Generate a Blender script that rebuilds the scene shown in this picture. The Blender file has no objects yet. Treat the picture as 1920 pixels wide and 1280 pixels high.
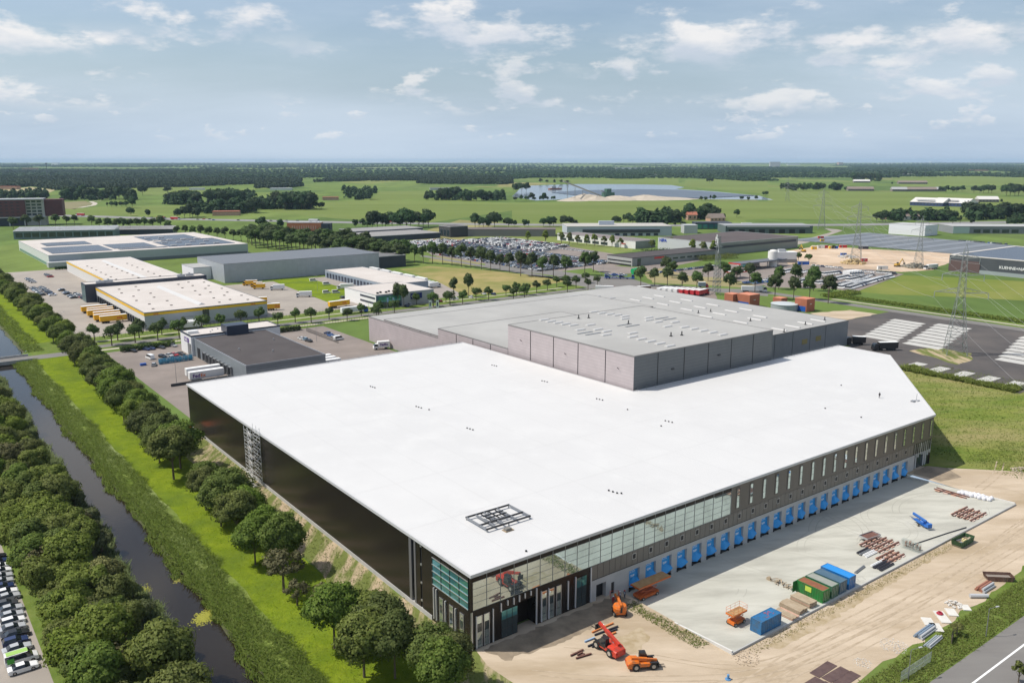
import bpy, math, random
import numpy as np
from mathutils import Vector, Matrix
from mathutils.geometry import tessellate_polygon

sc = bpy.context.scene
col = sc.collection
R = math.radians

# ------------------------------------------------------------------ camera
FPX, YHOR, HCAM = 1600.0, 300.0, 86.0
TILT = math.atan((640 - YHOR) / FPX)
cd = bpy.data.cameras.new('camera'); cam = bpy.data.objects.new('camera', cd); col.objects.link(cam)
cam.location = (0, 0, HCAM); cam.rotation_euler = (math.pi / 2 - TILT, 0, 0)
cd.sensor_width = 36; cd.lens = 36 * FPX / 1920; cd.clip_start = 1; cd.clip_end = 60000
sc.camera = cam

# ------------------------------------------------------------------ sun, sky, exposure
SUN_EL = R(55.7)
sd = bpy.data.lights.new('sun', 'SUN'); so = bpy.data.objects.new('sun', sd); col.objects.link(so)
sd.energy = 4.5; sd.angle = R(0.5); sd.color = (1.0, 0.95, 0.87)
so.rotation_euler = (0, -(math.pi / 2 - SUN_EL), 0)      # from -X, shadows fall towards +X
sc.view_settings.view_transform = 'Standard'; sc.view_settings.look = 'None'
sc.view_settings.exposure = 0.0; sc.view_settings.gamma = 1.0
sc.view_settings.use_curve_mapping = False
SKY_STRENGTH = 0.12
world = bpy.data.worlds.new('World'); sc.world = world; world.use_nodes = True
wt = world.node_tree; wt.nodes.clear()
def WN(t, **k):
    n = wt.nodes.new(t)
    for a, b in k.items(): setattr(n, a, b)
    return n
def wmath(op, a, b=None, clamp=False):
    n = WN('ShaderNodeMath', operation=op, use_clamp=clamp)
    for i, s in enumerate((a, b)):
        if s is None: continue
        if isinstance(s, (int, float)): n.inputs[i].default_value = s
        else: wt.links.new(s, n.inputs[i])
    return n.outputs[0]
def wmix(f, a, b):
    n = WN('ShaderNodeMix', data_type='RGBA')
    for i, s in ((0, f), (6, a), (7, b)):
        if isinstance(s, (int, float)): n.inputs[i].default_value = s
        elif isinstance(s, tuple): n.inputs[i].default_value = s
        else: wt.links.new(s, n.inputs[i])
    return n.outputs[2]
def wnoise(vec, scale, detail=6, rough=.55, lac=2.0):
    n = WN('ShaderNodeTexNoise', noise_dimensions='3D'); n.inputs['Scale'].default_value = scale
    n.inputs['Detail'].default_value = detail; n.inputs['Roughness'].default_value = rough
    n.inputs['Lacunarity'].default_value = lac
    wt.links.new(vec, n.inputs['Vector']); return n.outputs[0]
def wramp(s, lo, hi):
    n = WN('ShaderNodeMapRange', interpolation_type='SMOOTHSTEP', clamp=True)
    wt.links.new(s, n.inputs[0]); n.inputs[1].default_value = lo; n.inputs[2].default_value = hi
    return n.outputs[0]
sky = WN('ShaderNodeTexSky', sky_type='NISHITA', sun_disc=False, sun_elevation=SUN_EL, sun_rotation=R(270),
         altitude=80, air_density=1.0, dust_density=1.6, ozone_density=1.5)
tc = WN('ShaderNodeTexCoord'); sp = WN('ShaderNodeSeparateXYZ'); wt.links.new(tc.outputs['Generated'], sp.inputs[0])
def proj(off, k, sx=1.0):
    zc = wmath('MAXIMUM', sp.outputs[2], 0.0); den = wmath('ADD', zc, off)
    x = wmath('DIVIDE', sp.outputs[0], den); y = wmath('DIVIDE', sp.outputs[1], den)
    cb = WN('ShaderNodeCombineXYZ'); wt.links.new(wmath('MULTIPLY', x, k * sx), cb.inputs[0]); wt.links.new(wmath('MULTIPLY', y, k), cb.inputs[1])
    cb.inputs[2].default_value = 3.7
    return cb.outputs[0]
elev = sp.outputs[2]
SEED_A, SEED_B, SEED_C = 6.2, 1.9, 3.1
# cumulus in three sizes, smaller towards the horizon; a sample a little lower and higher tells bases from tops
def dirnoise(scale, dz, seed, detail, flat=2.6, rough=.58):
    cb = WN('ShaderNodeCombineXYZ')
    wt.links.new(wmath('ADD', sp.outputs[0], seed), cb.inputs[0]); wt.links.new(sp.outputs[1], cb.inputs[1])
    wt.links.new(wmath('MULTIPLY', wmath('ADD', sp.outputs[2], dz), flat), cb.inputs[2])
    return wnoise(cb.outputs[0], scale, detail, rough)
def layer(scale, seed, z0, z1, z2, z3, lo, hi):
    def dens(dz): return wmath('ADD', wmath('MULTIPLY', dirnoise(scale, dz, seed, 7), .75), wmath('MULTIPLY', dirnoise(scale * .28, 0, seed + 3, 2), .35))
    h = .16 / scale; d0, dn, up = dens(0), dens(-h), dens(h)
    m = wmath('MULTIPLY', wramp(d0, lo, hi), wmath('MULTIPLY', wramp(elev, z0, z1), wramp(wmath('MULTIPLY', elev, -1.0), -z3, -z2)))
    l = wmath('ADD', .5, wmath('MULTIPLY', wmath('SUBTRACT', dn, up), 4.5), clamp=True)
    return m, l
LAYERS = [layer(7.5, SEED_A, .085, .12, 2.0, 3.0, .555, .64), layer(13, SEED_B, .045, .065, .10, .14, .565, .645), layer(24, SEED_C, .015, .03, .05, .075, .60, .66)]
# thin high veil
v0 = wnoise(proj(0.2, 1.0, .55), .75, 7, .62); v1 = wnoise(proj(0.2, 1.0), .33, 3, .5)
veil = wmath('MULTIPLY', wramp(wmath('ADD', wmath('MULTIPLY', v0, .55), wmath('MULTIPLY', v1, .55)), .42, .72), .62)
hz = wmath('MULTIPLY', wramp(wmath('MULTIPLY', elev, -1.0), -.14, -.01), .9)
base = wmix(hz, sky.outputs[0], (3.65, 4.75, 6.2, 1))
base = wmix(veil, base, (5.5, 6.35, 7.3, 1))
skyc = base
for (m_, l_), op in zip(LAYERS[::-1], (.45, .62, .85)): skyc = wmix(wmath('MULTIPLY', m_, op), skyc, wmix(l_, (5.2, 5.7, 6.5, 1), (8.0, 7.8, 7.7, 1)))
bg = WN('ShaderNodeBackground'); bg.inputs[1].default_value = SKY_STRENGTH
wt.links.new(skyc, bg.inputs[0]); wo = WN('ShaderNodeOutputWorld'); wt.links.new(bg.outputs[0], wo.inputs[0])

# ------------------------------------------------------------------ frames
# the estate is laid out on one grid: u runs along the loading docks, v along the canal
AN = R(37); CU, SU = math.cos(AN), math.sin(AN); C0 = (-7.263, 138.044)
def W(u, v, z=0.0): return Vector((C0[0] + u * CU - v * SU, C0[1] + u * SU + v * CU, z))
def UV(p):
    dx, dy = p[0] - C0[0], p[1] - C0[1]
    return dx * CU + dy * SU, -dx * SU + dy * CU
def at(px, py, z=0.0):
    """ground point (at height z) seen at a pixel of the 1920 px wide photograph"""
    cx, cy = (px - 960) / FPX, (py - 640) / FPX
    s, c = math.sin(TILT), math.cos(TILT)
    d = (cx, c - cy * s, -s - cy * c); t = (z - HCAM) / d[2]
    return Vector((d[0] * t, d[1] * t, z))
def zq(X0, Y0, k=0.25): return lambda x, y: (X0 + x * k, Y0 + y * k)
rnd = random.Random(7)
ORD = ('first second third fourth fifth sixth seventh eighth ninth tenth eleventh twelfth thirteenth fourteenth fifteenth sixteenth seventeenth '
       'eighteenth nineteenth twentieth').split()
ORD += ['twenty-' + o for o in ORD[:9]] + ['thirtieth'] + ['thirty-' + o for o in ORD[:9]] + ['fortieth'] + ['forty-' + o for o in ORD[:9]]
for tens, nine in (('fiftieth', 'fifty-'), ('sixtieth', 'sixty-'), ('seventieth', 'seventy-'), ('eightieth', 'eighty-'), ('ninetieth', 'ninety-')): ORD += [tens] + [nine + o for o in ORD[:9]]

# ------------------------------------------------------------------ materials
MATS = {}
def M(name, c, c2=None, scale=.5, detail=5, rough=.85, metal=0.0, bump=0.0, bscale=None, c3=None, scale3=.05, lo=.35, hi=.65, spec=.5, coat=0, stretch=None):
    if name in MATS: return MATS[name]
    m = bpy.data.materials.new(name); MATS[name] = m; m.use_nodes = True
    nt = m.node_tree; b = nt.nodes['Principled BSDF']; L = nt.links.new
    b.inputs['Roughness'].default_value = rough; b.inputs['Metallic'].default_value = metal
    b.inputs['Specular IOR Level'].default_value = spec; b.inputs['Coat Weight'].default_value = coat
    c = tuple(c) + (1,); b.inputs['Base Color'].default_value = c
    geo = nt.nodes.new('ShaderNodeNewGeometry'); pos = geo.outputs['Position']
    if stretch:
        mp = nt.nodes.new('ShaderNodeMapping'); mp.inputs['Rotation'].default_value = (0, 0, -stretch[0]); mp.inputs['Scale'].default_value = stretch[1]
        mp.vector_type = 'TEXTURE' if False else 'POINT'
        L(pos, mp.inputs[0]); pos = mp.outputs[0]
    def noise(s, d=5):
        n = nt.nodes.new('ShaderNodeTexNoise'); n.inputs['Scale'].default_value = s; n.inputs['Detail'].default_value = d
        n.inputs['Roughness'].default_value = .6; L(pos, n.inputs['Vector']); return n.outputs[0]
    def mix(f, a, bb, l, h):
        r = nt.nodes.new('ShaderNodeMapRange'); r.inputs[1].default_value = l; r.inputs[2].default_value = h; r.clamp = True; L(f, r.inputs[0])
        x = nt.nodes.new('ShaderNodeMix'); x.data_type = 'RGBA'; L(r.outputs[0], x.inputs[0])
        for i, s in ((6, a), (7, bb)):
            if isinstance(s, tuple): x.inputs[i].default_value = s
            else: L(s, x.inputs[i])
        return x.outputs[2]
    out = None
    if c2: out = mix(noise(scale, detail), c, tuple(c2) + (1,), lo, hi)
    if c3: out = mix(noise(scale3, 4), out or c, tuple(c3) + (1,), .45, .7)
    if out: L(out, b.inputs['Base Color'])
    if bump:
        bm = nt.nodes.new('ShaderNodeBump'); bm.inputs['Strength'].default_value = bump; bm.inputs['Distance'].default_value = .3
        L(noise(bscale or scale * 3, 6), bm.inputs['Height']); L(bm.outputs[0], b.inputs['Normal'])
    return m
def obj_colour(name, rough=.35, coat=.4, metal=0.0):
    """paint that takes each object's own colour"""
    if name in MATS: return MATS[name]
    m = M(name, (.5, .5, .5), rough=rough, coat=coat, metal=metal); nt = m.node_tree
    oi = nt.nodes.new('ShaderNodeObjectInfo'); nt.links.new(oi.outputs['Color'], nt.nodes['Principled BSDF'].inputs['Base Color'])
    return m
def leaf_mat(name, c, c2, trans=.3, vary=True):
    if name in MATS: return MATS[name]
    m = bpy.data.materials.new(name); MATS[name] = m; m.use_nodes = True; nt = m.node_tree; L = nt.links.new
    b = nt.nodes['Principled BSDF']; b.inputs['Roughness'].default_value = .6; b.inputs['Specular IOR Level'].default_value = .08
    g = nt.nodes.new('ShaderNodeNewGeometry'); oi = nt.nodes.new('ShaderNodeObjectInfo')
    x = nt.nodes.new('ShaderNodeMix'); x.data_type = 'RGBA'; x.inputs[6].default_value = c + (1,); x.inputs[7].default_value = c2 + (1,)
    L(g.outputs['Random Per Island'], x.inputs[0])
    h = nt.nodes.new('ShaderNodeHueSaturation'); L(x.outputs[2], h.inputs['Color'])
    for sock, lo, hi in (('Hue', .488, .512), ('Saturation', .84, 1.08), ('Value', .70, 1.16)):
        r = nt.nodes.new('ShaderNodeMapRange'); r.inputs[3].default_value = lo; r.inputs[4].default_value = hi
        if vary: L(oi.outputs['Random'], r.inputs[0]); L(r.outputs[0], h.inputs[sock])
    L(h.outputs[0], b.inputs['Base Color'])
    t = nt.nodes.new('ShaderNodeBsdfTranslucent'); L(h.outputs[0], t.inputs[0])
    ms = nt.nodes.new('ShaderNodeMixShader'); ms.inputs[0].default_value = trans
    L(b.outputs[0], ms.inputs[1]); L(t.outputs[0], ms.inputs[2]); L(ms.outputs[0], nt.nodes['Material Output'].inputs[0])
    return m
def lined(name, c, cl, period, width=.08, axis='u', rough=.5, metal=0, bumpd=.02):
    """cladding or sheeting with joints every `period` metres along a grid axis or z"""
    if name in MATS: return MATS[name]
    m = M(name, c, rough=rough, metal=metal); nt = m.node_tree; L = nt.links.new; b = nt.nodes['Principled BSDF']
    g = nt.nodes.new('ShaderNodeNewGeometry'); dt = nt.nodes.new('ShaderNodeVectorMath'); dt.operation = 'DOT_PRODUCT'
    dt.inputs[1].default_value = {'u': (CU, SU, 0), 'v': (-SU, CU, 0), 'z': (0, 0, 1)}[axis]; L(g.outputs['Position'], dt.inputs[0])
    def mt(op, a, v):
        n = nt.nodes.new('ShaderNodeMath'); n.operation = op; L(a, n.inputs[0]); n.inputs[1].default_value = v; return n.outputs[0]
    f = mt('FRACT', mt('DIVIDE', dt.outputs['Value'], period), 0); k = mt('LESS_THAN', f, width)
    n = nt.nodes.new('ShaderNodeTexNoise'); n.inputs['Scale'].default_value = .35; L(g.outputs['Position'], n.inputs['Vector'])
    x0 = nt.nodes.new('ShaderNodeMix'); x0.data_type = 'RGBA'; L(n.outputs[0], x0.inputs[0])
    x0.inputs[6].default_value = tuple(q * .85 for q in c) + (1,); x0.inputs[7].default_value = tuple(min(1, q * 1.12) for q in c) + (1,)
    x = nt.nodes.new('ShaderNodeMix'); x.data_type = 'RGBA'; L(k, x.inputs[0]); L(x0.outputs[2], x.inputs[6]); x.inputs[7].default_value = tuple(cl) + (1,)
    L(x.outputs[2], b.inputs['Base Color'])
    bm = nt.nodes.new('ShaderNodeBump'); bm.inputs['Strength'].default_value = .6; bm.inputs['Distance'].default_value = bumpd; bm.invert = True
    L(k, bm.inputs['Height']); L(bm.outputs[0], b.inputs['Normal'])
    return m

# ------------------------------------------------------------------ mesh building
class MB:
    def __init__(s): s.v = []; s.f = []; s.m = []
    def add(s, vs, fs, mi=0):
        o = len(s.v); s.v += [tuple(p) for p in vs]
        for f in fs: s.f.append(tuple(i + o for i in f)); s.m.append(mi)
        return s
    def box(s, x0, y0, z0, x1, y1, z1, mi=0, rz=0, c=None):
        vs = [(x, y, z) for z in (z0, z1) for x, y in ((x0, y0), (x1, y0), (x1, y1), (x0, y1))]
        if rz:
            cx, cy = c or ((x0 + x1) / 2, (y0 + y1) / 2); a, b = math.cos(rz), math.sin(rz)
            vs = [(cx + (x - cx) * a - (y - cy) * b, cy + (x - cx) * b + (y - cy) * a, z) for x, y, z in vs]
        return s.add(vs, [(3, 2, 1, 0), (4, 5, 6, 7), (0, 1, 5, 4), (1, 2, 6, 5), (2, 3, 7, 6), (3, 0, 4, 7)], mi)
    def quad(s, a, b, c, d, mi=0): return s.add([a, b, c, d], [(0, 1, 2, 3)], mi)
    def prism(s, poly, z0, z1, mi=0, mtop=None, bottom=True, top=True):
        n = len(poly); vs = [(x, y, z0) for x, y in poly] + [(x, y, z1) for x, y in poly]
        s.add(vs, [(i, (i + 1) % n, n + (i + 1) % n, n + i) for i in range(n)], mi)
        tri = [t for t in tessellate_polygon([[Vector((x, y, 0)) for x, y in poly]])]
        def up(t):
            a, b, c = (poly[i] for i in t); return (b[0] - a[0]) * (c[1] - a[1]) - (b[1] - a[1]) * (c[0] - a[0]) > 0
        tri = [t if up(t) else (t[0], t[2], t[1]) for t in tri]
        if top: s.add([(x, y, z1) for x, y in poly], tri, mi if mtop is None else mtop)
        if bottom: s.add([(x, y, z0) for x, y in poly], [(a, c, b) for a, b, c in tri], mi)
        return s
    def rod(s, p, q, r, r2=None, n=6, mi=0, cap=True):
        p, q = Vector(p), Vector(q); d = (q - p)
        if d.length < 1e-6: return s
        d.normalize(); a = d.orthogonal().normalized(); b = d.cross(a); r2 = r if r2 is None else r2
        vs = []
        for i in range(n):
            t = 2 * math.pi * (i + .5) / n; o = a * math.cos(t) + b * math.sin(t); vs.append(p + o * r); vs.append(q + o * r2)
        fs = [(2 * i, 2 * ((i + 1) % n), 2 * ((i + 1) % n) + 1, 2 * i + 1) for i in range(n)]
        if cap: fs += [tuple(2 * i for i in reversed(range(n))), tuple(2 * i + 1 for i in range(n))]
        return s.add(vs, fs, mi)
    def lathe(s, prof, n=12, mi=0, c=(0, 0)):
        vs = []
        for r, z in prof:
            for i in range(n):
                t = 2 * math.pi * i / n; vs.append((c[0] + r * math.cos(t), c[1] + r * math.sin(t), z))
        fs = [(k * n + i, k * n + (i + 1) % n, (k + 1) * n + (i + 1) % n, (k + 1) * n + i) for k in range(len(prof) - 1) for i in range(n)]
        fs.append(tuple((len(prof) - 1) * n + i for i in range(n)))
        return s.add(vs, fs, mi)
    def tube(s, pts, r, n=4, mi=0):
        for a, b in zip(pts, pts[1:]): s.rod(a, b, r, n=n, mi=mi, cap=False)
        return s
    def mesh(s, name, mats):
        me = bpy.data.meshes.new(name); me.from_pydata(s.v, [], s.f)
        for m in mats: me.materials.append(m)
        if len(mats) > 1: me.polygons.foreach_set('material_index', s.m)
        me.update(); return me
    def obj(s, name, mats, parent=None, loc=None, rz=0.0, **k):
        if not isinstance(mats, (list, tuple)): mats = [mats]
        return ob(name, s.mesh(name, mats), parent, loc, rz, **k)
def ob(name, data, parent=None, loc=None, rz=0.0, label=None, cat=None, group=None, kind=None):
    o = bpy.data.objects.new(name, data); col.objects.link(o)
    if loc is not None: o.location = loc
    if rz: o.rotation_euler = (0, 0, rz)
    if parent: o.parent = parent
    return tag(o, label, cat, group, kind)
def tag(o, label=None, cat=None, group=None, kind=None):
    if label: o['label'] = label
    if cat: o['category'] = cat
    if group: o['group'] = group
    if kind: o['kind'] = kind
    return o
def thing(name, label, cat, loc, rz=AN, group=None): return ob(name, None, None, loc, rz, label, cat, group)
def copy_tree(o, parent=None):
    c = o.copy(); col.objects.link(c); c.parent = parent
    for ch in o.children: copy_tree(ch, c)
    return c
FONT = {}
def lettering(parent, text, loc, rot, size, m, name='lettering', depth=.03):
    if (text, size) not in FONT:
        cu = bpy.data.curves.new('lettering', 'FONT'); cu.body = text; cu.size = size; cu.extrude = depth; cu.offset = size * .018
        t = bpy.data.objects.new('lettering', cu); FONT[(text, size)] = bpy.data.meshes.new_from_object(t); bpy.data.objects.remove(t)
        FONT[(text, size)].materials.clear(); FONT[(text, size)].materials.append(m)
    o = ob(name, FONT[(text, size)], parent); o.location = loc; o.rotation_euler = rot; return o
FACE_S, FACE_W = (math.pi / 2, 0, 0), (math.pi / 2, 0, -math.pi / 2)
# ------------------------------------------------------------------ ground
def sheet(name, loops, z, m, parent=None, kind='structure', label=None):
    """flat sheet from outer loop + holes (world x, y)"""
    loops = [[Vector((p[0], p[1], 0)) for p in lp] for lp in loops]
    pts = [p for lp in loops for p in lp]; tris = tessellate_polygon(loops)
    fs = []
    for a, b, c in tris:
        A, B, Cc = pts[a], pts[b], pts[c]
        fs.append((a, b, c) if (B - A).cross(Cc - A).z > 0 else (a, c, b))
    me = bpy.data.meshes.new(name); me.from_pydata([(p.x, p.y, z) for p in pts], [], fs); me.materials.append(m)
    return ob(name, me, parent, kind=kind, label=label)
def uvl(*pts): return [W(u, v) for u, v in pts]
def rect(u0, v0, u1, v1): return uvl((u0, v0), (u1, v0), (u1, v1), (u0, v1))
def wob(loop, step=6.0, amp=.6, seed=1):
    r = random.Random(seed); out = []
    for i, p in enumerate(loop):
        q = loop[(i + 1) % len(loop)]; n = max(1, int((q - p).length / step))
        for k in range(n):
            c = p.lerp(q, k / n); j = amp if k else 0
            out.append(Vector((c.x + r.uniform(-j, j), c.y + r.uniform(-j, j), 0)))
    return out
def pxl(f, *pts): return [at(*f(x, y)) for x, y in pts]
ID = lambda x, y: (x, y)
Z1, Z2, Z3, Z4 = zq(0, 270), zq(480, 270), zq(960, 270), zq(1440, 270)
Z5, Z6, Z7, Z8 = zq(0, 540), zq(480, 500), zq(960, 500), zq(1440, 540)
N4, N6, N5 = zq(760, 960), zq(1440, 960), zq(1100, 860)

def field_mat():
    m = M('polder grassland', (.10, .17, .035)); nt = m.node_tree; L = nt.links.new; b = nt.nodes['Principled BSDF']; b.inputs['Roughness'].default_value = .95
    b.inputs['Specular IOR Level'].default_value = .1
    g = nt.nodes.new('ShaderNodeNewGeometry'); mp = nt.nodes.new('ShaderNodeMapping'); mp.inputs['Rotation'].default_value = (0, 0, .35); mp.inputs['Scale'].default_value = (1, .42, 1)
    L(g.outputs['Position'], mp.inputs[0])
    vo = nt.nodes.new('ShaderNodeTexVoronoi'); vo.distance = 'CHEBYCHEV'; vo.inputs['Scale'].default_value = .0052; vo.inputs['Randomness'].default_value = .75; L(mp.outputs[0], vo.inputs['Vector'])
    sp_ = nt.nodes.new('ShaderNodeSeparateColor'); L(vo.outputs['Color'], sp_.inputs[0])
    rp = nt.nodes.new('ShaderNodeValToRGB'); L(sp_.outputs[0], rp.inputs[0]); rp.color_ramp.interpolation = 'LINEAR'
    e = rp.color_ramp.elements; e[0].position = 0; e[0].color = (.085, .135, .036, 1); e[1].position = 1; e[1].color = (.17, .20, .06, 1)
    for p, c in ((.3, (.11, .165, .04, 1)), (.6, (.135, .19, .045, 1)), (.85, (.15, .20, .05, 1)), (.93, (.26, .23, .10, 1)), (.97, (.09, .15, .035, 1))):
        x = e.new(p); x.color = c
    n = nt.nodes.new('ShaderNodeTexNoise'); n.inputs['Scale'].default_value = .02; n.inputs['Detail'].default_value = 8; n.inputs['Roughness'].default_value = .65; L(mp.outputs[0], n.inputs['Vector'])
    r2 = nt.nodes.new('ShaderNodeMapRange'); r2.inputs[1].default_value = .3; r2.inputs[2].default_value = .7; r2.inputs[3].default_value = .72; r2.inputs[4].default_value = 1.25; L(n.outputs[0], r2.inputs[0])
    mx = nt.nodes.new('ShaderNodeMix'); mx.data_type = 'RGBA'; mx.blend_type = 'MULTIPLY'; mx.inputs[0].default_value = 1; L(rp.outputs[0], mx.inputs[6]); L(r2.outputs[0], mx.inputs[7])
    L(mx.outputs[2], b.inputs['Base Color']); return m
FIELD = field_mat()
LAWN = M('mown grass', (.135, .195, .012), (.195, .25, .018), .35, 9, rough=.95, bump=.7, bscale=2.0, c3=(.105, .155, .02), scale3=.07, spec=.05)
MEADOW = M('weedy meadow', (.11, .165, .025), (.20, .225, .05), .13, 9, rough=.95, bump=.7, bscale=1.2, c3=(.27, .24, .10), scale3=.045, spec=.1, stretch=(AN, (.45, 1.3, 1)))
VERGE = M('rough verge grass', (.10, .155, .025), (.16, .20, .05), .25, 8, rough=.95, bump=.5, bscale=2, spec=.1)
DRY = M('dry mown field', (.24, .22, .075), (.34, .27, .12), .05, 8, rough=.95, c3=(.16, .19, .05), scale3=.018, spec=.1)
SAND = M('building sand', (.43, .345, .25), (.54, .445, .335), .16, 9, rough=.95, bump=.45, bscale=1.2, c3=(.36, .28, .185), scale3=.11, spec=.1, stretch=(AN, (.3, 1.1, 1)))
TRACKSAND = M('sand track with weeds', (.42, .33, .22), (.14, .165, .045), .22, 9, rough=.95, bump=.4, lo=.42, hi=.54, spec=.1, stretch=(AN, (1.6, .25, 1)))
PAVE = M('concrete block paving', (.30, .265, .225), (.345, .305, .26), .09, 8, rough=.9, c3=(.26, .23, .20), scale3=.03)
PAVED = M('grey-brown block paving', (.215, .18, .155), (.25, .21, .185), .12, 8, rough=.9, c3=(.19, .16, .14), scale3=.04)
ROAD = M('worn asphalt road', (.155, .145, .135), (.195, .185, .17), .2, 8, rough=.9, stretch=(AN, (.2, 1, 1)))
ASPH = M('dark asphalt', (.065, .058, .055), (.085, .075, .07), .1, 8, rough=.9, c3=(.11, .095, .085), scale3=.03)
PATH = M('pale concrete path', (.42, .37, .30), (.48, .43, .36), .3, 6)
CONC = M('yard concrete', (.43, .42, .36), (.52, .51, .445), .07, 9, rough=.75, c3=(.36, .35, .30), scale3=.19, bump=.05, bscale=.5, stretch=(AN, (.35, 1.2, 1)))
CONCW = M('precast concrete', (.40, .395, .38), (.46, .455, .44), .3, 7, rough=.85)
WHITE = M('white paint', (.78, .78, .76), rough=.5)
MUD = M('damp mud', (.20, .16, .115), (.33, .265, .19), .3, 9, rough=.8, spec=.2)

YARD = (36.6, -28.8, 147.6, 0.0)
canal_hole = uvl((-46, -70), (-30.4, -70), (-30.4, 314), (-25, 326), (-25, 760), (-46, 760))
yard_hole = rect(*YARD)
big = [Vector((-22000, -300, 0)), Vector((22000, -300, 0)), Vector((22000, 27000, 0)), Vector((-22000, 27000, 0))]
sheet('ground', [big, canal_hole, yard_hole], 0, FIELD)
# canal
wm = M('canal water', (.020, .015, .010), rough=.05, spec=.28); nt = wm.node_tree
bp = nt.nodes.new('ShaderNodeBump'); nz = nt.nodes.new('ShaderNodeTexNoise'); nz.inputs['Scale'].default_value = 1.6; nz.inputs['Detail'].default_value = 4
gg = nt.nodes.new('ShaderNodeNewGeometry'); nt.links.new(gg.outputs['Position'], nz.inputs['Vector']); bp.inputs['Strength'].default_value = .10; bp.inputs['Distance'].default_value = .12
nt.links.new(nz.outputs[0], bp.inputs['Height']); nt.links.new(bp.outputs[0], nt.nodes['Principled BSDF'].inputs['Normal'])
WATER = wm
sheet('canal_water', [uvl((-45.6, -70), (-30.8, -70), (-30.8, 314), (-25.4, 326), (-25.4, 760), (-45.6, 760))], -1.0, WATER)
mb = MB(); r = random.Random(3); nb = 120
for side, ue, ui in ((1, -30.4, -32.6), (-1, -46, -42.5)):
    pr = None
    for k in range(nb + 1):
        v = -70 + 830 * k / nb; j = r.uniform(-.7, .7); sh_ = (5.4 * min(1, max(0, (v - 314) / 12))) if side > 0 else 0
        c = (W(ue + sh_, v, 0), W((ue + ui) / 2 + j * .5 + sh_, v, -.45), W(ui + j + sh_, v, -1.25))
        if pr:
            for i in (0, 1):
                q = (pr[i], pr[i + 1], c[i + 1], c[i]); mb.quad(*(q if side < 0 else q[::-1]))
        pr = c
mb.obj('canal_bank', M('wet bank earth', (.05, .045, .025), (.07, .09, .02), .4, 6), kind='structure')
# lawns, tracks and plots
sheet('lawn', [rect(-30.4, -45, -9, 305)], .012, LAWN)
sheet('lawn', [rect(-25, 326, -8, 760)], .012, LAWN)
sheet('reed_bed', [wob(uvl((-30.4, -45), (-24.9, -45), (-24.9, 305), (-30.4, 305)), 6, .5, 77)], .02, M('reed bed', (.11, .165, .022), (.21, .25, .065), .22, 8, rough=.95, bump=.6, spec=.1, c3=(.23, .27, .11), scale3=.035))
sheet('left_bank_grass', [rect(-61.5, -45, -46, 303)], .012, VERGE)
sheet('sand_track', [wob(rect(-9.6, -14, .4, 166), 8, .9, 4)], .018, TRACKSAND)
sheet('building_sand', [wob(uvl((-9, -47), (178, -47), (188, -37), (171, -15), (161, -5), (156, 1), (0, 1), (-9, -9)), 7, 1.0, 5), yard_hole], .016, SAND)
sheet('mud_patch', [wob(uvl((2, -1), (35, -1), (36, -4), (28, -7.5), (14, -7.5), (3, -6)), 1.0, .5, 6)], .024, MUD)
sheet('mud_patch', [wob(uvl((149, -1.5), (158, -.5), (161, -5), (157, -11), (149, -9)), 3, 1, 8)], .024, MUD)
STAIN = M('damp sand stain', (.33, .255, .145), (.43, .345, .235), .45, 9, rough=.9, lo=.4, hi=.6)
sheet('damp_patch', [wob(uvl((19, -17), (23.5, -18.5), (29, -16), (30.5, -12.5), (26, -13), (22.5, -12)), 1.3, .6, 9)], .024, STAIN)
sheet('damp_patch', [wob(uvl((41, -30.5), (80, -29.6), (112, -29.6), (112, -30.9), (90, -31.8), (66, -32.6), (46, -33)), 1.2, .5, 10)], .024, STAIN)
sheet('meadow', [wob(uvl((157, .6), (161.5, -5), (171.5, -15), (188.5, -37), (196, -46), (300, -46), (290, 24), (268, 20), (262, 66), (224, 68)), 8, 1.2, 11)], .02, MEADOW)
sheet('roadside_verge', [wob(uvl((30, -54), (320, -54), (320, -48), (168, -47.5), (120, -45.5), (80, -47), (62, -46.5), (45, -48.5)), 3, 1.1, 12)], .03, VERGE)
sheet('road', [rect(-60, -68, 320, -54.2)], .034, ROAD)
sheet('road_marking', [rect(-60, -58.85, 320, -58.5)], .04, WHITE)
sheet('depot_yard', [rect(3, 165.5, 110, 300)], .02, PAVED)
sheet('car_park', [rect(-140, -60, -61.5, 140)], .02, PAVE)
sheet('street_verge', [rect(-24.5, 304, 345, 342)], .024, VERGE)
sheet('street', [rect(-120, 304.5, -49.5, 313.5)], .03, ROAD)
sheet('street', [rect(-26.5, 304.5, 0, 313.5)], .036, ROAD)
sheet('street', [rect(0, 313, 350, 320)], .03, ROAD)
sheet('cycle_path', [rect(0, 306.2, 350, 308.8)], .03, PATH)
sheet('cycle_path', [rect(0, 328.5, 300, 330.3)], .03, PATH)
sheet('freight_yard', [rect(-4, 336, 152, 480)], .02, PAVE)
sheet('freight_yard', [rect(-4, 480, 110, 652)], .02, PAVE)
sheet('parcel_yard', [rect(152, 338, 246, 480)], .022, M('parcel yard paving', (.27, .235, .205), (.31, .27, .235), .1, 8))
sheet('lawn_strip', [pxl(Z2, (110, 1022), (380, 1005), (760, 1105), (560, 1195))], .05, LAWN)
sheet('dry_field', [pxl(Z2, (1075, 940), (1300, 915), (1700, 945), (2400, 1020), (2110, 1065), (1920, 1110), (1560, 1135), (1350, 1025))], .03, DRY)
sheet('avenue', [uvl((324, 336), (332, 336), (332, 560), (324, 560))], .03, ROAD)
sheet('avenue', [uvl((316, 300), (350, 300), (400, 246), (400, -50), (391, -50), (391, 240), (350, 285), (345, 345), (316, 345))], .032, ROAD)
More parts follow.
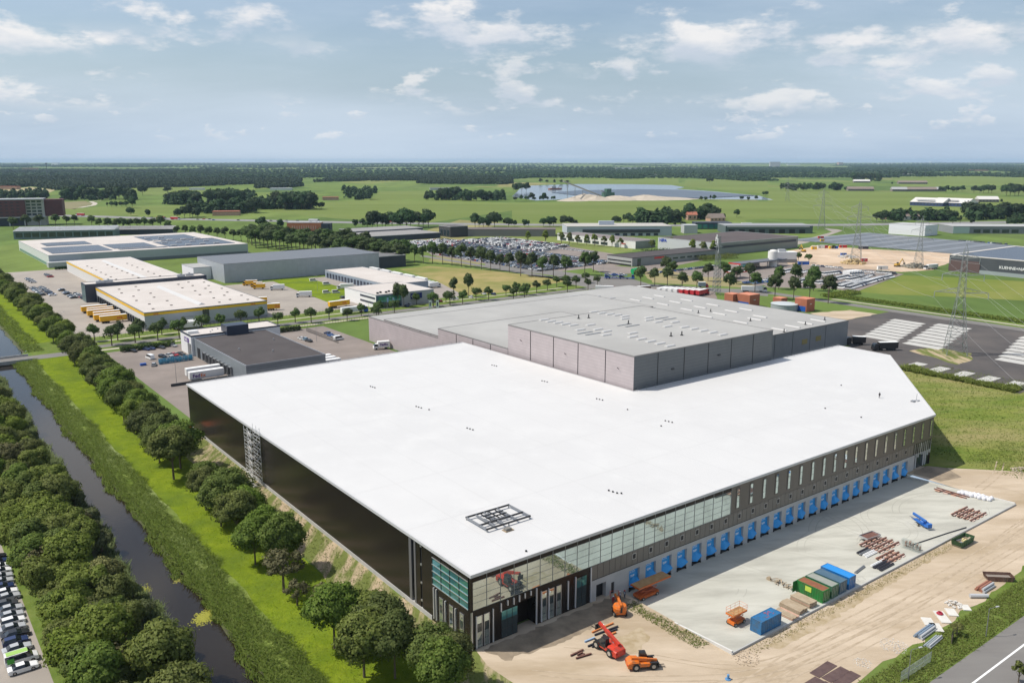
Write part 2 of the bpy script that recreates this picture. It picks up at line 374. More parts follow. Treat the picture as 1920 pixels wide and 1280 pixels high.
sheet('cycle_path', [rect(405, -50, 407.5, 190)], .032, PATH)
sheet('dealer_car_park', [uvl((338, 398), (470, 400), (505, 640), (400, 700), (338, 560))], .03, PAVED)
sheet('filling_station_forecourt', [uvl((400, 250), (520, 275), (560, 345), (430, 350), (395, 300))], .03, PAVED)
sheet('lorry_park', [uvl((262, 18), (290, 20), (391, 20), (391, 143), (288.5, 143), (288.5, 104), (223, 104), (223, 71), (262, 67))], .028, ASPH)
SLAB = M('pale concrete slab', (.44, .43, .40), (.50, .49, .455), .2, 7)
for n, (a, b, c, d) in enumerate(((313, 96.5, 373, 114), (313, 75, 379, 92.5), (313, 33, 379, 50))):
    k = 0; w = (c - a) / 8.0
    for i in range(8):
        MB().box(0, 0, 0, w * .8, d - b, .035).obj('parking_slab', SLAB, None, W(a + i * w, b + 2.1 * i, .03), AN, kind='structure')
for i in range(11):
    if i % 2 == 0: continue
    MB().box(0, 0, 0, 13, 5.0, .035).obj('parking_slab', SLAB, None, W(268 , 18 + i * 5.0, .03), AN, kind='structure')
sheet('sandy_verge', [wob(uvl((290, 55), (302, 55), (318, 62), (316, 78), (300, 82)), 4, 1, 13)], .04, TRACKSAND)
sheet('sandy_verge', [wob(uvl((340, 143), (378, 143), (378, 160), (350, 168)), 4, 1, 14)], .04, SAND)
sheet('vehicle_storage', [pxl(Z4, (-120, 1020), (-60, 930), (300, 902), (700, 930), (1020, 975), (660, 1108), (470, 1085), (0, 1075))], .04, PAVED)
sheet('construction_sand', [wob(pxl(Z4, (150, 800), (330, 760), (560, 775), (1000, 800), (1370, 815), (1420, 850), (1240, 945), (1000, 960), (150, 900)), 20, 4, 15)], .05,
      M('orange building sand', (.50, .36, .24), (.62, .49, .36), .05, 9, c3=(.40, .29, .19), scale3=.02))
sheet('grass_field', [pxl(Z4, (670, 1105), (1010, 985), (1500, 1005), (2000, 1035), (2000, 1180), (1500, 1150), (900, 1128))], .03,
      M('pasture', (.155, .19, .035), (.21, .22, .06), .03, 8, rough=.95, c3=(.13, .18, .03), scale3=.012, spec=.1))
sheet('site_road', [pxl(Z4, (0, 800), (300, 740), (560, 650), (520, 640), (420, 632), (480, 660), (260, 720), (-60, 790))], .06, PAVE)
sheet('junction_road', [pxl(Z3, (-200, 890), (0, 918), (330, 948), (620, 992), (860, 1000), (1030, 1050), (1500, 1078), (1920, 1118), (1920, 1142), (1480, 1108), (1000, 1090), (820, 1050), (560, 1040), (300, 985), (0, 948), (-200, 915))], .045, ROAD)
sheet('lorry_court', [pxl(Z3, (600, 1120), (800, 1075), (930, 1062), (1060, 1080), (1520, 1105), (1540, 1160), (900, 1160))], .05, M('brown court paving', (.20, .16, .135), (.24, .195, .165), .1, 7))
sheet('dry_verge', [wob(pxl(Z3, (1000, 960), (1120, 930), (1330, 990), (1560, 1000), (1800, 1050), (1900, 1085), (1500, 1062), (1050, 1040)), 10, 2, 33)], .048, M('dry sandy verge', (.30, .235, .12), (.22, .21, .075), .06, 8))
sheet('works_court', [pxl(Z3, (600, 900), (920, 925), (1360, 850), (1440, 870), (1000, 960), (760, 985), (600, 940))], .047, PAVED)
# highway
def strip(name, pts, w, z, m):
    P = [Vector((p[0], p[1], 0)) for p in pts]; l, r_ = [], []
    for i, p in enumerate(P):
        d = (P[min(i + 1, len(P) - 1)] - P[max(i - 1, 0)]).normalized(); n = Vector((-d.y, d.x, 0)); l.append(p + n * w / 2); r_.append(p - n * w / 2)
    return sheet(name, [l + r_[::-1]], z, m)
HWY = [at(x, y) for x, y in ((-260, 396), (0, 401), (180, 406), (330, 411), (480, 413.5), (700, 418), (1000, 421.5), (1300, 423), (1600, 421.5), (1920, 416), (2150, 411))]
strip('motorway', HWY, 34, .08, M('motorway asphalt', (.20, .195, .19), (.24, .235, .225), .05, 6))
strip('farm_road', [at(*Z1(x, y)) for x, y in ((600, 478), (700, 460), (715, 445), (680, 432), (760, 428))], 9, .08, PATH)
# far fields that stand out
for pts, c in (((Z1, (0, 350), (230, 322), (420, 345), (330, 380), (0, 390)), 1), ((Z1, (950, 330), (1250, 312), (1550, 340), (1500, 372), (1100, 385)), 0),
               ((Z1, (370, 440), (640, 428), (700, 450), (560, 490), (370, 480)), 2), ((Z1, (380, 500), (760, 470), (1400, 460), (1250, 510), (800, 545), (380, 530)), 0),
               ((Z2, (450, 440), (850, 415), (1250, 425), (1920, 440), (1920, 500), (1300, 590), (600, 560), (100, 505)), 0), ((Z3, (0, 440), (1100, 430), (1920, 430), (1920, 560), (1400, 590), (0, 590)), 0),
               ((Z4, (0, 340), (1100, 360), (1920, 410), (1920, 460), (1500, 560), (600, 570), (0, 560)), 0), ((Z4, (900, 235), (1920, 215), (1920, 310), (1000, 320)), 0),
               ((Z2, (930, 355), (1350, 350), (1250, 410), (850, 420)), 0), ((Z3, (440, 270), (1250, 255), (1250, 305), (440, 300)), 0), ((Z3, (1300, 270), (1920, 245), (1920, 375), (1290, 320)), 0)):
    f = pts[0]; m = (M('bright pasture', (.128, .172, .04), (.158, .195, .055), .012, 8, rough=.95, c3=(.17, .22, .06), scale3=.005, spec=.1, stretch=(.2, (.25, 1, 1))),
                     M('stubble field', (.30, .26, .12), (.36, .30, .15), .01, 6), M('fallow land', (.17, .155, .06), (.21, .18, .08), .02, 6))[c]
    sheet('field', [[at(*f(x, y)) for x, y in pts[1:]]], .05, m)
# lake with floating solar field and sand works
sheet('lake', [pxl(Z3, (60, 335), (150, 312), (480, 301), (900, 302), (1200, 309), (1295, 325), (1230, 338), (1500, 355), (1850, 388), (1960, 420), (1500, 415), (1150, 405), (800, 405), (420, 415), (180, 425), (0, 395))], .12,
      M('lake water', (.10, .125, .15), rough=.12, spec=.5))
mb = MB(); mb.prism([tuple(p.xy) for p in pxl(Z3, (500, 350), (900, 341), (1250, 345), (1500, 362), (1830, 388), (1400, 408), (900, 402), (690, 408), (300, 366))], .3, .9)
mb.obj('floating_solar_field', lined('floating solar panels', (.035, .045, .07), (.10, .12, .15), 14, .25, 'u', rough=.3), kind='structure')

# ------------------------------------------------------------------ vegetation
GREEN = leaf_mat('broadleaf foliage', (.088, .135, .026), (.20, .25, .062), .4)
GREEN2 = leaf_mat('olive foliage', (.115, .155, .028), (.24, .275, .07), .4)
DARKG = leaf_mat('street tree foliage', (.058, .10, .03), (.13, .18, .06))
PALE = leaf_mat('willow foliage', (.13, .165, .055), (.23, .26, .11), .4)
BROWNLEAF = leaf_mat('thin browning foliage', (.12, .13, .045), (.26, .25, .10))
REED = leaf_mat('reed blades', (.09, .145, .018), (.185, .23, .055), .4, False)
FARG = leaf_mat('distant foliage', (.026, .056, .024), (.065, .105, .042), .15)
BARK = M('bark', (.10, .075, .05), (.16, .12, .08), 2, 5, bump=.5)
def quad_mesh(name, cen, nor, size, m, asp=1.0, seed=0, shade=None):
    rs = np.random.RandomState(seed); n = len(cen)
    nor = nor / (np.linalg.norm(nor, axis=1, keepdims=True) + 1e-9)
    t = np.cross(nor, rs.normal(size=(n, 3))); t /= np.linalg.norm(t, axis=1, keepdims=True) + 1e-9
    b = np.cross(nor, t); s = np.asarray(size).reshape(-1, 1) * .5
    v = np.stack([cen - t * s * asp - b * s * .45, cen + t * s * .25 * asp - b * s, cen + t * s * asp + b * s * .35, cen - t * s * .2 * asp + b * s], 1).reshape(-1, 3)
    me = raw_quads(name, v, m)
    if shade is not None: me.normals_split_custom_set_from_vertices(np.repeat(shade / np.linalg.norm(shade, axis=1, keepdims=True), 4, 0).tolist())
    return me
def raw_quads(name, v, m):
    n = len(v) // 4; me = bpy.data.meshes.new(name); me.vertices.add(4 * n); me.vertices.foreach_set('co', v.astype(np.float32).ravel())
    me.loops.add(4 * n); me.loops.foreach_set('vertex_index', np.arange(4 * n, dtype=np.int32)); me.polygons.add(n)
    me.polygons.foreach_set('loop_start', np.arange(0, 4 * n, 4, dtype=np.int32)); me.materials.append(m); me.update(); me.validate(); return me
def crown_pts(seed, rx, rz, zc, nlobe, nleaf, lobe=.36, sparse=0.0, pear=0.0):
    rs = np.random.RandomState(seed); d = rs.normal(size=(nlobe, 3)); d[:, 2] = np.abs(d[:, 2]) * 1.1 - .45
    d /= np.linalg.norm(d, axis=1, keepdims=True)
    rad = rs.uniform(.55, .92, (nlobe, 1)); c = d * rad * np.array([rx, rx, rz]) * (1 - lobe * .45)
    c[:, :2] *= (1 - pear * (c[:, 2:3] / rz)); lr = lobe * rx * rs.uniform(.6, 1.15, nlobe)
    k = rs.randint(0, nlobe, nleaf); dn = rs.normal(size=(nleaf, 3)); dn[:, 2] += .25; dn /= np.linalg.norm(dn, axis=1, keepdims=True)
    shell = rs.uniform(.55, 1.08, (nleaf, 1)); p = c[k] + dn * lr[k, None] * shell * np.array([1, 1, .8])
    out = p / np.array([rx, rx, rz]); q = np.linalg.norm(out, axis=1); keep = (q > .42) | (rs.rand(nleaf) < .25)
    nor = dn + .35 * out / (q[:, None] + .1) + rs.normal(size=(nleaf, 3)) * .55
    sh = dn * .75 + .55 * out / (q[:, None] + .1) + nor * .25 + np.array([0, 0, .2]); p = p[keep]; p[:, 2] += zc; return p, nor[keep], c + np.array([0, 0, zc]), sh[keep]
def trunk_mesh(h, r0, lobes, z0, n=8):
    mb = MB(); mb.rod((0, 0, -.1), (0, 0, h * .55), r0, r0 * .6, n=7); mb.rod((0, 0, h * .55), (0, 0, h * .85), r0 * .6, r0 * .15, n=5)
    for c in lobes[:n]: mb.rod((0, 0, z0 + (c[2] - z0) * .25), c, r0 * .35, r0 * .08, n=4, cap=False)
    return mb.mesh('trunk', [BARK])
TREES = {}
def tree_kind(key, seed, H, rx, z0, nlobe, nleaf, ls, m, lobe=.36, pear=0.0, r0=.22):
    rz = (H - z0) / 2; p, n, l, sh = crown_pts(seed, rx, rz, z0 + rz, nlobe, nleaf, lobe, pear=pear)
    rs = np.random.RandomState(seed + 1)
    TREES[key] = (quad_mesh('crown', p, n, rs.uniform(.6, 1.3, len(p)) * ls, m, 1.2, seed, sh), trunk_mesh(H, r0, l, z0), H)
for i in range(3): tree_kind(('row', i), 11 + i, 12.3, (4.9, 4.5, 5.2)[i], (2.3, 2.6, 2.0)[i], 58, 15000, .36, (GREEN, GREEN2, GREEN)[i])
for i in range(3): tree_kind(('wood', i), 31 + i, 9.5, (4.2, 3.7, 4.6)[i], .8, 44, 11000, .38, (GREEN2, GREEN, GREEN2)[i])
tree_kind(('bush', 0), 41, 5.0, 3.0, .1, 26, 4500, .36, PALE); tree_kind(('bush', 1), 42, 4.0, 2.6, .1, 22, 4000, .36, GREEN2)
tree_kind(('thin', 0), 51, 8.2, 3.4, 2.2, 40, 2300, .30, BROWNLEAF, lobe=.25); tree_kind(('thin', 1), 52, 6, 2.8, 1.2, 34, 1700, .28, BROWNLEAF, lobe=.25)
for i in range(2): tree_kind(('street', i), 61 + i, 7, (2.3, 2.7)[i], 2.0, 18, 1500, .42, DARKG, lobe=.45)
for i in range(2): tree_kind(('avenue', i), 71 + i, 13, (3.7, 3.3)[i], 3.0, 24, 2400, .6, DARKG, lobe=.42, pear=.25)
for i in range(2): tree_kind(('cone', i), 81 + i, 9, 2.3, 1.0, 22, 1500, .45, GREEN2, lobe=.4, pear=.55)
for i in range(3): tree_kind(('field', i), 91 + i, 14, (6, 7.5, 5)[i], 1.0, 22, 2000, 1.0, FARG, lobe=.42)
tree_kind(('poplar', 0), 99, 17, 2.4, 1.5, 26, 1600, .7, FARG, lobe=.5)
def tree(key, loc, h, label, group, cat='tree', name='broadleaf_tree', wid=1.0, thin=False):
    cm, tm, H0 = TREES[key]; s = h / H0 * (1.25 if key[0] in ('field', 'poplar') else 1.3 if key[0] in ('street', 'avenue', 'cone') else 1.12)
    t = thing(name, label, cat, loc, rnd.uniform(0, 6.28), group); t.scale = (s * wid, s * wid, s)
    ob('crown', cm, t); ob('trunk', tm, t); return t

# the row beside the canal
row = [(-12.6, -10.8), (-9.8, -8.2), (-11, -4.5), (-15, 1), (-19, 4.5), (-13.8, 8.5), (-19.2, 15.5), (-14.2, 12.5)]
nrow = 0
def row_tree(u, v, h, key, wid=1.0):
    global nrow
    nrow += 1
    return tree(key, W(u, v), h, f'{"thin browning" if key[0] == "thin" else "dense green"} tree in the row between canal and hall, {ORD[nrow - 1]} from the sandy corner', 'trees in the row between canal and white-roofed hall', wid=wid)
for i, (u, v) in enumerate(row): row_tree(u, v, rnd.uniform(10.2, 13.4), ('row', i % 3), rnd.uniform(.88, 1.15))
row_tree(-15.6, 27, 6.5, ('thin', 1)); row_tree(-18.4, 34, 5.2, ('thin', 1)); row_tree(-18.5, 40.5, 8.8, ('thin', 0), 1.15)
for i, (u, v) in enumerate(((-15, 49), (-18.6, 56), (-14.2, 61.5), (-18, 68), (-14, 73), (-18, 80), (-14, 86), (-17.8, 92), (-15, 99))):
    row_tree(u, v, rnd.uniform(9.6, 13.2), ('row', rnd.randrange(3)), rnd.uniform(.88, 1.18))
for i, v in enumerate(np.arange(118, 300, 8.2)):
    row_tree(-16.5 + 6 * (v - 118) / 182 + (2.2 if i % 2 else -1.6), v + rnd.uniform(-1, 1), rnd.uniform(10.8, 13.6) * (1.1 if i in (0, 1) else 1), ('row', rnd.randrange(3)), rnd.uniform(.88, 1.18))
for i, v in enumerate(np.arange(322, 620, 9.5)):
    tree(('row', i % 3), W(-9.5 + (2 if i % 2 else -2), v), rnd.uniform(9.5, 12.5), f'bushy tree on the canal bank beyond the bridge, {ORD[i]} from the bridge', 'trees on the canal bank beyond the bridge', wid=1.05)
# dense belt on the other bank
r = random.Random(21); nw = 0; cnt = {}
for v in np.arange(2, 300, 6.3):
    for u in (-48.3, -53.2, -57.8):
        uu, vv = u + r.uniform(-1.2, 1.2), v + r.uniform(-1.8, 1.8)
        if u == -48.3 and r.random() < .25: continue
        if v > 110 and u == -57.8 and r.random() < .5: continue
        key = ('thin', 0) if r.random() < .03 else ('wood', r.randrange(3)); cnt[u] = cnt.get(u, 0) + 1
        tree(key, W(uu, vv), r.uniform(5.8, 10.6), f'leafy tree in the {({-48.3: "waterside", -53.2: "middle", -57.8: "car-side"})[u]} line of the dense canal belt, {ORD[cnt[u] - 1]} from the photo bottom', 'trees of the dense belt on the far canal bank')
for i, v in enumerate(np.arange(300, 440, 9)): tree(('wood', r.randrange(3)), W(-56 + r.uniform(-2, 2), v + 18), r.uniform(7, 9), f'leafy tree on the bank left of the canal, {ORD[i]} beyond the bridge', 'trees left of canal beyond bridge')
nb_ = 0
for v in np.arange(5, 125, 5.2):
    if r.random() < .8:
        nb_ += 1; tree(('bush', 0), W(-43.6 + r.uniform(-.8, .6), v), r.uniform(2.8, 4.6), f'pale willow bush at the water edge of the tree belt, {ORD[nb_ - 1]} from photo bottom', 'willow bushes along the canal edge', 'bush', 'willow_bush')
tree(('thin', 1), W(-45, 97), 5, 'bare brown bush at the water edge of the tree belt', None, 'bush', 'bare_bush')
# reeds and tufts
def blades(name, samples, hgt, wid, m, seed, lean=1.2, kind='stuff', label=None, cat=None):
    rs = np.random.RandomState(seed); n = len(samples); a = rs.uniform(0, 2 * np.pi, n); h = rs.uniform(.55, 1.2, n) * hgt; w = rs.uniform(.6, 1.3, n) * wid * .5
    dx, dy = np.cos(a) * w, np.sin(a) * w; lx, ly = rs.normal(size=n) * lean * h, rs.normal(size=n) * lean * h; z0 = samples[:, 2] - .05
    P = samples; v = np.empty((n, 4, 3)); v[:, 0] = np.c_[P[:, 0] - dx, P[:, 1] - dy, z0]; v[:, 1] = np.c_[P[:, 0] + dx, P[:, 1] + dy, z0]
    v[:, 2] = np.c_[P[:, 0] + lx + dx * .35, P[:, 1] + ly + dy * .35, z0 + h]; v[:, 3] = np.c_[P[:, 0] + lx - dx * .35, P[:, 1] + ly - dy * .35, z0 + h]
    nz = np.cross(v[:, 1] - v[:, 0], v[:, 3] - v[:, 0])[:, 2] < 0; v[nz] = v[nz][:, ::-1]
    me = raw_quads(name, v.reshape(-1, 3), m); nn = rs.normal(size=(n, 3)) * .28 + np.array([0, 0, 1.0]); nn /= np.linalg.norm(nn, axis=1, keepdims=True)
    me.normals_split_custom_set_from_vertices(np.repeat(nn, 4, 0).tolist())
    return ob(name, me, kind=kind, label=label, cat=cat)
def uvsamp(u0, u1, v0, v1, n, seed, wig=0, z=0.0, vp=1.0):
    rs = np.random.RandomState(seed); v = v0 + (v1 - v0) * rs.rand(n) ** vp; uo = wig * (np.sin(v * .11) + .6 * np.sin(v * .31 + 1) + .5 * np.sin(v * .83))
    t = rs.rand(n); u = u0 + (u1 - u0) * t + uo * ((t > .5) | (wig < 0)) ; u = u + rs.normal(size=n) * .15
    x = C0[0] + u * CU - v * SU; y = C0[1] + u * SU + v * CU; return np.c_[x, y, np.full(n, z)]
blades('reeds', uvsamp(-32.2, -25.2, -12, 306, 60000, 5, .7, -.1, 1.5), .6, .2, REED, 6, label='tall reeds and rough grass lining the right canal bank', cat='reeds')
blades('reeds', uvsamp(-33.2, -31.2, -12, 306, 9000, 15, -.8, -.95, 1.4), .8, .22, REED, 7, .5, label='reeds standing in the water along the right bank', cat='reeds')
blades('reeds', uvsamp(-44.5, -40.6, -5, 300, 22000, 8, -.7, -.9, 1.5), 1.1, .22, leaf_mat('grey-green reed', (.12, .165, .06), (.21, .25, .11), .4, False), 9, .5, label='tall pale reeds along the left canal bank', cat='reeds')
blades('reeds', uvsamp(-26, -18.5, 322, 640, 12000, 10, .5, -.1), .7, .4, REED, 11, label='reeds on the canal bank beyond the bridge', cat='reeds')
blades('lawn_tufts', uvsamp(-25.5, -9.2, -14, 304, 52000, 12, .3, 0, 1.6), .14, .2, leaf_mat('lawn blades', (.14, .20, .012), (.20, .255, .02), .4, False), 13, 1.2, label='mown grass on the canal lawn', cat='grass')
blades('verge_weeds', uvsamp(34, 140, -54, -47.5, 22000, 14, 1.0), .32, .2, leaf_mat('weeds', (.11, .15, .025), (.22, .245, .075), .4, False), 15, 1.0, label='weedy grass between sand and road', cat='weeds')
blades('yard_edge_weeds', uvsamp(32.8, 36.2, -24, -5, 1500, 16, .4), .3, .2, leaf_mat('weeds', (.11, .15, .025), (.22, .245, .075), .4, False), 17, 1.0, label='weeds growing against the yard wall', cat='weeds')
blades('sand_weeds', uvsamp(-9, -.6, -12, 160, 5500, 18, .4), .3, .2, leaf_mat('weeds', (.11, .15, .025), (.22, .245, .075), .4, False), 19, 1.0, label='weeds along the sand track', cat='weeds')
blades('meadow_weeds', uvsamp(168, 285, -30, 60, 16000, 20, 2), .35, .3, leaf_mat('meadow blades', (.10, .16, .022), (.20, .23, .06), .4, False), 21, 1.0, label='tall weeds of the meadow beside the hall', cat='weeds')
blades('meadow_edge_weeds', uvsamp(262, 268, 20, 66, 5000, 22, 2), 1.3, .6, GREEN2, 23, .9, label='high weeds along the striped lorry park', cat='weeds')
blades('yard_foot_weeds', uvsamp(40, 112, -31.4, -29.3, 1800, 61, .2), .2, .2, leaf_mat('dry weeds', (.17, .16, .05), (.28, .25, .10), .3, False), 62, 1.1, label='dry weeds at the foot of the yard edge', cat='weeds')
blades('meadow_weeds', uvsamp(172, 200, -24, -4, 2500, 63, 1), .3, .25, MATS['weeds'], 64, 1.0, label='weeds around the far end of the yard', cat='weeds')
# wheel tracks pressed into the sand
TRK = M('compacted sand track', (.37, .29, .20), (.46, .37, .265), .5, 8, rough=.95, lo=.42, hi=.58)
def tracks(pts, w=.38, gap=1.9, z=.03):
    for s_ in (-1, 1):
        P = [Vector((u, v + s_ * gap / 2)) for u, v in pts]; n = 14; mb = MB(); pv = None; rr = random.Random(int(pts[0][0] * 7 + s_))
        for i in range((len(P) - 1) * n + 1):
            k = min(len(P) - 2, i // n); t_ = i / n - k; a, b = P[k], P[k + 1]; m0 = (P[k + 1] - P[max(0, k - 1)]) / 2; m1 = (P[min(len(P) - 1, k + 2)] - P[k]) / 2
            h = a * (2 * t_ ** 3 - 3 * t_ ** 2 + 1) + m0 * (t_ ** 3 - 2 * t_ ** 2 + t_) + b * (-2 * t_ ** 3 + 3 * t_ ** 2) + m1 * (t_ ** 3 - t_ ** 2)
            ww = w * rr.uniform(.5, 1.2) / 2; c = (W(h.x, h.y - ww, z), W(h.x, h.y + ww, z))
            if pv: mb.quad(pv[0], c[0], c[1], pv[1])
            pv = c
        mb.obj('wheel_track', TRK, kind='structure')
for k, pts in enumerate((((30, -36), (60, -35), (100, -36.5), (150, -35), (180, -30)), ((34, -38.5), (70, -39.5), (110, -38.5), (160, -39)), ((20, -40), (48, -37), (90, -41), (140, -41.5)), ((14, -10), (24, -20), (36, -33), (60, -37.5)), ((5, -12), (18, -24), (40, -36), (80, -38)), ((0, -20), (20, -30), (45, -39.5), (75, -42)), ((150, -12), (158, -24), (150, -33), (120, -36)), ((152, -18), (166, -16), (178, -12)))): tracks(pts, z=.03 + k * .0015)
# duckweed
DUCK = leaf_mat('duckweed', (.20, .19, .03), (.32, .30, .07), 0)
for px, py, s, n in ((385, 1156, 1.9, 900), (266, 1108, 1.4, 300), (333, 1088, .6, 120), (196, 888, 1.3, 160), (232, 1152, 1.0, 60)):
    c = at(px, py, -1); rs = np.random.RandomState(px); q = rs.normal(size=(n, 2)) * s * .5
    p = np.c_[c.x + q[:, 0], c.y + q[:, 1] * 1.4, np.full(n, -.985) + rs.rand(n) * .006]
    ob('duckweed', quad_mesh('duckweed', p, np.tile([[0, 0, 1.]], (n, 1)) + rs.normal(size=(n, 3)) * .03, rs.uniform(.15, .4, n), DUCK, 1, px), kind='stuff')
# ------------------------------------------------------------------ building materials
ROOFW = M('white roof membrane', (.585, .58, .568), (.555, .55, .54), .03, 8, rough=.6, c3=(.60, .595, .582), scale3=.12)
COPING = M('coping trim', (.62, .62, .63), rough=.4)
BROWN = M('dark brown cassette cladding', (.017, .0135, .0115), (.022, .0175, .0145), .05, 5, rough=.27, spec=.2)
TAUPE = M('taupe cladding', (.115, .10, .085), (.13, .113, .097), .08, 5, rough=.42)
TAUPE2 = M('taupe cladding panel', (.155, .14, .12), (.175, .158, .137), .2, 5, rough=.45)
GLASS = M('reflective glazing', (.50, .60, .61), rough=.02, metal=.88)
GLASSD = M('dark glazing', (.03, .045, .05), rough=.04, spec=.9)
GLASST = M('teal glazing', (.10, .30, .32), rough=.03, metal=.6)
ALU = M('brushed aluminium', (.56, .57, .58), rough=.35, metal=.7)
DARK = M('dark interior', (.012, .012, .014), rough=.6)
BLACKM = M('black steel', (.02, .02, .022), rough=.45)
BLUEFILM = M('blue plastic film', (.02, .28, .66), (.035, .34, .74), .8, 4, rough=.35)
GREYM = M('galvanised steel', (.30, .31, .32), rough=.45, metal=.6)
REDP = M('red paint', (.55, .03, .025), rough=.4)
BEIGER = M('beige bitumen roof', (.50, .455, .415), (.56, .515, .475), .06, 7, rough=.9)
GREYR = M('grey roof felt', (.34, .335, .32), (.385, .38, .36), .05, 8, rough=.9, c3=(.31, .305, .29), scale3=.02)
DARKR = M('dark roof felt', (.055, .046, .045), (.07, .06, .058), .1, 7, rough=.9)
SKYL = M('skylight polycarbonate', (.53, .52, .50), rough=.4)
LGREY = M('light grey cladding', (.42, .425, .43), (.46, .465, .47), .05, 5, rough=.5)
YEL = M('yellow paint', (.82, .48, .015), rough=.45)
NAVY = M('navy cladding', (.022, .032, .055), (.03, .04, .068), .1, 4, rough=.4)
BLUEP = M('blue paint', (.02, .10, .42), rough=.4)

# ------------------------------------------------------------------ the big white-roofed hall
HH = 14.73
hall = thing('distribution_hall', 'huge white-roofed distribution hall with dark walls and a row of blue loading docks', 'warehouse', W(0, 0))
def cpart(name, mb, m, parent=None): return mb.obj(name, m, parent or hall)
OUT = [(0, 0), (160.5, 0), (222.1, 48.5), (222.1, 69.6), (109.5, 69.6), (107.7, 163.4), (0, 163.4)]
rp = [(-.25, -.35), (160.65, -.35), (222.4, 48.4), (222.4, 69.9), (109.5, 69.9), (107.7, 163.7), (-.25, 163.7)]
roof = cpart('roof', MB().prism(rp, 14.35, HH), [ROOFW])
SEAM = M('membrane seam', (.50, .495, .485), rough=.6)
for k in range(1, 15):
    x = 11 * k; y0, y1 = (.2, 163 if x < 107 else 69.3)
    if x > 160: y0 = (x - 160.5) * 48.5 / 61.6 + 1
    cpart('seam', MB().box(x - .05, y0, HH + .001, x + .05, y1, HH + .006), SEAM, roof)
for y in (23, 46): cpart('seam', MB().box(.3, y - .05, HH + .002, 160 if y < 30 else 190, y + .05, HH + .008), SEAM, roof)
for y in (92, 115, 138): cpart('seam', MB().box(.3, y - .05, HH + .002, 107, y + .05, HH + .008), SEAM, roof)
mb = MB()
def ring(mb, poly, w, z0, z1, closed=True):
    n = len(poly); P = [Vector((x, y, 0)) for x, y in poly]; ins = []
    for i in range(n):
        a = (P[i] - P[i - 1]).normalized(); b = (P[(i + 1) % n] - P[i]).normalized(); na, nb2 = Vector((-a.y, a.x, 0)), Vector((-b.y, b.x, 0))
        k = (na + nb2); k = k / max(.3, k.length_squared / 2); ins.append(P[i] + k * w)
    for i in range(n):
        j = (i + 1) % n; o0, o1, i0, i1 = P[i], P[j], ins[i], ins[j]
        vs = [(p.x, p.y, z) for z in (z0, z1) for p in (o0, o1, i1, i0)]
        mb.add(vs, [(0, 1, 5, 4), (4, 5, 6, 7), (2, 3, 7, 6)])
    return mb
cpart('coping', ring(MB(), [(x - .03 if x < 1 else x + .03, y - .03 if y < 1 else y + .03) for x, y in rp], .32, 14.3, HH + .16), [M('pale roof coping', (.52, .52, .52), rough=.5)], roof)
cpart('core', MB().prism([(3, 3), (159.5, 3), (221, 50), (221, 68.8), (108.6, 68.8), (106.8, 162.5), (3, 162.5)], 0, 14.3), DARK)
# west wall: dark cassettes over a concrete plinth
cpart('wall', MB().box(0, 21.4, .95, 3.2, 163.3, 14.33).box(0, 17.3, .95, 3.2, 19.1, 14.33).box(0, 13, .3, 3.2, 16.7, 14.33).box(0, .02, .1, 3.2, 13, 7.62), BROWN).__setitem__('label', 'glossy dark brown canal-side wall')
cpart('plinth', MB().box(-.12, 13.2, -.2, 3.1, 163.4, .95), CONCW)
cpart('wall', MB().box(0, 163.3, 0, 107.7, 163.42, 14.3).prism([(160.5, 0.05), (222.05, 48.5), (222.05, 69.5), (221, 69.5), (221, 49), (159.6, .6)], 0, 14.33), BROWN)
cpart('grey_strip', MB().box(-.06, 20.6, .95, .3, 21.5, 14.33).box(-.06, 18.95, .95, .3, 19.6, 14.33), M('grey cladding strip', (.13, .13, .135), rough=.4))
cpart('slot_window', MB().box(.15, 16.7, .5, .6, 17.3, 14.3), DARK)
for z in (13.6, 9.8, 6.0, 2.3): cpart('bracket', MB().box(-.05, 16.75, z, .14, 17.25, z + .35), ALU)
# glazed bands
PANE_S = MB().box(-1.45, -.03, -.66, 1.45, .03, .66).mesh('pane', [GLASS]); PANE_W = MB().box(-.03, -1.42, -.66, .03, 1.42, .66).mesh('pane', [GLASST])
band = cpart('glass_band', MB().box(.1, .12, 7.75, 71, 3.1, 14.3), DARK); bandw = cpart('glass_band', MB().box(.12, .3, 7.62, 3.1, 13, 14.3), DARK)
NC = 23; cw = 70.6 / NC; rh = 1.36
for i in range(NC):
    for j in range(4):
        o = ob('pane', PANE_S, band, (.35 + cw * (i + .5), .02 + rnd.uniform(-.003, .003), 7.78 + rh * (j + .5))); o.rotation_euler = (rnd.uniform(-.0016, .0016), 0, rnd.uniform(-.0016, .0016))
    cpart('spandrel_panel', MB().box(.35 + cw * i + .06, -.02, 13.26, .35 + cw * (i + 1) - .06, .11, 14.3), BROWN, band)
for i in range(NC + 1): cpart('mullion', MB().box(.35 + cw * i - .04, -.08, 7.7, .35 + cw * i + .04, .1, 14.31), M('pale mullion', (.30, .31, .30), rough=.4), band)
for j in range(5): cpart('transom', MB().box(.4, -.03, 7.75 + rh * j - .025, 70.9, .06, 7.75 + rh * j + .025), M('grey transom', (.24, .27, .265), rough=.4), band)
for i in range(4):
    for j in range(4): ob('pane', PANE_W, bandw, (.02, .75 + 3.03 * (i + .5), 7.72 + rh * (j + .5)))
    cpart('spandrel_panel', MB().box(-.02, .75 + 3.03 * i + .06, 13.2, .11, .75 + 3.03 * (i + 1) - .06, 14.3), BROWN, bandw)
for i in range(5): cpart('mullion', MB().box(-.1, .75 + 3.03 * i - .04, 7.66, .1, .75 + 3.03 * i + .04, 14.31), BLACKM, bandw)
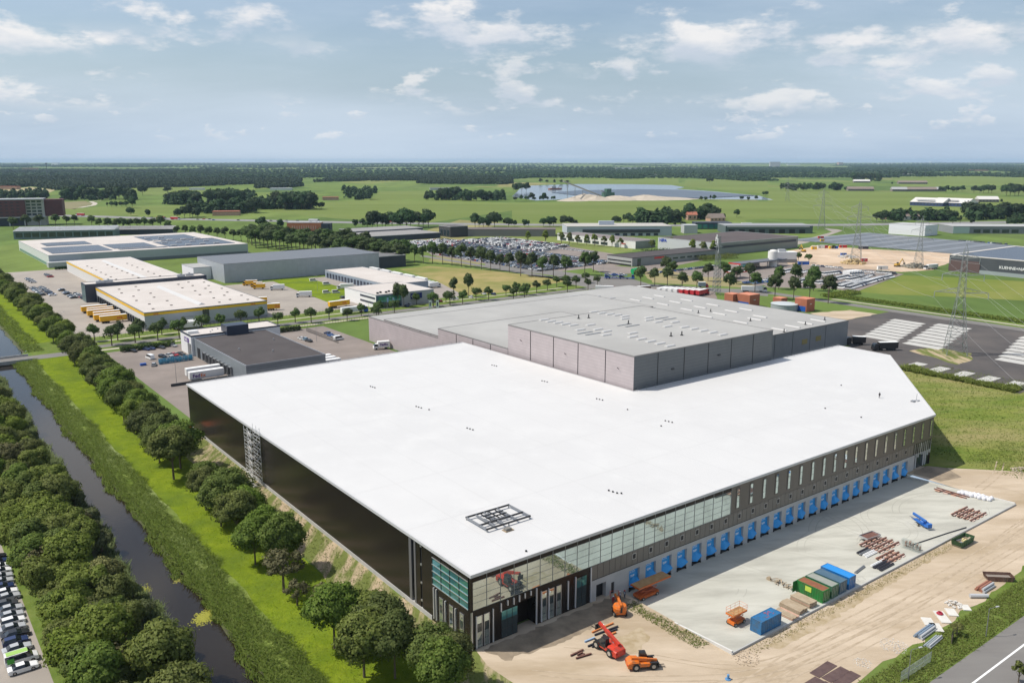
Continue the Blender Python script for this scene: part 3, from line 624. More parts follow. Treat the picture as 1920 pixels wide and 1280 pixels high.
for j in range(5): cpart('transom', MB().box(-.14, .8, 7.7 + rh * j - .07, .1, 12.9, 7.7 + rh * j + .07), ALU, bandw)
cpart('corner_post', MB().box(-.16, -.16, 7.6, .34, .3, 14.32), BROWN); cpart('column', MB().rod((.12, -.05, 0), (.12, -.05, 7.6), .2, n=10), ALU)
# office ground floor
cpart('wall', MB().box(.02, 0, .1, 10.4, 3.1, 7.72).box(14.8, 0, .1, 28.6, 3.1, 7.72).box(10.4, 2.6, 0, 14.8, 3.1, 7.7).box(10.4, .02, 6.0, 14.8, 3.1, 7.72), BROWN)
FIN = MB().box(-.09, -.28, 0, .09, .0, 1).mesh('fin', [M('silver fin', (.68, .69, .70), rough=.35, metal=.3)])
FINW = MB().box(-.28, -.09, 0, 0, .09, 1).mesh('fin', [MATS['silver fin']])
def tall_window_s(u0, u1, z0, z1):
    w = cpart('window', MB().box(u0, -.08, z0, u1, -.02, z1), BLACKM); n = 4; h = (z1 - z0) / n
    for k in range(n): cpart('pane', MB().box(u0 + .09, -.12, z0 + h * k + .06, u1 - .09, -.085, z0 + h * (k + 1) - .06), GLASSD if k == 2 else GLASS, w)
    cpart('frame', MB().box(u0 - .06, -.15, z0, u0 + .06, .0, z1).box(u1 - .06, -.15, z0, u1 + .06, 0, z1).box(u0 + .06, -.15, z1 - .1, u1 - .06, 0, z1), ALU, w)
def tall_window_w(v0, v1, z0, z1):
    w = cpart('window', MB().box(-.08, v0, z0, -.02, v1, z1), BLACKM); n = 4; h = (z1 - z0) / n
    for k in range(n): cpart('pane', MB().box(-.12, v0 + .09, z0 + h * k + .06, -.085, v1 - .09, z0 + h * (k + 1) - .06), GLASSD if k == 2 else GLASS, w)
    cpart('frame', MB().box(-.15, v0 - .06, z0, 0, v0 + .06, z1).box(-.15, v1 - .06, z0, 0, v1 + .06, z1).box(-.15, v0 + .06, z1 - .1, 0, v1 - .06, z1), ALU, w)
for a in (1.15, 2.75, 16.1, 17.9, 19.7): tall_window_s(a, a + 1.15, .2, 6.4)
for a in (9.2, 5.8, 2.3): tall_window_w(a, a + 1.15, .2, 6.1)
for a, z0, z1 in ((12.3, .8, 7.2), (11.4, .8, 7.2), (8.3, .3, 6.2), (4.9, .3, 6.2)):
    o = ob('fin', FINW, hall, (0, a, z0)); o.scale = (1, 1, z1 - z0)
for a, z0, z1 in ((1.02, .2, 6.5), (4.7, .2, 6.8), (6.5, 5.6, 7.3), (8.0, 6.4, 7.4), (9.4, 6.1, 7.4), (10.7, 6.2, 7.5), (12, 6.5, 7.5), (13.4, 6.6, 7.5), (14.75, .2, 7.6), (15.95, .3, 6.6), (17.75, .3, 6.6), (22.6, .6, 6.6), (24.5, .3, 6.8), (28.5, .2, 7.6)):
    o = ob('fin', FIN, hall, (a, -.01, z0)); o.scale = (1, 1, z1 - z0)
for u0, u1, z1 in ((6.6, 10.3, 5.6), (24.8, 27.4, 6.4)):
    e = cpart('glazed_entrance', MB().box(u0, -.09, .1, u1, -.02, z1), BLACKM); nn = 3 if u1 - u0 > 3 else 2; w_ = (u1 - u0) / nn; h = (z1 - .1) / 3
    for i in range(nn):
        for k in range(3): cpart('pane', MB().box(u0 + w_ * i + .07, -.13, .1 + h * k + .06, u0 + w_ * (i + 1) - .07, -.095, .1 + h * (k + 1) - .06), GLASST if k == 2 else GLASSD, e)
# loading side: concrete below, panels above
NB = 23; DU = 4.81; D0 = 39.1; OPW = 3.05; OPT = 3.6; ZD = -1.05
cpart('wall', MB().box(36, 2.0, -1.6, 151.5, 3.1, 4.6), DARK)
cpart('concrete_wall', MB().box(28.65, -.12, 0, 30.0, 2.9, 4.58).box(30, -.12, 3.35, 32.7, 2.9, 4.58).box(32.7, -.12, 0, 34.1, 2.9, 4.58).box(34.1, -.12, 2.6, 35.0, 2.9, 4.58).box(35, -.12, -.5, 36.4, 2.9, 4.58), CONCW)
cpart('gate_opening', MB().box(30, .9, 0, 32.7, 1.0, 3.35), DARK); cpart('door', MB().box(34.1, .1, .05, 35, .16, 2.6), BLACKM)
PIER = MB().box(0, -.14, -1.5, DU - OPW, 1.98, OPT).mesh('concrete_pier', [CONCW]); LINT = MB().box(.012, -.12, OPT, DU - .012, 1.98, 4.58).mesh('concrete_panel', [CONCW])
film = MB()
w_, t_ = OPW, OPT - .05
fp = [(0, .5, t_), (w_, .5, t_), (w_, .35, 1.2), (w_, -.5, .35), (w_ * .45, -.45, -.15), (0, .45, -.2), (0, .48, 1.9), (w_ * .55, .42, 1.6)]
film.add(fp, [(0, 6, 7, 1), (1, 7, 2), (6, 5, 7), (7, 5, 4), (7, 4, 3, 2), (5, 4, 4)][:5])
FILMS = []
for q in range(4):
    rf_ = random.Random(q); f2 = MB(); f2.add([(x, y + (rf_.uniform(-.22, .12) if 3 <= i <= 5 else 0), z + (rf_.uniform(-.3, .35) if 3 <= i <= 7 else 0)) for i, (x, y, z) in enumerate(fp)], [(0, 6, 7, 1), (1, 7, 2), (6, 5, 7), (7, 5, 4), (7, 4, 3, 2)]); FILMS.append(f2.mesh('film_cover', [BLUEFILM]))
PRN = MB()
rp_ = random.Random(5)
for zrow in (3.05, 2.75, 2.5):
    x = .35
    while x < 2.1:
        l = rp_.uniform(.12, .42); PRN.box(x, .462, zrow, x + l, .468, zrow + .13); x += l + .1
PRN.box(.9, .41, 1.95, 2.1, .416, 2.12).box(1.0, .405, 1.68, 1.7, .411, 1.84).box(1.75, .405, 1.7, 2.0, .411, 1.95)
PRINT = PRN.mesh('white_print', [M('white film print', (.66, .74, .82), rough=.4)])
DOOR = MB().box(.02, .62, -1.3, w_ - .02, .7, t_).mesh('dock_door', [M('dock door steel', (.22, .24, .26), rough=.5)])
LEVEL = MB().box(.2, -.05, -1.15, w_ - .2, .6, -.75).box(.1, -.3, -1.2, .35, -.05, -.6).box(w_ - .35, -.3, -1.2, w_ - .1, -.05, -.6).mesh('dock_leveller', [BLACKM])
SQW = MB().box(-.5, -.13, -.62, .5, -.05, .62).mesh('square_window', [ALU]); SQP = MB().box(-.4, -.16, -.52, .4, -.132, .52).mesh('pane', [DARK])
for k in range(-1, NB):
    u = D0 + DU * k
    if k >= 0:
        b = ob('loading_dock', DOOR, hall, (u, 0, 0))
        for nm, me in (('film_cover', FILMS[rnd.randrange(4)]), ('white_print', PRINT), ('dock_leveller', LEVEL)): ob(nm, me, b)
        if k == 0: pass
    if k >= 0: ob('concrete_pier', PIER, hall, (u + OPW, 0, 0)); ob('concrete_panel', LINT, hall, (u, 0, 0))
cpart('concrete_pier', MB().box(36.4, -.13, -1.5, D0, 1.98, 4.58), CONCW)
cpart('concrete_wall', MB().box(D0 + DU * NB - .01, -.13, -1.4, 151.4, 2.5, 4.58), CONCW)
PW = 4.81 / 3
PANEL = MB().box(.04, -.07, 4.66, PW - .04, 2.9, 7.7).mesh('cladding_panel', [TAUPE2])
u = 28.7; n = 0
while u + PW < 160.4:
    if u < 150: ob('cladding_panel', PANEL, hall, (u, 0, 0))
    u += PW; n += 1
cpart('joint_backing', MB().box(28.7, .02, 4.62, 160.3, 2.95, 7.73), BLACKM); cpart('drip_rail', MB().box(28.7, -.16, 4.585, 151.4, .2, 4.655), BLACKM)
for k in range(NB):
    w = ob('square_window', SQW, hall, (D0 + DU * k + 1.35, 0, 6.5)); ob('pane', SQP, w)
cpart('wall', MB().box(71.05, -.05, 7.76, 160.45, 3.1, 14.34), TAUPE).__setitem__('label', 'taupe upper wall above the docks')
SLW = MB().box(-.5, -.1, 8.6, .5, -.052, 13.45).mesh('slot_window', [BLACKM]); SLP = [MB().box(-.4, -.14, 8.7 + 1.56 * j, .4, -.102, 8.7 + 1.56 * j + 1.5).mesh('pane', [GLASS if j != 2 else GLASS]) for j in range(3)]
SLR = MB().box(-.62, -.2, 8.5, -.5, 0, 13.55).box(-.62, -.2, 13.45, .62, 0, 13.55).box(.5, -.2, 8.5, .62, 0, 13.45).mesh('frame', [M('taupe window frame', (.19, .17, .15), rough=.4)])
for k in range(19):
    w = ob('slot_window', SLW, hall, (73.3 + 4.775 * k, 0, 0))
    for j in range(3):
        o = ob('pane', SLP[j], w); o.rotation_euler = (rnd.uniform(-.002, .002), 0, rnd.uniform(-.004, .004))
    ob('frame', SLR, w)
# far end entrance
cpart('wall', MB().box(151.5, .4, 0, 160.4, 3.1, 7.74), GLASSD)
for i, u in enumerate(np.linspace(151.6, 160.2, 9)):
    o = ob('fin', FIN, hall, (float(u), .3, (.2, .2, 3.4, 4.1, 3.8, .3, .3, 3, 3.5)[i])); o.scale = (2.0, 1, (7.4, 7.4, 4, 3.4, 3.6, 7.2, 7.2, 4.4, 4.0)[i])
# railing along the roof edges
def rail(name, label, a, b, z, parent=None):
    mb = MB(); A, B = Vector(a), Vector(b); n = int((B - A).length / 4)
    for i in range(n + 1):
        p = A.lerp(B, i / n); mb.rod((p.x, p.y, z), (p.x, p.y, z + 1.1), .045, n=4)
    for h in (.55, 1.1): mb.rod((A.x, A.y, z + h), (B.x, B.y, z + h), .035, n=4)
    return mb.obj(name, GREYM, None, W(0, 0), AN, label=label, cat='railing')
rail('guard_rail', 'thin steel guard rail on the roof edge facing the flat-roofed parcel depot', (1, 163.0), (106, 163.0), HH)
rail('guard_rail', 'thin steel guard rail on the white roof along the tall grey block', (110.5, 69.0), (221, 69.0), HH)

# ------------------------------------------------------------------ generic flat-roofed building
def fbuild(name, label, cat, u0, v0, u1, v1, h, wall, roofm, cop=COPING, root=None, z0=0.0, pin=.35, cw=.3, wallW=None, parapet=.25):
    t = root or thing(name, label, cat, W(u0, v0)); x, y = u1 - u0, v1 - v0
    ox, oy = (0, 0)
    if root:
        q = UV(root.location); ox, oy = u0 - q[0], v0 - q[1]
    mb = MB(); mb.box(ox, oy, z0, ox + x, oy + y, h)
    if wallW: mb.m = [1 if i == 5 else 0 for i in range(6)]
    mb.v[4:8] = [(a, b, h - .02) for a, b, c in mb.v[4:8]]
    w = mb.obj('wall', [wall] + ([wallW] if wallW else []), t)
    # roof slab inside a coping ring
    rf = MB().box(ox + cw - .05, oy + cw - .05, h - .6, ox + x - cw + .05, oy + y - cw + .05, h + .04).obj('roof', roofm, t)
    ring(MB(), [(ox - .06, oy - .06), (ox + x + .06, oy - .06), (ox + x + .06, oy + y + .06), (ox - .06, oy + y + .06)], cw, h - .25, h + parapet).obj('coping', cop, rf)
    t['_o'] = 0; del t['_o']
    return t
def strip_s(t, name, u0, u1, z0, z1, m, d=.08, v=0.0, parent=None): return MB().box(u0, v - d, z0, u1, v + .02, z1).obj(name, m, parent or t)
def strip_w(t, name, v0, v1, z0, z1, m, d=.08, u=0.0, parent=None): return MB().box(u - d, v0, z0, u + .02, v1, z1).obj(name, m, parent or t)
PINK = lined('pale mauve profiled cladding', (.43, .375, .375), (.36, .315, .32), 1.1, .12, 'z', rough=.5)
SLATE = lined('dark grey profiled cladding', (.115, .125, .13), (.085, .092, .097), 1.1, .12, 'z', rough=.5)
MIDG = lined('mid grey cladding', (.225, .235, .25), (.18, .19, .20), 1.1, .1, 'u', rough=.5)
# grey complex behind the hall
gc = thing('grey_warehouse', 'grey multi-block warehouse with mauve side walls behind the white roof', 'warehouse', W(0, 0))
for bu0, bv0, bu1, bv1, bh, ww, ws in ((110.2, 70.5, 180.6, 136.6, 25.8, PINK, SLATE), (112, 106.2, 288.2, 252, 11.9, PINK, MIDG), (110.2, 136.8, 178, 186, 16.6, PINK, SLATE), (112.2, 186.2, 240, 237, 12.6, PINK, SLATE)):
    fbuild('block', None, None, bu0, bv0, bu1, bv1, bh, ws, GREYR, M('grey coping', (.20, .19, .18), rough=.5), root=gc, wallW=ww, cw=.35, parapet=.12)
for i, v in enumerate((83.5, 97, 110, 123)): strip_w(gc, 'joint', v - .12, v + .12, 14.8, 25.5, BLACKM, .1, 110.2)
for v in (148, 160, 172): strip_w(gc, 'joint', v - .12, v + .12, 3, 16.3, BLACKM, .1, 110.2)
for v in (195, 204, 213, 222, 230): strip_w(gc, 'joint', v - .1, v + .1, .5, 12.3, BLACKM, .1, 112.2)
for u in (121, 133.5, 145.5, 157.5, 169.5): strip_s(gc, 'joint', u - .12, u + .12, 14.8, 25.5, BLACKM, .1, 70.5)
for u in (193, 206, 219, 232, 245, 258, 270): strip_s(gc, 'joint', u - .1, u + .1, .5, 11.6, M('joint grey', (.12, .12, .13)), .1, 106.2)
strip_w(gc, 'loading_door', 218, 222.5, 1.2, 3.6, DARK, .12, 112.2)
strip_s(gc, 'window', 262.5, 266.5, 5.2, 7.4, M('yellowish window', (.30, .25, .10), rough=.2), .12, 106.2); strip_s(gc, 'window', 252, 256, 5.0, 7.2, M('yellowish window', (.3, .25, .1)), .12, 106.2)
for (u, v, z) in ((110.1, 77, 20.5), (110.1, 103, 20.5), (110.1, 128, 21)): MB().rod((u - .1, v, z), (u - .9, v, z + .6), .12, n=5).obj('spotlight', BLACKM, gc)
for (u, z) in ((128, 19), (151, 20.5)): MB().box(u - .6, 70.1, z, u + .6, 70.5, z + .35).obj('spotlight', BLACKM, gc)
SKB = MB().add([(-2.1, -.75, 0), (2.1, -.75, 0), (2.1, .75, 0), (-2.1, .75, 0), (-2.0, -.5, .35), (2.0, -.5, .35), (2.0, .5, .35), (-2.0, .5, .35)], [(4, 5, 6, 7), (0, 1, 5, 4), (1, 2, 6, 5), (2, 3, 7, 6), (3, 0, 4, 7)]).mesh('skylight', [SKYL])
def sky_at(f, pts, z, deg, sx=1, sy=1, parent=gc):
    q = UV(parent.location)
    for x, y in pts:
        p = UV(at(*f(x, y), z)); o = ob('skylight', SKB, parent, (p[0] - q[0], p[1] - q[1], z + .05), R(deg)); o.scale = (sx, sy, 1)
sky_at(Z7, ((240, 400), (290, 412), (345, 422), (400, 432), (460, 440), (588, 438), (512, 475), (645, 472), (710, 487), (706, 513), (615, 340), (675, 350), (735, 358), (790, 365), (845, 374), (845, 392), (1025, 383),
            (1025, 402), (1095, 416), (1220, 418), (1165, 450), (1293, 455), (1365, 468), (1435, 482), (1505, 495), (1580, 512), (905, 500), (905, 528), (970, 545), (1040, 562), (1110, 578), (1185, 596)), 25.84, 0)
sky_at(Z7, ((825, 267), (925, 252), (1020, 237), (1105, 222), (1030, 300), (1130, 283), (1225, 267), (1310, 252), (1205, 340), (1310, 323), (1410, 306), (1505, 288), (1455, 375), (1555, 355), (1755, 322),
            (1645, 335), (1715, 418), (1820, 395), (1860, 375)), 11.94, -90, 1.9, .8)
sky_at(Z7, ((475, 247), (467, 220), (620, 227), (575, 265), (730, 240)), 11.94, 0, 2.0, .8)
sky_at(Z8, ((375, 245), (280, 265), (185, 290), (85, 312)), 11.94, -90, 1.9, .8)
for f, x, y, z in ((Z7, 500, 390, 25.8), (Z7, 575, 385, 25.8), (Z7, 873, 430, 25.8), (Z7, 1192, 522, 25.8), (Z7, 1273, 515, 25.8), (Z7, 1397, 348, 11.9), (Z7, 1490, 338, 11.9), (Z7, 1788, 408, 11.9), (Z8, 425, 240, 11.9), (Z8, 280, 275, 11.9), (Z8, 120, 330, 11.9)):
    p = UV(at(*f(x, y), z)); MB().rod((p[0], p[1], z), (p[0], p[1], z + 1.5), .22, n=8).box(p[0] - .4, p[1] - .4, z, p[0] + .4, p[1] + .4, z + .3).obj('vent_pipe', BLACKM, gc)
for x, y in ((575, 500), (870, 440), (1150, 390)):
    p = UV(at(*Z7(x, y), 25.8)); MB().box(p[0] - 3, p[1] - 2.2, 25.86, p[0] + 4, p[1] - 1.4, 26.0).box(p[0] - 4, p[1] + 1, 25.86, p[0] + 3, p[1] + 1.8, 26.0).obj('walkway_grating', GREYM, gc)
# round tank and brick kiosks
t = thing('water_tank', 'low round pale-topped water tank beside the brick kiosk', 'tank', W(*UV(at(1470, 581))))
MB().lathe([(7.6, 0), (7.6, 3.6), (7.75, 3.62), (7.75, 3.9)], 32).obj('tank_wall', M('grey tank steel', (.33, .36, .38), rough=.5), t); MB().lathe([(7.7, 3.91), (4, 4.4), (.1, 4.6)], 32).obj('tank_roof', M('pale tank roof', (.48, .52, .52), rough=.5), t)
BRICK = lined('orange brick', (.40, .135, .075), (.30, .10, .06), .4, .12, 'z', rough=.85); BRR = M('red kiosk roof', (.52, .19, .11), (.58, .24, .15), .3, 5)
for i, (px, py, w, h, lab) in enumerate(((1372, 572, 6.5, 7.2, 'smaller orange brick kiosk with blue door behind the red lorries'), (1402, 574, 9.5, 7.6, 'larger orange brick kiosk with wide blue doors behind the grey roof'), (1508, 582, 8, 7.4, 'orange brick kiosk with blue door beside the round tank'), (1462, 573, 6, 5, 'low red brick kiosk behind the round tank'))):
    p = UV(at(px, py)); t = fbuild('brick_kiosk', lab, 'kiosk', p[0] - w / 2, p[1] - w / 2, p[0] + w / 2, p[1] + w / 2, h, BRICK, BRR, BRR, cw=.3, parapet=.1)
    t['group'] = 'orange brick kiosks by the street'; strip_w(t, 'door', .6, w - 1, .1, h * .42, BLUEP, .1); strip_s(t, 'vent', w * .4, w * .6, h * .55, h * .62, ALU, .08)

# ------------------------------------------------------------------ parcel depot with dark roof (next to the hall)
t = fbuild('parcel_depot', 'flat dark-roofed parcel depot with white office end and grey walls', 'depot', 33.8, 204, 67, 269, 8.0, lined('blue-grey cladding', (.20, .225, .245), (.15, .17, .185), 1.0, .1, 'z', rough=.4), DARKR, M('steel coping', (.30, .32, .35), rough=.4, metal=.3))
fbuild('office', None, None, 32.6, 269.2, 74, 285, 9.0, M('white render', (.72, .72, .71), rough=.7), BEIGER, NAVY, root=t, cw=.4, parapet=.4)
strip_w(t, 'door', 57, 61, .1, 4.6, DARK)
for i in range(8):
    v = 50 - i * 4.6; d = strip_w(t, 'dock_door', v - 1.5, v + 1.5, .8, 4.0, DARK); MB().box(-.9, v - 1.8, .6, -.08, v - 1.5, 4.4).box(-.9, v + 1.5, .6, -.08, v + 1.8, 4.4).box(-.9, v - 1.8, 4.1, -.08, v + 1.8, 4.4).obj('dock_frame', GREYM, d)
s = MB().box(-1.3, 68.5, 5.6, -1.22, 75.5, 7.6).obj('sign', M('purple sign', (.10, .05, .22)), t); lettering(s, 'FedEx', (-1.33, 75, 6.0), FACE_W, 1.9, WHITE)
strip_w(t, 'stair', 66, 70, .3, 5.5, GREYM, .3, -1.2)
pb = MB().box(14, 62, 8.05, 24, 70, 12.4).obj('plant_room', NAVY, t); MB().box(-.5, 71, 9.02, 4, 74, 10.3).obj('air_handler', WHITE, t)
for x, y in ((8, 30), (18, 18), (9, 70), (11, 73.5), (14, 75), (27, 40)): MB().rod((x, y, 8), (x, y, 9.6 if y > 66 else 8.9), .3, n=8).obj('roof_vent', ALU, t)
for i, v in enumerate((0, 4, 8)): pass
canopy = thing('loading_canopy', 'pale flat canopy block at the end of the dark-roofed depot', 'canopy', W(68, 196)); MB().box(0, 0, 0, 26, 7, 4.4).obj('wall', LGREY, canopy); MB().box(-.2, -.2, 4.41, 26.2, 7.2, 4.6).obj('roof', BEIGER, canopy)

# ------------------------------------------------------------------ freight depot with yellow band
FREI = M('freight depot grey cladding', (.385, .40, .425), (.42, .435, .46), .06, 5, rough=.5)
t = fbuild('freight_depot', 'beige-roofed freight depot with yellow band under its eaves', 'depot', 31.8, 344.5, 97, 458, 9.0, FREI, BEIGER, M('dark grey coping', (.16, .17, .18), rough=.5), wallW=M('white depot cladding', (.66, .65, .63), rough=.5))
strip_s(t, 'yellow_band', -.2, 65.2, 7.4, 8.7, YEL, .14); strip_w(t, 'yellow_band', -.1, 113, 7.5, 8.75, YEL, .14); strip_w(t, 'base_band', .2, 113, 0, 4.4, M('depot dark base', (.12, .13, .14)), .1)
strip_s(t, 'base_band', .1, 65, 0, 1.3, M('depot grey base', (.25, .26, .28)), .1)
for x in (4.5, 56): lettering(t, 'DHL', (x, -.16, 7.55), FACE_S, 1.35, REDP)
wn = strip_s(t, 'window', 29.5, 33, 3.2, 8.0, BLACKM, .12)
for i in range(3):
    for j in range(3): MB().box(29.6 + i * 1.15, -.16, 3.3 + j * 1.55, 30.6 + i * 1.15, -.125, 4.7 + j * 1.55).obj('pane', GLASSD, wn)
strip_s(t, 'roller_door', 20, 24, .2, 4.6, M('light roller door', (.46, .47, .48)), .1); strip_s(t, 'lintel', 19.6, 24.4, 4.6, 5.0, GREYM, .3)
for i in range(22):
    v = 3 + i * 4.9
    if v < 110: d = strip_w(t, 'dock_door', v, v + 3, .9, 4.1, M('dock shutter', (.35, .36, .37)), .16); MB().box(-.8, v - .3, .6, -.17, v, 4.4).obj('bumper', DARK, d)
rg = MB().add([(20, 14, 9.05), (44, 14, 9.05), (44, 16, 9.05), (20, 16, 9.05)], []); MB().add([(30, 8, 9.05), (34, 8, 9.05), (34, 92, 9.05), (30, 92, 9.05), (32, 8.6, 10.1), (32, 91.5, 10.1)], [(0, 1, 4), (1, 2, 5, 4), (2, 3, 5), (3, 0, 4, 5)]).obj('ridge_skylight', SKYL, t)
hm = MB().box(-.6, -.6, 0, .6, .6, .35).mesh('roof_hatch', [M('dark roof hatch', (.17, .15, .13))])
for i in range(5):
    for j in range(6):
        x, y = (7, 18, 42, 50, 58)[i] + (j % 2) * 2.5, 10 + j * 17.0 + (i % 2) * 6
        ob('roof_hatch', hm, t, (x, y, 9.05))
fbuild('link', None, None, 26, 458.2, 100, 470, 11.0, NAVY, BEIGER, NAVY, root=t, cw=.5)
for i in range(7): strip_w(t, 'mullion', 114.5 + i * 1.6, 114.7 + i * 1.6, .2, 10.6, ALU, .16, -5.8)
strip_w(t, 'glazing', 114.2, 125.4, .3, 10.4, GLASST, .06, -5.8)
for x, y in ((1, 116), (6, 117), (50, 116), (56, 117.5)): MB().box(x, y, 11.05, x + 5, y + 2.2, 12.6).rod((x + 2.5, y + 1.1, 12.6), (x + 2.5, y + 1.1, 13.2), .7, n=10).obj('air_handler', LGREY, t)
fbuild('rear_hall', None, None, 46, 470.2, 93, 632, 8.2, FREI, BEIGER, COPING, root=t, wallW=M('white depot cladding', (.66, .65, .63)))
strip_w(t, 'yellow_band', 126, 287, 6.6, 7.8, YEL, .14, 14.2)
for j in range(8):
    for i in range(3): ob('roof_hatch', hm, t, (20 + 14 * i, 135 + j * 15, 8.25))
MB().add([(36, 130, 8.25), (39.5, 130, 8.25), (39.5, 270, 8.25), (36, 270, 8.25), (37.7, 130.5, 9.2), (37.7, 269.5, 9.2)], [(0, 1, 4), (1, 2, 5, 4), (2, 3, 5), (3, 0, 4, 5)]).obj('ridge_skylight', SKYL, t)

# big hall with solar roof
SOLAR = lined('solar panels', (.028, .034, .058), (.06, .07, .10), 1.9, .1, 'v', rough=.25)
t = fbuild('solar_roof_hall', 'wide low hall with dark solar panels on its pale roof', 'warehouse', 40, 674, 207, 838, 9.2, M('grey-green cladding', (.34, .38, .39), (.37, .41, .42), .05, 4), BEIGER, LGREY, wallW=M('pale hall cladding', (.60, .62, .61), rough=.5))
strip_w(t, 'glazing_strip', 2, 160, .4, 2.6, M('blue glazing', (.18, .33, .42), rough=.15, metal=.3), .12); strip_s(t, 'base_band', .2, 166, 0, 2.6, M('grey hall base', (.15, .17, .18)), .12)
for a, b, c, d in ((5, 12, 52, 70), (58, 12, 98, 20), (56, 25, 92, 70), (100, 14, 160, 70), (100, 85, 150, 140), (12, 85, 50, 120), (110, 74, 160, 80)): MB().box(a, b, 9.3, c, d, 9.55).obj('solar_array', SOLAR, t)
for i in range(14): MB().box(104 + (i % 4) * 13, 22 + (i // 4) * 30, 9.26, 109 + (i % 4) * 13, 24.5 + (i // 4) * 30, 10.1).obj('skylight', SKYL, t)
strip_s(t, 'entrance_box', -2, 24, .1, 4.2, LGREY, 9, -.1)
def rhall0(name, label, cat, px, L, D, h, wall, roofm, rz=0.0):
    t = thing(name, label, cat, px, rz); MB().box(0, 0, 0, L, D, h).obj('wall', wall, t); MB().add([(-.3, -2, h + .01), (L, -2, h + .01), (L, D, h + 3), (-.3, D, h + 3)], [(0, 1, 2, 3), (3, 2, 1, 0)]).obj('roof', roofm, t); return t
t = rhall0('office_building', 'low office with teal front and sloping pale roof behind the solar hall', 'office', at(*Z1(105, 716)), 104, 26, 9, M('teal glass wall', (.14, .20, .21), rough=.3), M('sloping white roof', (.50, .52, .54)), R(14))
for i in range(12): MB().box(2 + i * 8.4, -.2, 2, 9 + i * 8.4, .02, 7).obj('pane', GLASSD, t)
rhall0('showroom', 'long low showroom with white roof edge beyond the solar hall', 'showroom', at(*Z1(700, 682)), 90, 16, 6, NAVY, SKYL, R(8))
# tall grey shed
t = fbuild('grey_shed', 'tall windowless grey shed with long ridge roof', 'warehouse', 123, 492, 247, 552, 13.6, lined('pale grey shed cladding', (.36, .385, .41), (.33, .355, .375), 6, .03, 'u', rough=.45), lined('ribbed grey roof', (.155, .165, .18), (.11, .12, .13), 2.4, .2, 'u', rough=.5), M('shed coping', (.22, .23, .25)), parapet=.1)
fbuild('annexe', None, None, 247.2, 500, 276, 545, 9.5, NAVY, M('annexe roof', (.15, .15, .15)), LGREY, root=t); fbuild('annexe', None, None, 110, 520, 122.8, 548, 9, M('white annexe', (.72, .72, .73)), GREYR, LGREY, root=t)
# parcel company building
t = fbuild('parcel_office', 'grey parcel hall with blue lettered sign and glazed office corner', 'depot', 158, 331, 198, 372, 8.0, M('parcel hall cladding', (.40, .40, .40), (.43, .43, .43), .1, 4), BEIGER, LGREY, wallW=WHITE)
for z in (2.4, 5.4): strip_w(t, 'window_band', 1, 20, z, z + 1.1, NAVY, .12)
g = strip_s(t, 'glazed_front', .1, 17, .3, 7.3, M('blue glazed front', (.05, .11, .15), rough=.15), .5)
for i in range(5): MB().box(1.5 + i * 3, -.6, .4, 4.2 + i * 3, -.52, 3.4).obj('pane', GLASSD, g); MB().box(1.5 + i * 3, -.6, 3.8, 4.2 + i * 3, -.52, 7.0).obj('pane', GLASST, g)
s = strip_s(t, 'sign', 23.5, 31.5, 3.6, 6.9, M('dark blue sign', (.01, .02, .16)), .2); lettering(s, 'GLS.', (24.0, -.26, 4.2), FACE_S, 2.9, WHITE)
for x, y in ((3, 4), (6, 6), (9, 4.5), (12, 6.5), (15, 4.5)): MB().box(x, y, 8.05, x + 1.2, y + 1, 9).obj('roof_unit', BLACKM, t)
t = fbuild('parcel_dock_hall', 'long low parcel dock hall with open blue-grey dock doors', 'depot', 193, 380, 224, 476, 5.6, M('blue-grey dock wall', (.26, .31, .37)), BEIGER, LGREY)
for i in range(19):
    d = strip_w(t, 'dock_door', 2 + i * 4.9, 5.2 + i * 4.9, .3, 3.9, NAVY, .1)
# more halls of the estate: (name, label, cat, u0, v0, u1, v1, h, wall, roof, coping)
OLIVE = M('greenish grey cladding', (.22, .235, .22), (.25, .265, .25), .05, 4, rough=.5)
t = fbuild('tyre_workshop', 'low dark-roofed grey workshop with banded front and red sign', 'workshop', 424, 386, 530, 416, 7.0, OLIVE, DARKR, M('dark coping', (.07, .065, .065)), wallW=M('light banded wall', (.38, .385, .37)))
strip_w(t, 'window_band', 1, 29, 3.2, 4.2, DARK, .12); strip_w(t, 'base_band', 1, 29, 0, 1.4, DARK, .12); strip_s(t, 'sign', 26, 38, 4.6, 6.2, REDP, .15); strip_s(t, 'door', 6, 10, .1, 6, GLASSD, .12)
for i in range(6): strip_s(t, 'window', 40 + i * 9, 46 + i * 9, 3, 4.2, GLASSD, .12)
t = fbuild('pale_hall', 'large white-walled hall with brown roof and blue lettering', 'warehouse', 547, 398, 668, 474, 11.2, OLIVE, M('brown-black roof', (.075, .058, .055), (.095, .075, .07), .05, 6), LGREY, wallW=M('pale hall wall', (.52, .53, .54), rough=.5))
lettering(t, 'NIPA', (-.25, 74, 7.4), FACE_W, 4.4, M('blue lettering', (.01, .05, .42))); strip_w(t, 'door', 1, 8, .2, 9, NAVY, .15); strip_s(t, 'window_band', 4, 118, 6.4, 8.6, NAVY, .12)
t = fbuild('white_showroom', 'low white-fronted showroom behind the packed car lot', 'showroom', 528, 486, 556, 606, 7.4, OLIVE, M('brown showroom roof', (.20, .17, .16)), LGREY, wallW=M('white showroom wall', (.70, .69, .67)))
lettering(t, 'Nissan', (-.2, 20, 3.4), FACE_W, 2.4, REDP)
for i in range(6): strip_w(t, 'window', 40 + i * 13, 50 + i * 13, .6, 3.4, GLASSD, .1)
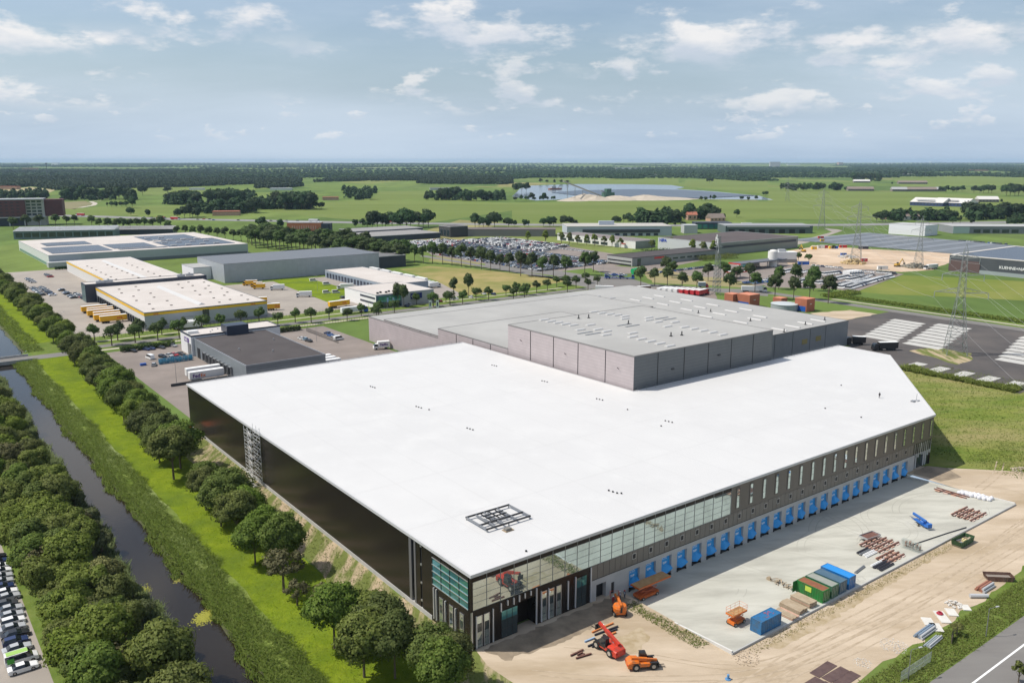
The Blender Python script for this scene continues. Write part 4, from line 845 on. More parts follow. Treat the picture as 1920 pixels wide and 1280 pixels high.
def rhall(name, label, cat, px, L, D, h, wall, roofm, rz=0.0):
    t = thing(name, label, cat, px, rz); MB().box(0, 0, 0, L, D, h).obj('wall', wall, t); MB().box(-.2, -.2, h + .01, L + .2, D + .2, h + .5).obj('roof', roofm, t); return t
def rbox(t, name, x0, x1, z0, z1, m, d=.15): return MB().box(x0, -d, z0, x1, .02, z1).obj(name, m, t)
t = rhall('striped_hall', 'long grey hall with sloping dark front band behind the showroom', 'warehouse', at(*Z3(412, 692)), 122, 50, 10.8, M('pale blue wall', (.42, .46, .50)), M('pale hall roof', (.42, .40, .36)), R(3))
rbox(t, 'dark_band', 18, 108, 3.8, 7.6, M('charcoal band', (.055, .06, .065)), .8); rbox(t, 'base_band', 16, 50, .2, 3.2, LGREY, .5); MB().box(40, 20, 11.4, 58, 24, 16).obj('roof_box', M('pale blue roof box', (.50, .55, .62)), t)
for i in range(6): rbox(t, 'door', 56 + i * 9, 61 + i * 9, .2, 3.2, NAVY, .2)
t = fbuild('dark_showroom', 'dark flat-roofed car showroom beside pale vans', 'showroom', 452, 704, 476, 728, 12, M('black cladding', (.05, .05, .05)), M('showroom roof', (.11, .10, .095)), LGREY)
for i in range(3): strip_w(t, 'window', 2 + i * 7, 7 + i * 7, 1, 9, GLASSD, .15)
rhall('long_hall', 'low long brown-black roofed hall behind the van lot', 'showroom', at(*Z2(1530, 692)), 110, 30, 7.6, M('grey block wall', (.22, .21, .2)), M('brown hall roof', (.13, .105, .095)), R(-2))
t = thing('orange_office', 'orange-fronted long office with white figures beyond the tree belt', 'office', at(*Z2(235, 666)), 0); MB().box(0, 0, 1.2, 41, 12, 12).obj('wall', M('orange facade', (.50, .17, .07), (.56, .21, .10), .2, 4), t)
MB().box(-6, -8, 0, 60, 0, 1.1).obj('base', NAVY, t); MB().box(41.1, .2, 0, 52, 13, 11).obj('stair_block', M('dark stair block', (.05, .06, .07)), t); MB().box(-.1, -.1, 12.01, 41.1, 12.1, 12.4).obj('roof', LGREY, t)
for i in range(11): MB().box(6 + i * 2.8, -.3, 4.5, 7 + i * 2.8, -.02, 8.4).obj('figure_panel', M('pale figure', (.62, .40, .30)), t)
t = fbuild('service_hall', 'low dark-walled service hall with grey curved roofs beside orange office', 'warehouse', 352, 706, 440, 760, 6, M('dark blue hall', (.035, .045, .06)), M('grey ribbed roof', (.26, .25, .24)), LGREY)
fbuild('annexe', None, None, 362, 760.5, 450, 802, 7.5, M('dark blue hall', (.035, .045, .06)), M('grey ribbed roof', (.26, .25, .24)), LGREY, root=t)
for i in range(5): strip_w(t, 'door', 3 + i * 10, 10 + i * 10, .3, 4.6, NAVY, .12)
t = fbuild('logistics_hall', 'dark blue-grey logistics hall with white lettering and solar roof', 'warehouse', 606, 120, 720, 216, 12.7, M('dark slate wall', (.06, .068, .078), (.075, .083, .092), .1, 4), SOLAR, M('pale roof edge', (.62, .58, .53)), wallW=M('dark slate wall', (.06, .068, .078)), cw=2.5)
lettering(t, 'KUEHNE+NAGEL', (-.25, 58, 5.4), FACE_W, 3.1, M('white lettering', (.8, .8, .8))); strip_w(t, 'base_band', .5, 95, 0, 2.8, M('pale base', (.30, .34, .34)), .4); strip_w(t, 'office_end', 72, 95.5, .2, 9, M('brown end', (.12, .075, .07)), .5)
fbuild('white_cold_store', 'plain white box store at the edge of the black tarp field', 'warehouse', 897, 388, 926, 432, 12, M('white box wall', (.66, .66, .70), rough=.5), SKYL, LGREY, wallW=M('white box wall side', (.72, .72, .74)))
t = rhall('glass_showroom', 'low grey showroom with pale glass corner at far right', 'showroom', at(*Z4(1385, 672)), 110, 40, 8.4, M('showroom grey', (.22, .23, .24)), M('pale showroom roof', (.38, .38, .37)), R(-3)); rbox(t, 'glass_corner', 0, 19, .3, 8.0, M('pale green glass', (.38, .48, .46), rough=.15), .4)
for i in range(5): rbox(t, 'window', 24 + i * 11, 32 + i * 11, 1, 5, GLASSD, .2)
t = rhall('truck_garage', 'long low garage with white roof stripe beyond the pale hall', 'garage', at(*Z3(1600, 672)), 104, 40, 9, M('garage wall', (.10, .13, .13)), M('garage roof', (.27, .28, .29)), 0); rbox(t, 'roof_stripe', 2, 100, 7.6, 8.6, SKYL, .8)
for i in range(8): rbox(t, 'door', 4 + i * 12, 11 + i * 12, .2, 5, DARK, .2)
rhall('grey_block', 'pale grey block left of the garage beyond the pale hall', 'block', at(*Z3(1290, 672)), 16, 20, 9.5, LGREY, LGREY); t = rhall('dark_glass_hall', 'dark curved glass hall among the far halls', 'hall', at(*Z3(1375, 640)), 46, 22, 8, NAVY, M('dark dome roof', (.05, .06, .08)))
for i in range(6): rbox(t, 'pane', 2 + i * 7.4, 8 + i * 7.4, 1, 6.5, GLASST, .2)
# black tarp field: long strips of sheeting
tf = thing('tarp_field', 'field of dark grey sheeting laid in long strips', 'tarp', W(732, 268))
TP = M('dark sheeting', (.135, .145, .155), (.165, .175, .185), .05, 6, rough=.45); TP2 = M('pale sheeting', (.23, .245, .26), (.19, .20, .215), .08, 6, rough=.4)
for i in range(22):
    MB().box(.2, i * 8.4 + .15, .1, 138 + i * .3 - (12 - i) * 1.0, i * 8.4 + 8.2, .55 + .08 * (i % 3)).obj('sheet_strip', TP if i % 3 else TP2, tf)
# hotel
t = thing('hotel_block', 'dark red hotel block on stilts with white stair tower', 'hotel', at(22, 424)); t.rotation_euler = (0, 0, R(20))
MAR = M('maroon panels', (.10, .028, .028), (.13, .036, .036), .1, 4, rough=.6)
MB().box(-60, 0, 12, 18, 26, 34).obj('wall', MAR, t); MB().box(18, 4, 0, 40, 30, 35).obj('stair_tower', M('hotel concrete', (.42, .41, .38)), t); MB().box(40, 8, 12, 62, 30, 34).obj('wall', MAR, t)
MB().box(-61, -.5, 34.1, 40, 26.5, 35.5).obj('roof', LGREY, t); MB().box(-61, -1, 10.6, 42, 24, 11.9).obj('deck', LGREY, t); MB().box(-55, 6, 0, 30, 24, 10.5).obj('lobby', NAVY, t)
for i in range(6): MB().rod((-56 + i * 18, .5, 0), (-56 + i * 18, .5, 10.6), .9, n=8).obj('stilt', LGREY, t)
for j in range(5):
    for i in range(3): MB().box(19 + i * 6.5, 3.7, 13.5 + j * 4.2, 24 + i * 6.5, 3.98, 16 + j * 4.2).obj('window', GLASSD, t)
    for i in range(11): MB().box(-58 + i * 6.6, -.25, 13.4 + j * 4.2, -54.6 + i * 6.6, -.02, 14.6 + j * 4.2).obj('window', M('hotel window', (.05, .05, .06), rough=.2), t)
MB().box(-61, -.6, 30.6, -48, -.3, 35).obj('sign', NAVY, t); MB().prism([(-57, -.9), (-50, -.9), (-50, -.62), (-57, -.62)], 31.5, 33.4).obj('emblem', YEL, t)
# ------------------------------------------------------------------ the loading yard
def yz(v): return -1.05 + (.45 + 1.05) * min(1, max(0, (-v - 1) / 26.5))
ya, yb, yc, yd = YARD
mb = MB(); cuts = [yd - .02, -1, -27.5, yb + .0]
for v0, v1 in zip(cuts, cuts[1:]): mb.quad((ya, v1, yz(v1)), (yc, v1, yz(v1)), (yc, v0, yz(v0)), (ya, v0, yz(v0)))
yard = mb.obj('concrete_yard', CONC, None, W(0, 0), AN, kind='structure')
mb = MB()
for a, b in ((ya - .35, ya), (yc, yc + .35)):
    vs = [(x, v, z) for v in (-28.8, -.15) for x in (a, b) for z in (-1.4, yz(v) + .28)]
    mb.add(vs, [(0, 2, 3, 1), (4, 5, 7, 6), (1, 3, 7, 5), (0, 1, 5, 4), (2, 6, 7, 3)])
mb.obj('yard_wall', M('pale wall concrete', (.56, .55, .52), (.62, .61, .58), .3, 6), None, W(0, 0), AN, kind='structure')
MB().box(ya - .34, -29.0, -.5, yc + .34, -28.81, .44).obj('yard_edge', CONCW, None, W(0, 0), AN, kind='structure')
# tyre arcs and scuffs on the concrete
TY = M('tyre scuff', (.36, .35, .30), rough=.8); r = random.Random(9)
def scuff(cu, cv, rad, a0, a1, w=.16):
    mb = MB(); n = 26
    for rr in (rad, rad + 1.6):
        pv = None
        for i in range(n + 1):
            a = a0 + (a1 - a0) * i / n; p = [(cu + q * math.cos(a), cv + q * math.sin(a)) for q in (rr - w / 2, rr + w / 2)]
            if pv and all(-28.3 < y < -1.2 and 37 < x < 147 for x, y in p + pv): mb.quad((*pv[0], yz(pv[0][1]) + .008), (*pv[1], yz(pv[1][1]) + .008), (*p[1], yz(p[1][1]) + .008), (*p[0], yz(p[0][1]) + .008))
            pv = p
    if mb.f: mb.obj('tyre_mark', TY, yard)
for k in range(30): scuff(r.uniform(45, 140), r.uniform(-30, 2), r.uniform(3, 26), (a := r.uniform(0, 6.28)), a + r.uniform(.5, 2.2), r.uniform(.08, .2))

# ------------------------------------------------------------------ vehicles
PAINT = obj_colour('car paint'); TYRE = M('tyre rubber', (.018, .018, .018), rough=.8); CARGL = M('car glass', (.02, .026, .032), rough=.06, spec=.8); RIM = M('wheel rim', (.35, .35, .36), rough=.35, metal=.6)
LAMP = M('lamp lens', (.6, .6, .58), rough=.15)
def loft(mb, secs, body=0, glass=1):
    """sections (x, zlow, zbelt, zroof, wbelt, wroof) from rear to front"""
    rings = []
    for x, zl, zb, zr, wb, wr in secs: rings.append([(x, -wb, zl), (x, -wb, zb), (x, -wr, zr), (x, wr, zr), (x, wb, zb), (x, wb, zl)])
    for (A, a), (B, b) in zip(zip(rings, secs), zip(rings[1:], secs[1:])):
        ha, hb = a[3] - a[2], b[3] - b[2]; side = glass if max(ha, hb) > .3 else body; top = glass if abs(a[3] - b[3]) > .22 and max(ha, hb) > .3 else body
        for i, mi in ((0, body), (1, side), (2, top), (3, side), (4, body), (5, body)):
            j = (i + 1) % 6; mb.quad(A[i], A[j], B[j], B[i], mi)
    mb.add(rings[0], [(5, 4, 3, 2, 1, 0)], body); mb.add(rings[-1], [(0, 1, 2, 3, 4, 5)], body)
HATCH = [(-2.1, .35, .9, .95, .82, .7), (-2.05, .3, .95, 1.0, .86, .72), (-1.7, .22, .95, 1.45, .88, .62), (.1, .2, .95, 1.48, .89, .64), (.95, .2, .95, 1.0, .89, .75), (1.95, .25, .78, .82, .86, .7), (2.1, .35, .6, .65, .74, .6)]
SEDAN = [(-2.35, .35, .9, .95, .82, .7), (-2.2, .28, .95, 1.02, .88, .74), (-1.65, .2, .96, 1.05, .9, .74), (-1.05, .2, .96, 1.42, .9, .62), (.25, .2, .95, 1.45, .9, .64), (1.05, .2, .95, 1.0, .9, .75), (2.15, .25, .8, .84, .86, .7), (2.35, .35, .6, .65, .74, .6)]
VANP = [(-2.6, .4, 1.1, 1.95, .95, .88), (-2.55, .3, 1.15, 2.15, .97, .88), (.9, .3, 1.15, 2.2, .98, .88), (1.75, .3, 1.15, 1.25, .98, .85), (2.45, .3, .95, 1.0, .95, .8), (2.6, .4, .7, .75, .85, .7)]
def car_single(secs, wb):
    mb = MB(); loft(mb, secs)
    if secs is VANP: mb.m = [0 if (m == 1 and f_[0] < 12) else m for m, f_ in zip(mb.m, mb.f)]
    for x in (-wb, wb):
        for y in (-1, 1): mb.rod((x, y * .66, .32), (x, y * .92, .32), .33, n=8, mi=2)
    return mb.mesh('car', [PAINT, CARGL, TYRE])
CARM = [car_single(HATCH, 1.25), car_single(SEDAN, 1.4)]; VANM = car_single(VANP, 1.6)
COLS = {'black': (.012, .012, .014), 'dark grey': (.05, .052, .056), 'silver': (.42, .43, .44), 'white': (.78, .78, .77), 'dark blue': (.015, .03, .10), 'blue': (.03, .12, .38), 'red': (.42, .02, .02), 'light blue': (.20, .32, .42), 'beige': (.42, .38, .30)}
def acar(name, me, loc, rz, colour, label, cat, group):
    o = ob(name, me, None, loc, rz, label, cat, group); c = COLS[colour]; k = rnd.uniform(.85, 1.15); o.color = (c[0] * k, c[1] * k, c[2] * k, 1); return o
def pick(weights):
    x = rnd.random() * sum(weights.values())
    for k, w in weights.items():
        x -= w
        if x <= 0: return k
    return k
# near cars have separate parts
def near_car(secs, wb):
    a = MB(); loft(a, secs); b, g = MB(), MB()
    for f_, m in zip(a.f, a.m): (b if m == 0 else g).add([a.v[i] for i in f_], [tuple(range(len(f_)))])
    wh = MB().rod((0, -.13, 0), (0, .13, 0), .33, n=14).mesh('wheel', [TYRE]); rim = MB().rod((0, -.14, 0), (0, .14, 0), .2, n=10).mesh('rim', [RIM])
    return b.mesh('body', [PAINT]), g.mesh('windows', [CARGL]), wh, rim, wb
NEAR = [near_car(HATCH, 1.25), near_car(SEDAN, 1.4)]
def parked_near(k, loc, rz, colour, label, group):
    b, g, wh, rim, wb = NEAR[k]; t = thing('parked_car', label, 'car', loc, rz, group); o = ob('body', b, t); o.color = COLS[colour] + (1,); ob('windows', g, t)
    for x in (-wb, wb):
        for y in (-.8, .8): q = ob('wheel', wh, t, (x, y, .33)); ob('rim', rim, q)
    for y in (-.55, .55): MB().box(secs_end(k), y - .18, .58, secs_end(k) + .06, y + .18, .72).obj('headlight', LAMP, t)
    return t
def secs_end(k): return 2.02 if k == 0 else 2.26
cc = ['black', 'dark blue', 'white', 'white', 'silver', 'silver', 'dark blue', 'white', 'silver', 'dark grey', 'silver', 'silver', 'white', 'silver', 'black', 'dark blue', 'silver']
for i, c in enumerate(cc):
    v = 92.5 - i * 2.72 + rnd.uniform(-.15, .15); u = -63.3 - i * .09 + rnd.uniform(-.3, .25)
    parked_near((0, 1, 1)[i % 3], W(u, v), AN + R(rnd.uniform(-2, 2)), c, f'{c} car in the edge row under the trees, {ORD[i]} from the top', 'cars parked in the row left of the canal trees')
# lettered van and white van at the bottom of that row
def van_thing(loc, rz, colour, label, group=None, deco=None):
    a = MB(); loft(a, VANP); b, g = MB(), MB()
    for f_, m in zip(a.f, a.m): (g if m == 1 and f_[0] >= 12 else b).add([a.v[i] for i in f_], [tuple(range(len(f_)))])
    t = thing('delivery_van', label, 'van', loc, rz, group); o = b.obj('body', PAINT, t); o.color = COLS[colour] + (1,); g.obj('windows', CARGL, t)
    for x in (-1.6, 1.6):
        for y in (-.86, .86): q = MB().rod((0, -.13, 0), (0, .13, 0), .36, n=12).obj('wheel', TYRE, t, (x, y, .36)); MB().rod((0, -.14, 0), (0, .14, 0), .2, n=8).obj('rim', RIM, q)
    return t
t = van_thing(W(-64.8, 44.6), AN, 'white', 'white van with green panel at the bottom of the edge row', 'cars parked in the row left of the canal trees'); MB().box(-2.3, -1.0, .75, -1.2, -.985, 1.7).obj('green_panel', M('green panel', (.08, .35, .05)), t); MB().box(-2.3, -.7, 2.2, 1.0, .7, 2.22).obj('roof_panel', M('lime roof', (.30, .50, .12)), t)
parked_near(1, W(-65, 41.6), AN, 'white', 'white car below the green-panelled van', 'cars parked in the row left of the canal trees')
ncar = len(cc)
# lots: rows of cars, (row list, colours)
def lot(rows, colours, label, group, me=None, name='parked_car', cat='car', limit=999, gap=2.7, jit=.25):
    n = 0
    for ri, (u0, v0, u1, v1, ang) in enumerate(rows):
        L_ = math.hypot(u1 - u0, v1 - v0); k = max(1, int(L_ / gap))
        for i in range(k):
            if n >= limit: return n
            if rnd.random() < .07: continue
            c = pick(colours); t = (i + .5) / k; m_ = me or CARM[rnd.randrange(2)]
            acar(name, m_, W(u0 + (u1 - u0) * t + rnd.uniform(-jit, jit), v0 + (v1 - v0) * t + rnd.uniform(-jit, jit), .05), AN + R(ang) + R(rnd.uniform(-3, 3)), c, f'{c} {label}, {ORD[i]} in its {ORD[ri]} row', cat, group); n += 1
    return n
MIX = {'black': 4, 'dark grey': 4, 'silver': 4, 'white': 3, 'dark blue': 3, 'blue': 1.5, 'red': 1, 'light blue': .6}
lot([(9, 505, 9, 545, 180), (14.5, 500, 14.5, 545, 0), (23, 480, 23, 525, 180), (28, 470, 28, 505, 0), (14, 575, 14, 600, 0), (29, 600, 29, 618, 0)], MIX, 'car beside the yellow-banded depot', 'cars in the freight depot car park')
for i, (x, y, c) in enumerate(((1000, 478, 'black'), (1098, 465, 'dark blue'), (1138, 460, 'dark blue'), (1210, 452, 'dark grey'), (1300, 438, 'silver'))):
    acar('parked_car', CARM[i % 2], at(*Z5(x, y)), AN + R(-70), c, f'{c} car along the hedge of the dark-roofed depot, {ORD[i]} from the canal side', 'car', 'cars along the depot hedge')
for i, (x, y, c) in enumerate(((1220, 520, 'black'), (1270, 512, 'silver'), (1310, 508, 'red'), (1358, 500, 'dark grey'))):
    acar('parked_car', CARM[i % 2], at(*Z5(x, y)), AN + R(-70), c, f'{c} car behind the blue roll cages of the depot', 'car', 'cars behind the roll cages')
acar('delivery_van', VANM, at(*Z5(1125, 530)), AN + R(100), 'white', 'white van beside the blue roll cages', 'van', None)
for i, (x, y, c) in enumerate(((535, 505, 'dark blue'), (560, 520, 'blue'), (590, 530, 'silver'), (340, 545, 'white'), (365, 550, 'light blue'), (395, 562, 'dark grey'))):
    acar('parked_car', CARM[i % 2], at(*Z6(x, y)), AN + R(100), c, f'{c} car in the small lot behind the dark-roofed depot', 'car', 'cars behind the dark-roofed depot')
acar('delivery_van', VANM, at(*Z6(620, 548)), AN + R(10), 'white', 'white van by the grass strip behind the dark-roofed depot', 'van', None)
for i, (x, y, c) in enumerate(((645, 655, 'dark grey'), (670, 655, 'dark blue'), (725, 640, 'black'), (1130, 300, 'dark blue'), (1150, 290, 'silver'), (1380, 262, 'red'), (1470, 248, 'silver'), (1500, 244, 'white'), (1610, 232, 'white'), (1710, 208, 'white'), (1780, 210, 'dark blue'), (600, 85, 'silver'), (650, 92, 'white'))):
    f = Z6 if y < 400 else lambda x, y: (480 + x * .25, 270 + y * .25 + 270 - 270)
    acar('parked_car', CARM[i % 2], at(*(Z6(x, y) if y < 400 else (480 + x * .25, 270 + (y + 500) * .25))), AN + R((90, 80)[i % 2]), c, f'{c} car around the lettered parcel hall, {ORD[i]} of thirteen', 'car', 'cars around the lettered parcel hall')
for i, (x, y) in enumerate(((530, 1120), (600, 1118), (430, 1030), (530, 1055))):
    acar('delivery_van', VANM, at(*Z2(x, y)), AN + R(-12), 'white', f'white van on the parcel lot beside the lawn strip, {ORD[i]}', 'van', 'white vans on the parcel lot')
# dealer car park: nearest rows one by one, the mass behind as one
rows = []
for i in range(16): rows.append((345 + i * 5.6, 408 + i * .4, 345 + i * 5.6, 560 + i * 6, 90 if i % 2 else -90))
cars = []
for i, (u0, v0, u1, v1, a) in enumerate(rows):
    k = int((v1 - v0) / 2.6)
    for j in range(k):
        if rnd.random() < .06 or (i in (5, 11) and 20 < j < 40): continue
        cars.append((u0 + rnd.uniform(-.3, .3), v0 + 2.6 * j, 180 * (i % 2)))
rows2 = [(440 + i * 6.2, 520 + i * 3, 660) for i in range(9)] + [(350 + i * 7, 580 + i * 5, 680) for i in range(12)]
vans = [(u, v, 0) for (u, v0, v1) in rows2 for v in np.arange(v0, v1, 3.0) if rnd.random() > .12]
cars.sort(key=lambda c: (c[0] + 77) ** 2 + (c[1] + 114) ** 2)
LOTMIX = {'black': 4, 'dark grey': 5, 'silver': 5, 'white': 4, 'dark blue': 4, 'blue': 1, 'red': .8, 'light blue': 1, 'beige': .5}
for ci_, (u, v, a) in enumerate(cars[:90]):
    c = pick(LOTMIX); acar('parked_car', CARM[rnd.randrange(2)], W(u, v, .06), AN + R(a + rnd.uniform(-4, 4)), c, f'{c} car in the packed dealer lot, {ORD[ci_]} closest to the avenue corner', 'car', 'cars packed on the dealer lot')
def car_mass(name, lst, srcs, colours, label):
    out = [MB() for _ in range(1)][0]; keys = list(colours); mats = [M('mass paint ' + k, COLS[k], rough=.4, coat=.3) for k in keys] + [CARGL, TYRE]
    for u, v, a in lst:
        me = srcs[rnd.randrange(len(srcs))]; mw = Matrix.Translation(W(u, v, .06)) @ Matrix.Rotation(AN + R(a), 4, 'Z'); o = len(out.v); ci = keys.index(pick(colours))
        out.v += [tuple(mw @ q.co) for q in me.vertices]
        for p in me.polygons: out.f.append(tuple(i + o for i in p.vertices)); out.m.append((ci, len(keys), len(keys) + 1)[p.material_index])
    return out.obj(name, mats, kind='stuff', label=label, cat='cars')
car_mass('parked_cars', cars[90:], CARM, LOTMIX, 'mass of used cars filling the rear of the dealer lot')
vans.sort(key=lambda c: (c[0] + 77) ** 2 + (c[1] + 114) ** 2)
for ci_, (u, v, a) in enumerate(vans[:60]): acar('delivery_van', VANM, W(u, v, .06), AN + R(a), (c := pick({'white': 5, 'silver': 2, 'dark grey': 3, 'dark blue': 1})), f'{c} van in the dealer lot behind the cars, {ORD[ci_]} closest to the avenue', 'van', 'vans on the dealer lot')
car_mass('parked_vans', vans[60:], [VANM], {'white': 5, 'silver': 2, 'dark grey': 3, 'dark blue': 1.5, 'red': .6}, 'mass of white vans at the back of the dealer lot')
# lorries and trailers
def trailer(label, loc, rz, side, deco=None, L=13.6, group=None, roofm=None, cab=None, name='semi_trailer'):
    t = thing(name, label, 'lorry' if cab else 'trailer', loc, rz, group)
    MB().box(0, -1.27, 1.15, L, 1.27, 3.95).obj('body', side, t); MB().box(.02, -1.25, 3.955, L - .02, 1.25, 4.02).obj('roof', roofm or WHITE, t); MB().box(.2, -.5, .85, L - .2, .5, 1.15).obj('chassis', BLACKM, t)
    for x in (1.6, 2.9, 4.2):
        for y in (-1.0, 1.0): MB().rod((x, y - .2, .52), (x, y + .2, .52), .52, n=10).obj('wheel', TYRE, t)
    if cab:
        c = MB(); loft(c, [(L + .5, .5, 2.0, 3.4, 1.22, 1.15), (L + 1.9, .5, 2.0, 3.5, 1.24, 1.15), (L + 2.7, .5, 1.9, 2.9, 1.24, 1.1), (L + 2.9, .6, 1.7, 1.75, 1.2, 1.1)]); c.obj('cab', [cab, CARGL], t)
        for x in (L - 1.2, L + 1.9):
            for y in (-1.0, 1.0): MB().rod((x, y - .2, .52), (x, y + .2, .52), .52, n=10).obj('wheel', TYRE, t)
    else: MB().box(L - 2.2, -.8, 0, L - 2.0, -.6, 1.1).box(L - 2.2, .6, 0, L - 2.0, .8, 1.1).obj('landing_leg', GREYM, t)
    if deco: deco(t, L)
    return t
def rigid(label, loc, rz, box, cab, L=7.5, group=None, deco=None):
    t = thing('box_truck', label, 'truck', loc, rz, group); MB().box(0, -1.25, 1.0, L, 1.25, 3.7).obj('box_body', box, t); MB().box(.02, -1.23, 3.705, L - .02, 1.23, 3.76).obj('roof', WHITE, t)
    c = MB(); loft(c, [(L + .15, .45, 1.7, 2.7, 1.15, 1.05), (L + 1.2, .45, 1.7, 2.75, 1.17, 1.05), (L + 1.9, .45, 1.6, 1.9, 1.17, 1.0), (L + 2.05, .55, 1.3, 1.35, 1.1, 1.0)]); c.obj('cab', [cab, CARGL], t); MB().box(.2, -.5, .7, L + 1, .5, 1).obj('chassis', BLACKM, t)
    for x in (1.6, L + .9):
        for y in (-1.0, 1.0): MB().rod((x, y - .18, .48), (x, y + .18, .48), .48, n=10).obj('wheel', TYRE, t)
    if deco: deco(t, L)
    return t
LW = M('white trailer side', (.74, .74, .73), rough=.4); YT = M('yellow trailer side', (.78, .42, .01), rough=.4); REDT = M('red lorry paint', (.50, .03, .04), rough=.35); PURP = M('purple lettering', (.10, .02, .22)); ORNG = M('orange lettering', (.75, .16, .02))
def fx(t, L):
    lettering(t, 'Fed', (1.1, -1.33, 1.75), FACE_S, 2.0, PURP); lettering(t, 'Ex', (4.15, -1.33, 1.75), FACE_S, 2.0, ORNG)
trailer('white trailer with large purple and orange lettering, docked beside the hall', at(355, 716), AN, LW, fx)
trailer('plain white trailer docked behind the purple-lettered one', at(349, 709), AN, LW)
for i in range(3): trailer(f'white trailer at the rear docks of the dark-roofed depot, {ORD[i]} from the hall', W(67.6, 211 + 4.6 * i), AN, LW, group='white trailers at the rear docks of the depot', L=9)
def dh(t, L): lettering(t, 'DHL', (L * .62, -1.33, 1.9), FACE_S, 1.5, REDP)
for i, v in enumerate((379, 386, 394.5, 403, 410.5, 419)):
    trailer(f'yellow trailer docked on the canal side of the freight depot, {ORD[i]} from the street', W(17.2 - (1.5 if i % 2 else 0), v), AN, YT, dh, group='yellow trailers docked at the freight depot', cab=None)
trailer('pair of white trailers parked along the freight depot front, outer one', W(44, 334.5), AN, LW); trailer('white trailer parked against the freight depot front wall', W(43, 338.4), AN, LW)
trailer('yellow trailer beside the small wing of the parcel hall', at(617, 578), AN + R(5), YT, dh); trailer('white lorry parked along the street in front of the parcel hall', at(640, 590), AN, LW, cab=BLUEP, name='lorry')
for i, (x, y) in enumerate(((10, 1060), (30, 1058), (70, 1072), (90, 1085))): rigid(f'yellow box truck on the freight yard by the grey shed, {ORD[i]} from the left', at(*Z2(x - 20, y)), AN + R(150), YT, YT, 6, 'yellow trucks by the grey shed')
rigid('white box truck beside the yellow trucks', at(*Z2(215, 1092)), AN + R(160), LW, LW); rigid('white box truck alone on the freight yard', at(*Z2(420, 1145)), AN + R(158), LW, LW, 8)
rigid('yellow truck behind the freight depot corner', at(*Z2(85, 1190)), AN + R(160), YT, YT, 5); trailer('yellow trailer sticking out behind the freight depot', at(*Z2(75, 1248)), AN - R(15), YT, dh, L=8)
rigid('white box truck on the parcel lot beside dark container', at(*Z2(730, 1085)), AN + R(165), LW, LW, 9)
def gl(t, L): lettering(t, 'GLS', (1, -1.33, 1.9), FACE_S, 1.5, BLUEP)
for i in range(5): trailer(f'white lettered trailer beyond the parcel dock hall, {ORD[i]} from the street', W(236, 402 + i * 17.5), AN + R(90), LW, None, group='white trailers beyond the parcel dock hall')
for i in range(3): rigid(f'white truck docked behind the parcel hall, {ORD[i]}', W(226.5, 383 + i * 5), AN, LW, LW, 7, 'white trucks docked behind parcel hall')
rigid('white van truck with lettering crossing the yard behind the hall', at(*Z6(1000, 612)), AN + R(165), LW, LW, 5.5, None, lambda t, L: lettering(t, 'FedEx', (4.6, 1.33, 1.9), (math.pi / 2, 0, math.pi), 1.5, PURP))
RED_T = 'red-cabbed lorries parked behind the grey warehouse'
for i in range(8):
    trailer(f'white-roofed lorry with {"red" if i > 3 else "white"} side in the rank behind the grey warehouse, {ORD[i]} from the left', at(*Z3(1095 + i * 42, 1126 + i * 2.5)), AN + R(12), REDT if i > 3 else LW, None, L=11, group=RED_T, cab=REDT if i > 3 else LW, name='lorry')
trailer('white lorry with red cab standing alone near the junction', at(*Z3(625, 1105)), R(-10), LW, None, L=12, cab=REDT, name='lorry'); trailer('flat white lorry with low red cab at the roof edge', at(*Z3(700, 1135)), R(-14), LW, None, L=10, cab=REDT, name='lorry')
trailer('dark curtain lorry with red cab near the junction', at(*Z3(1035, 1105)), R(202), M('brown curtain side', (.16, .10, .07)), None, L=11, cab=REDT, name='lorry')
trailer('white lorry passing behind the brick kiosks', at(*Z3(1720, 1108)), R(-8), LW, None, cab=LW, name='lorry'); rigid('small lorry with green and red print by the street trees', at(*Z3(1395, 1075)), R(-5), M('printed side', (.25, .32, .34)), REDT, 5)
BLK = M('black lorry side', (.025, .025, .028), rough=.35)
trailer('black lorry leaving the warehouse corner', at(1622, 646, .05), R(170), BLK, None, L=6, cab=BLK, name='lorry'); trailer('black lorry with white roof on the striped lorry park', at(1681, 656, .05), R(186), BLK, None, L=9, cab=BLK, name='lorry')
trailer('white lorry crossing between the dark logistics hall and sand lot', at(*Z4(1265, 935)), R(208), LW, None, L=12, cab=LW, name='lorry')
t = thing('car_transporter', 'blue car transporter loaded with cars at the junction', 'lorry', at(*Z3(690, 1010)), R(-6)); MB().box(0, -1.2, .8, 20, 1.2, 1.1).box(0, -1.2, 2.7, 17, 1.2, 2.85).obj('deck', BLUEP, t); c = MB(); loft(c, [(20.2, .5, 1.9, 3, 1.2, 1.1), (21.6, .5, 1.9, 3.1, 1.2, 1.1), (22.4, .5, 1.8, 2.2, 1.2, 1.1)]); c.obj('cab', [BLUEP, CARGL], t)
for x in (2, 4, 12, 17): MB().rod((x, -1.1, .5), (x, 1.1, .5), .5, n=8).obj('wheel', TYRE, t)
for i in range(3):
    for z in (1.1, 2.86): acar('transported_car', CARM[i % 2], t.matrix_basis @ Vector((2.6 + i * 5.2, 0, z)), R(-6), ('blue', 'white', 'dark grey', 'silver', 'blue', 'white')[i + (3 if z > 2 else 0)], f'{ORD[i]} car on the {"upper" if z > 2 else "lower"} deck of the transporter', 'car', 'cars on the transporter')
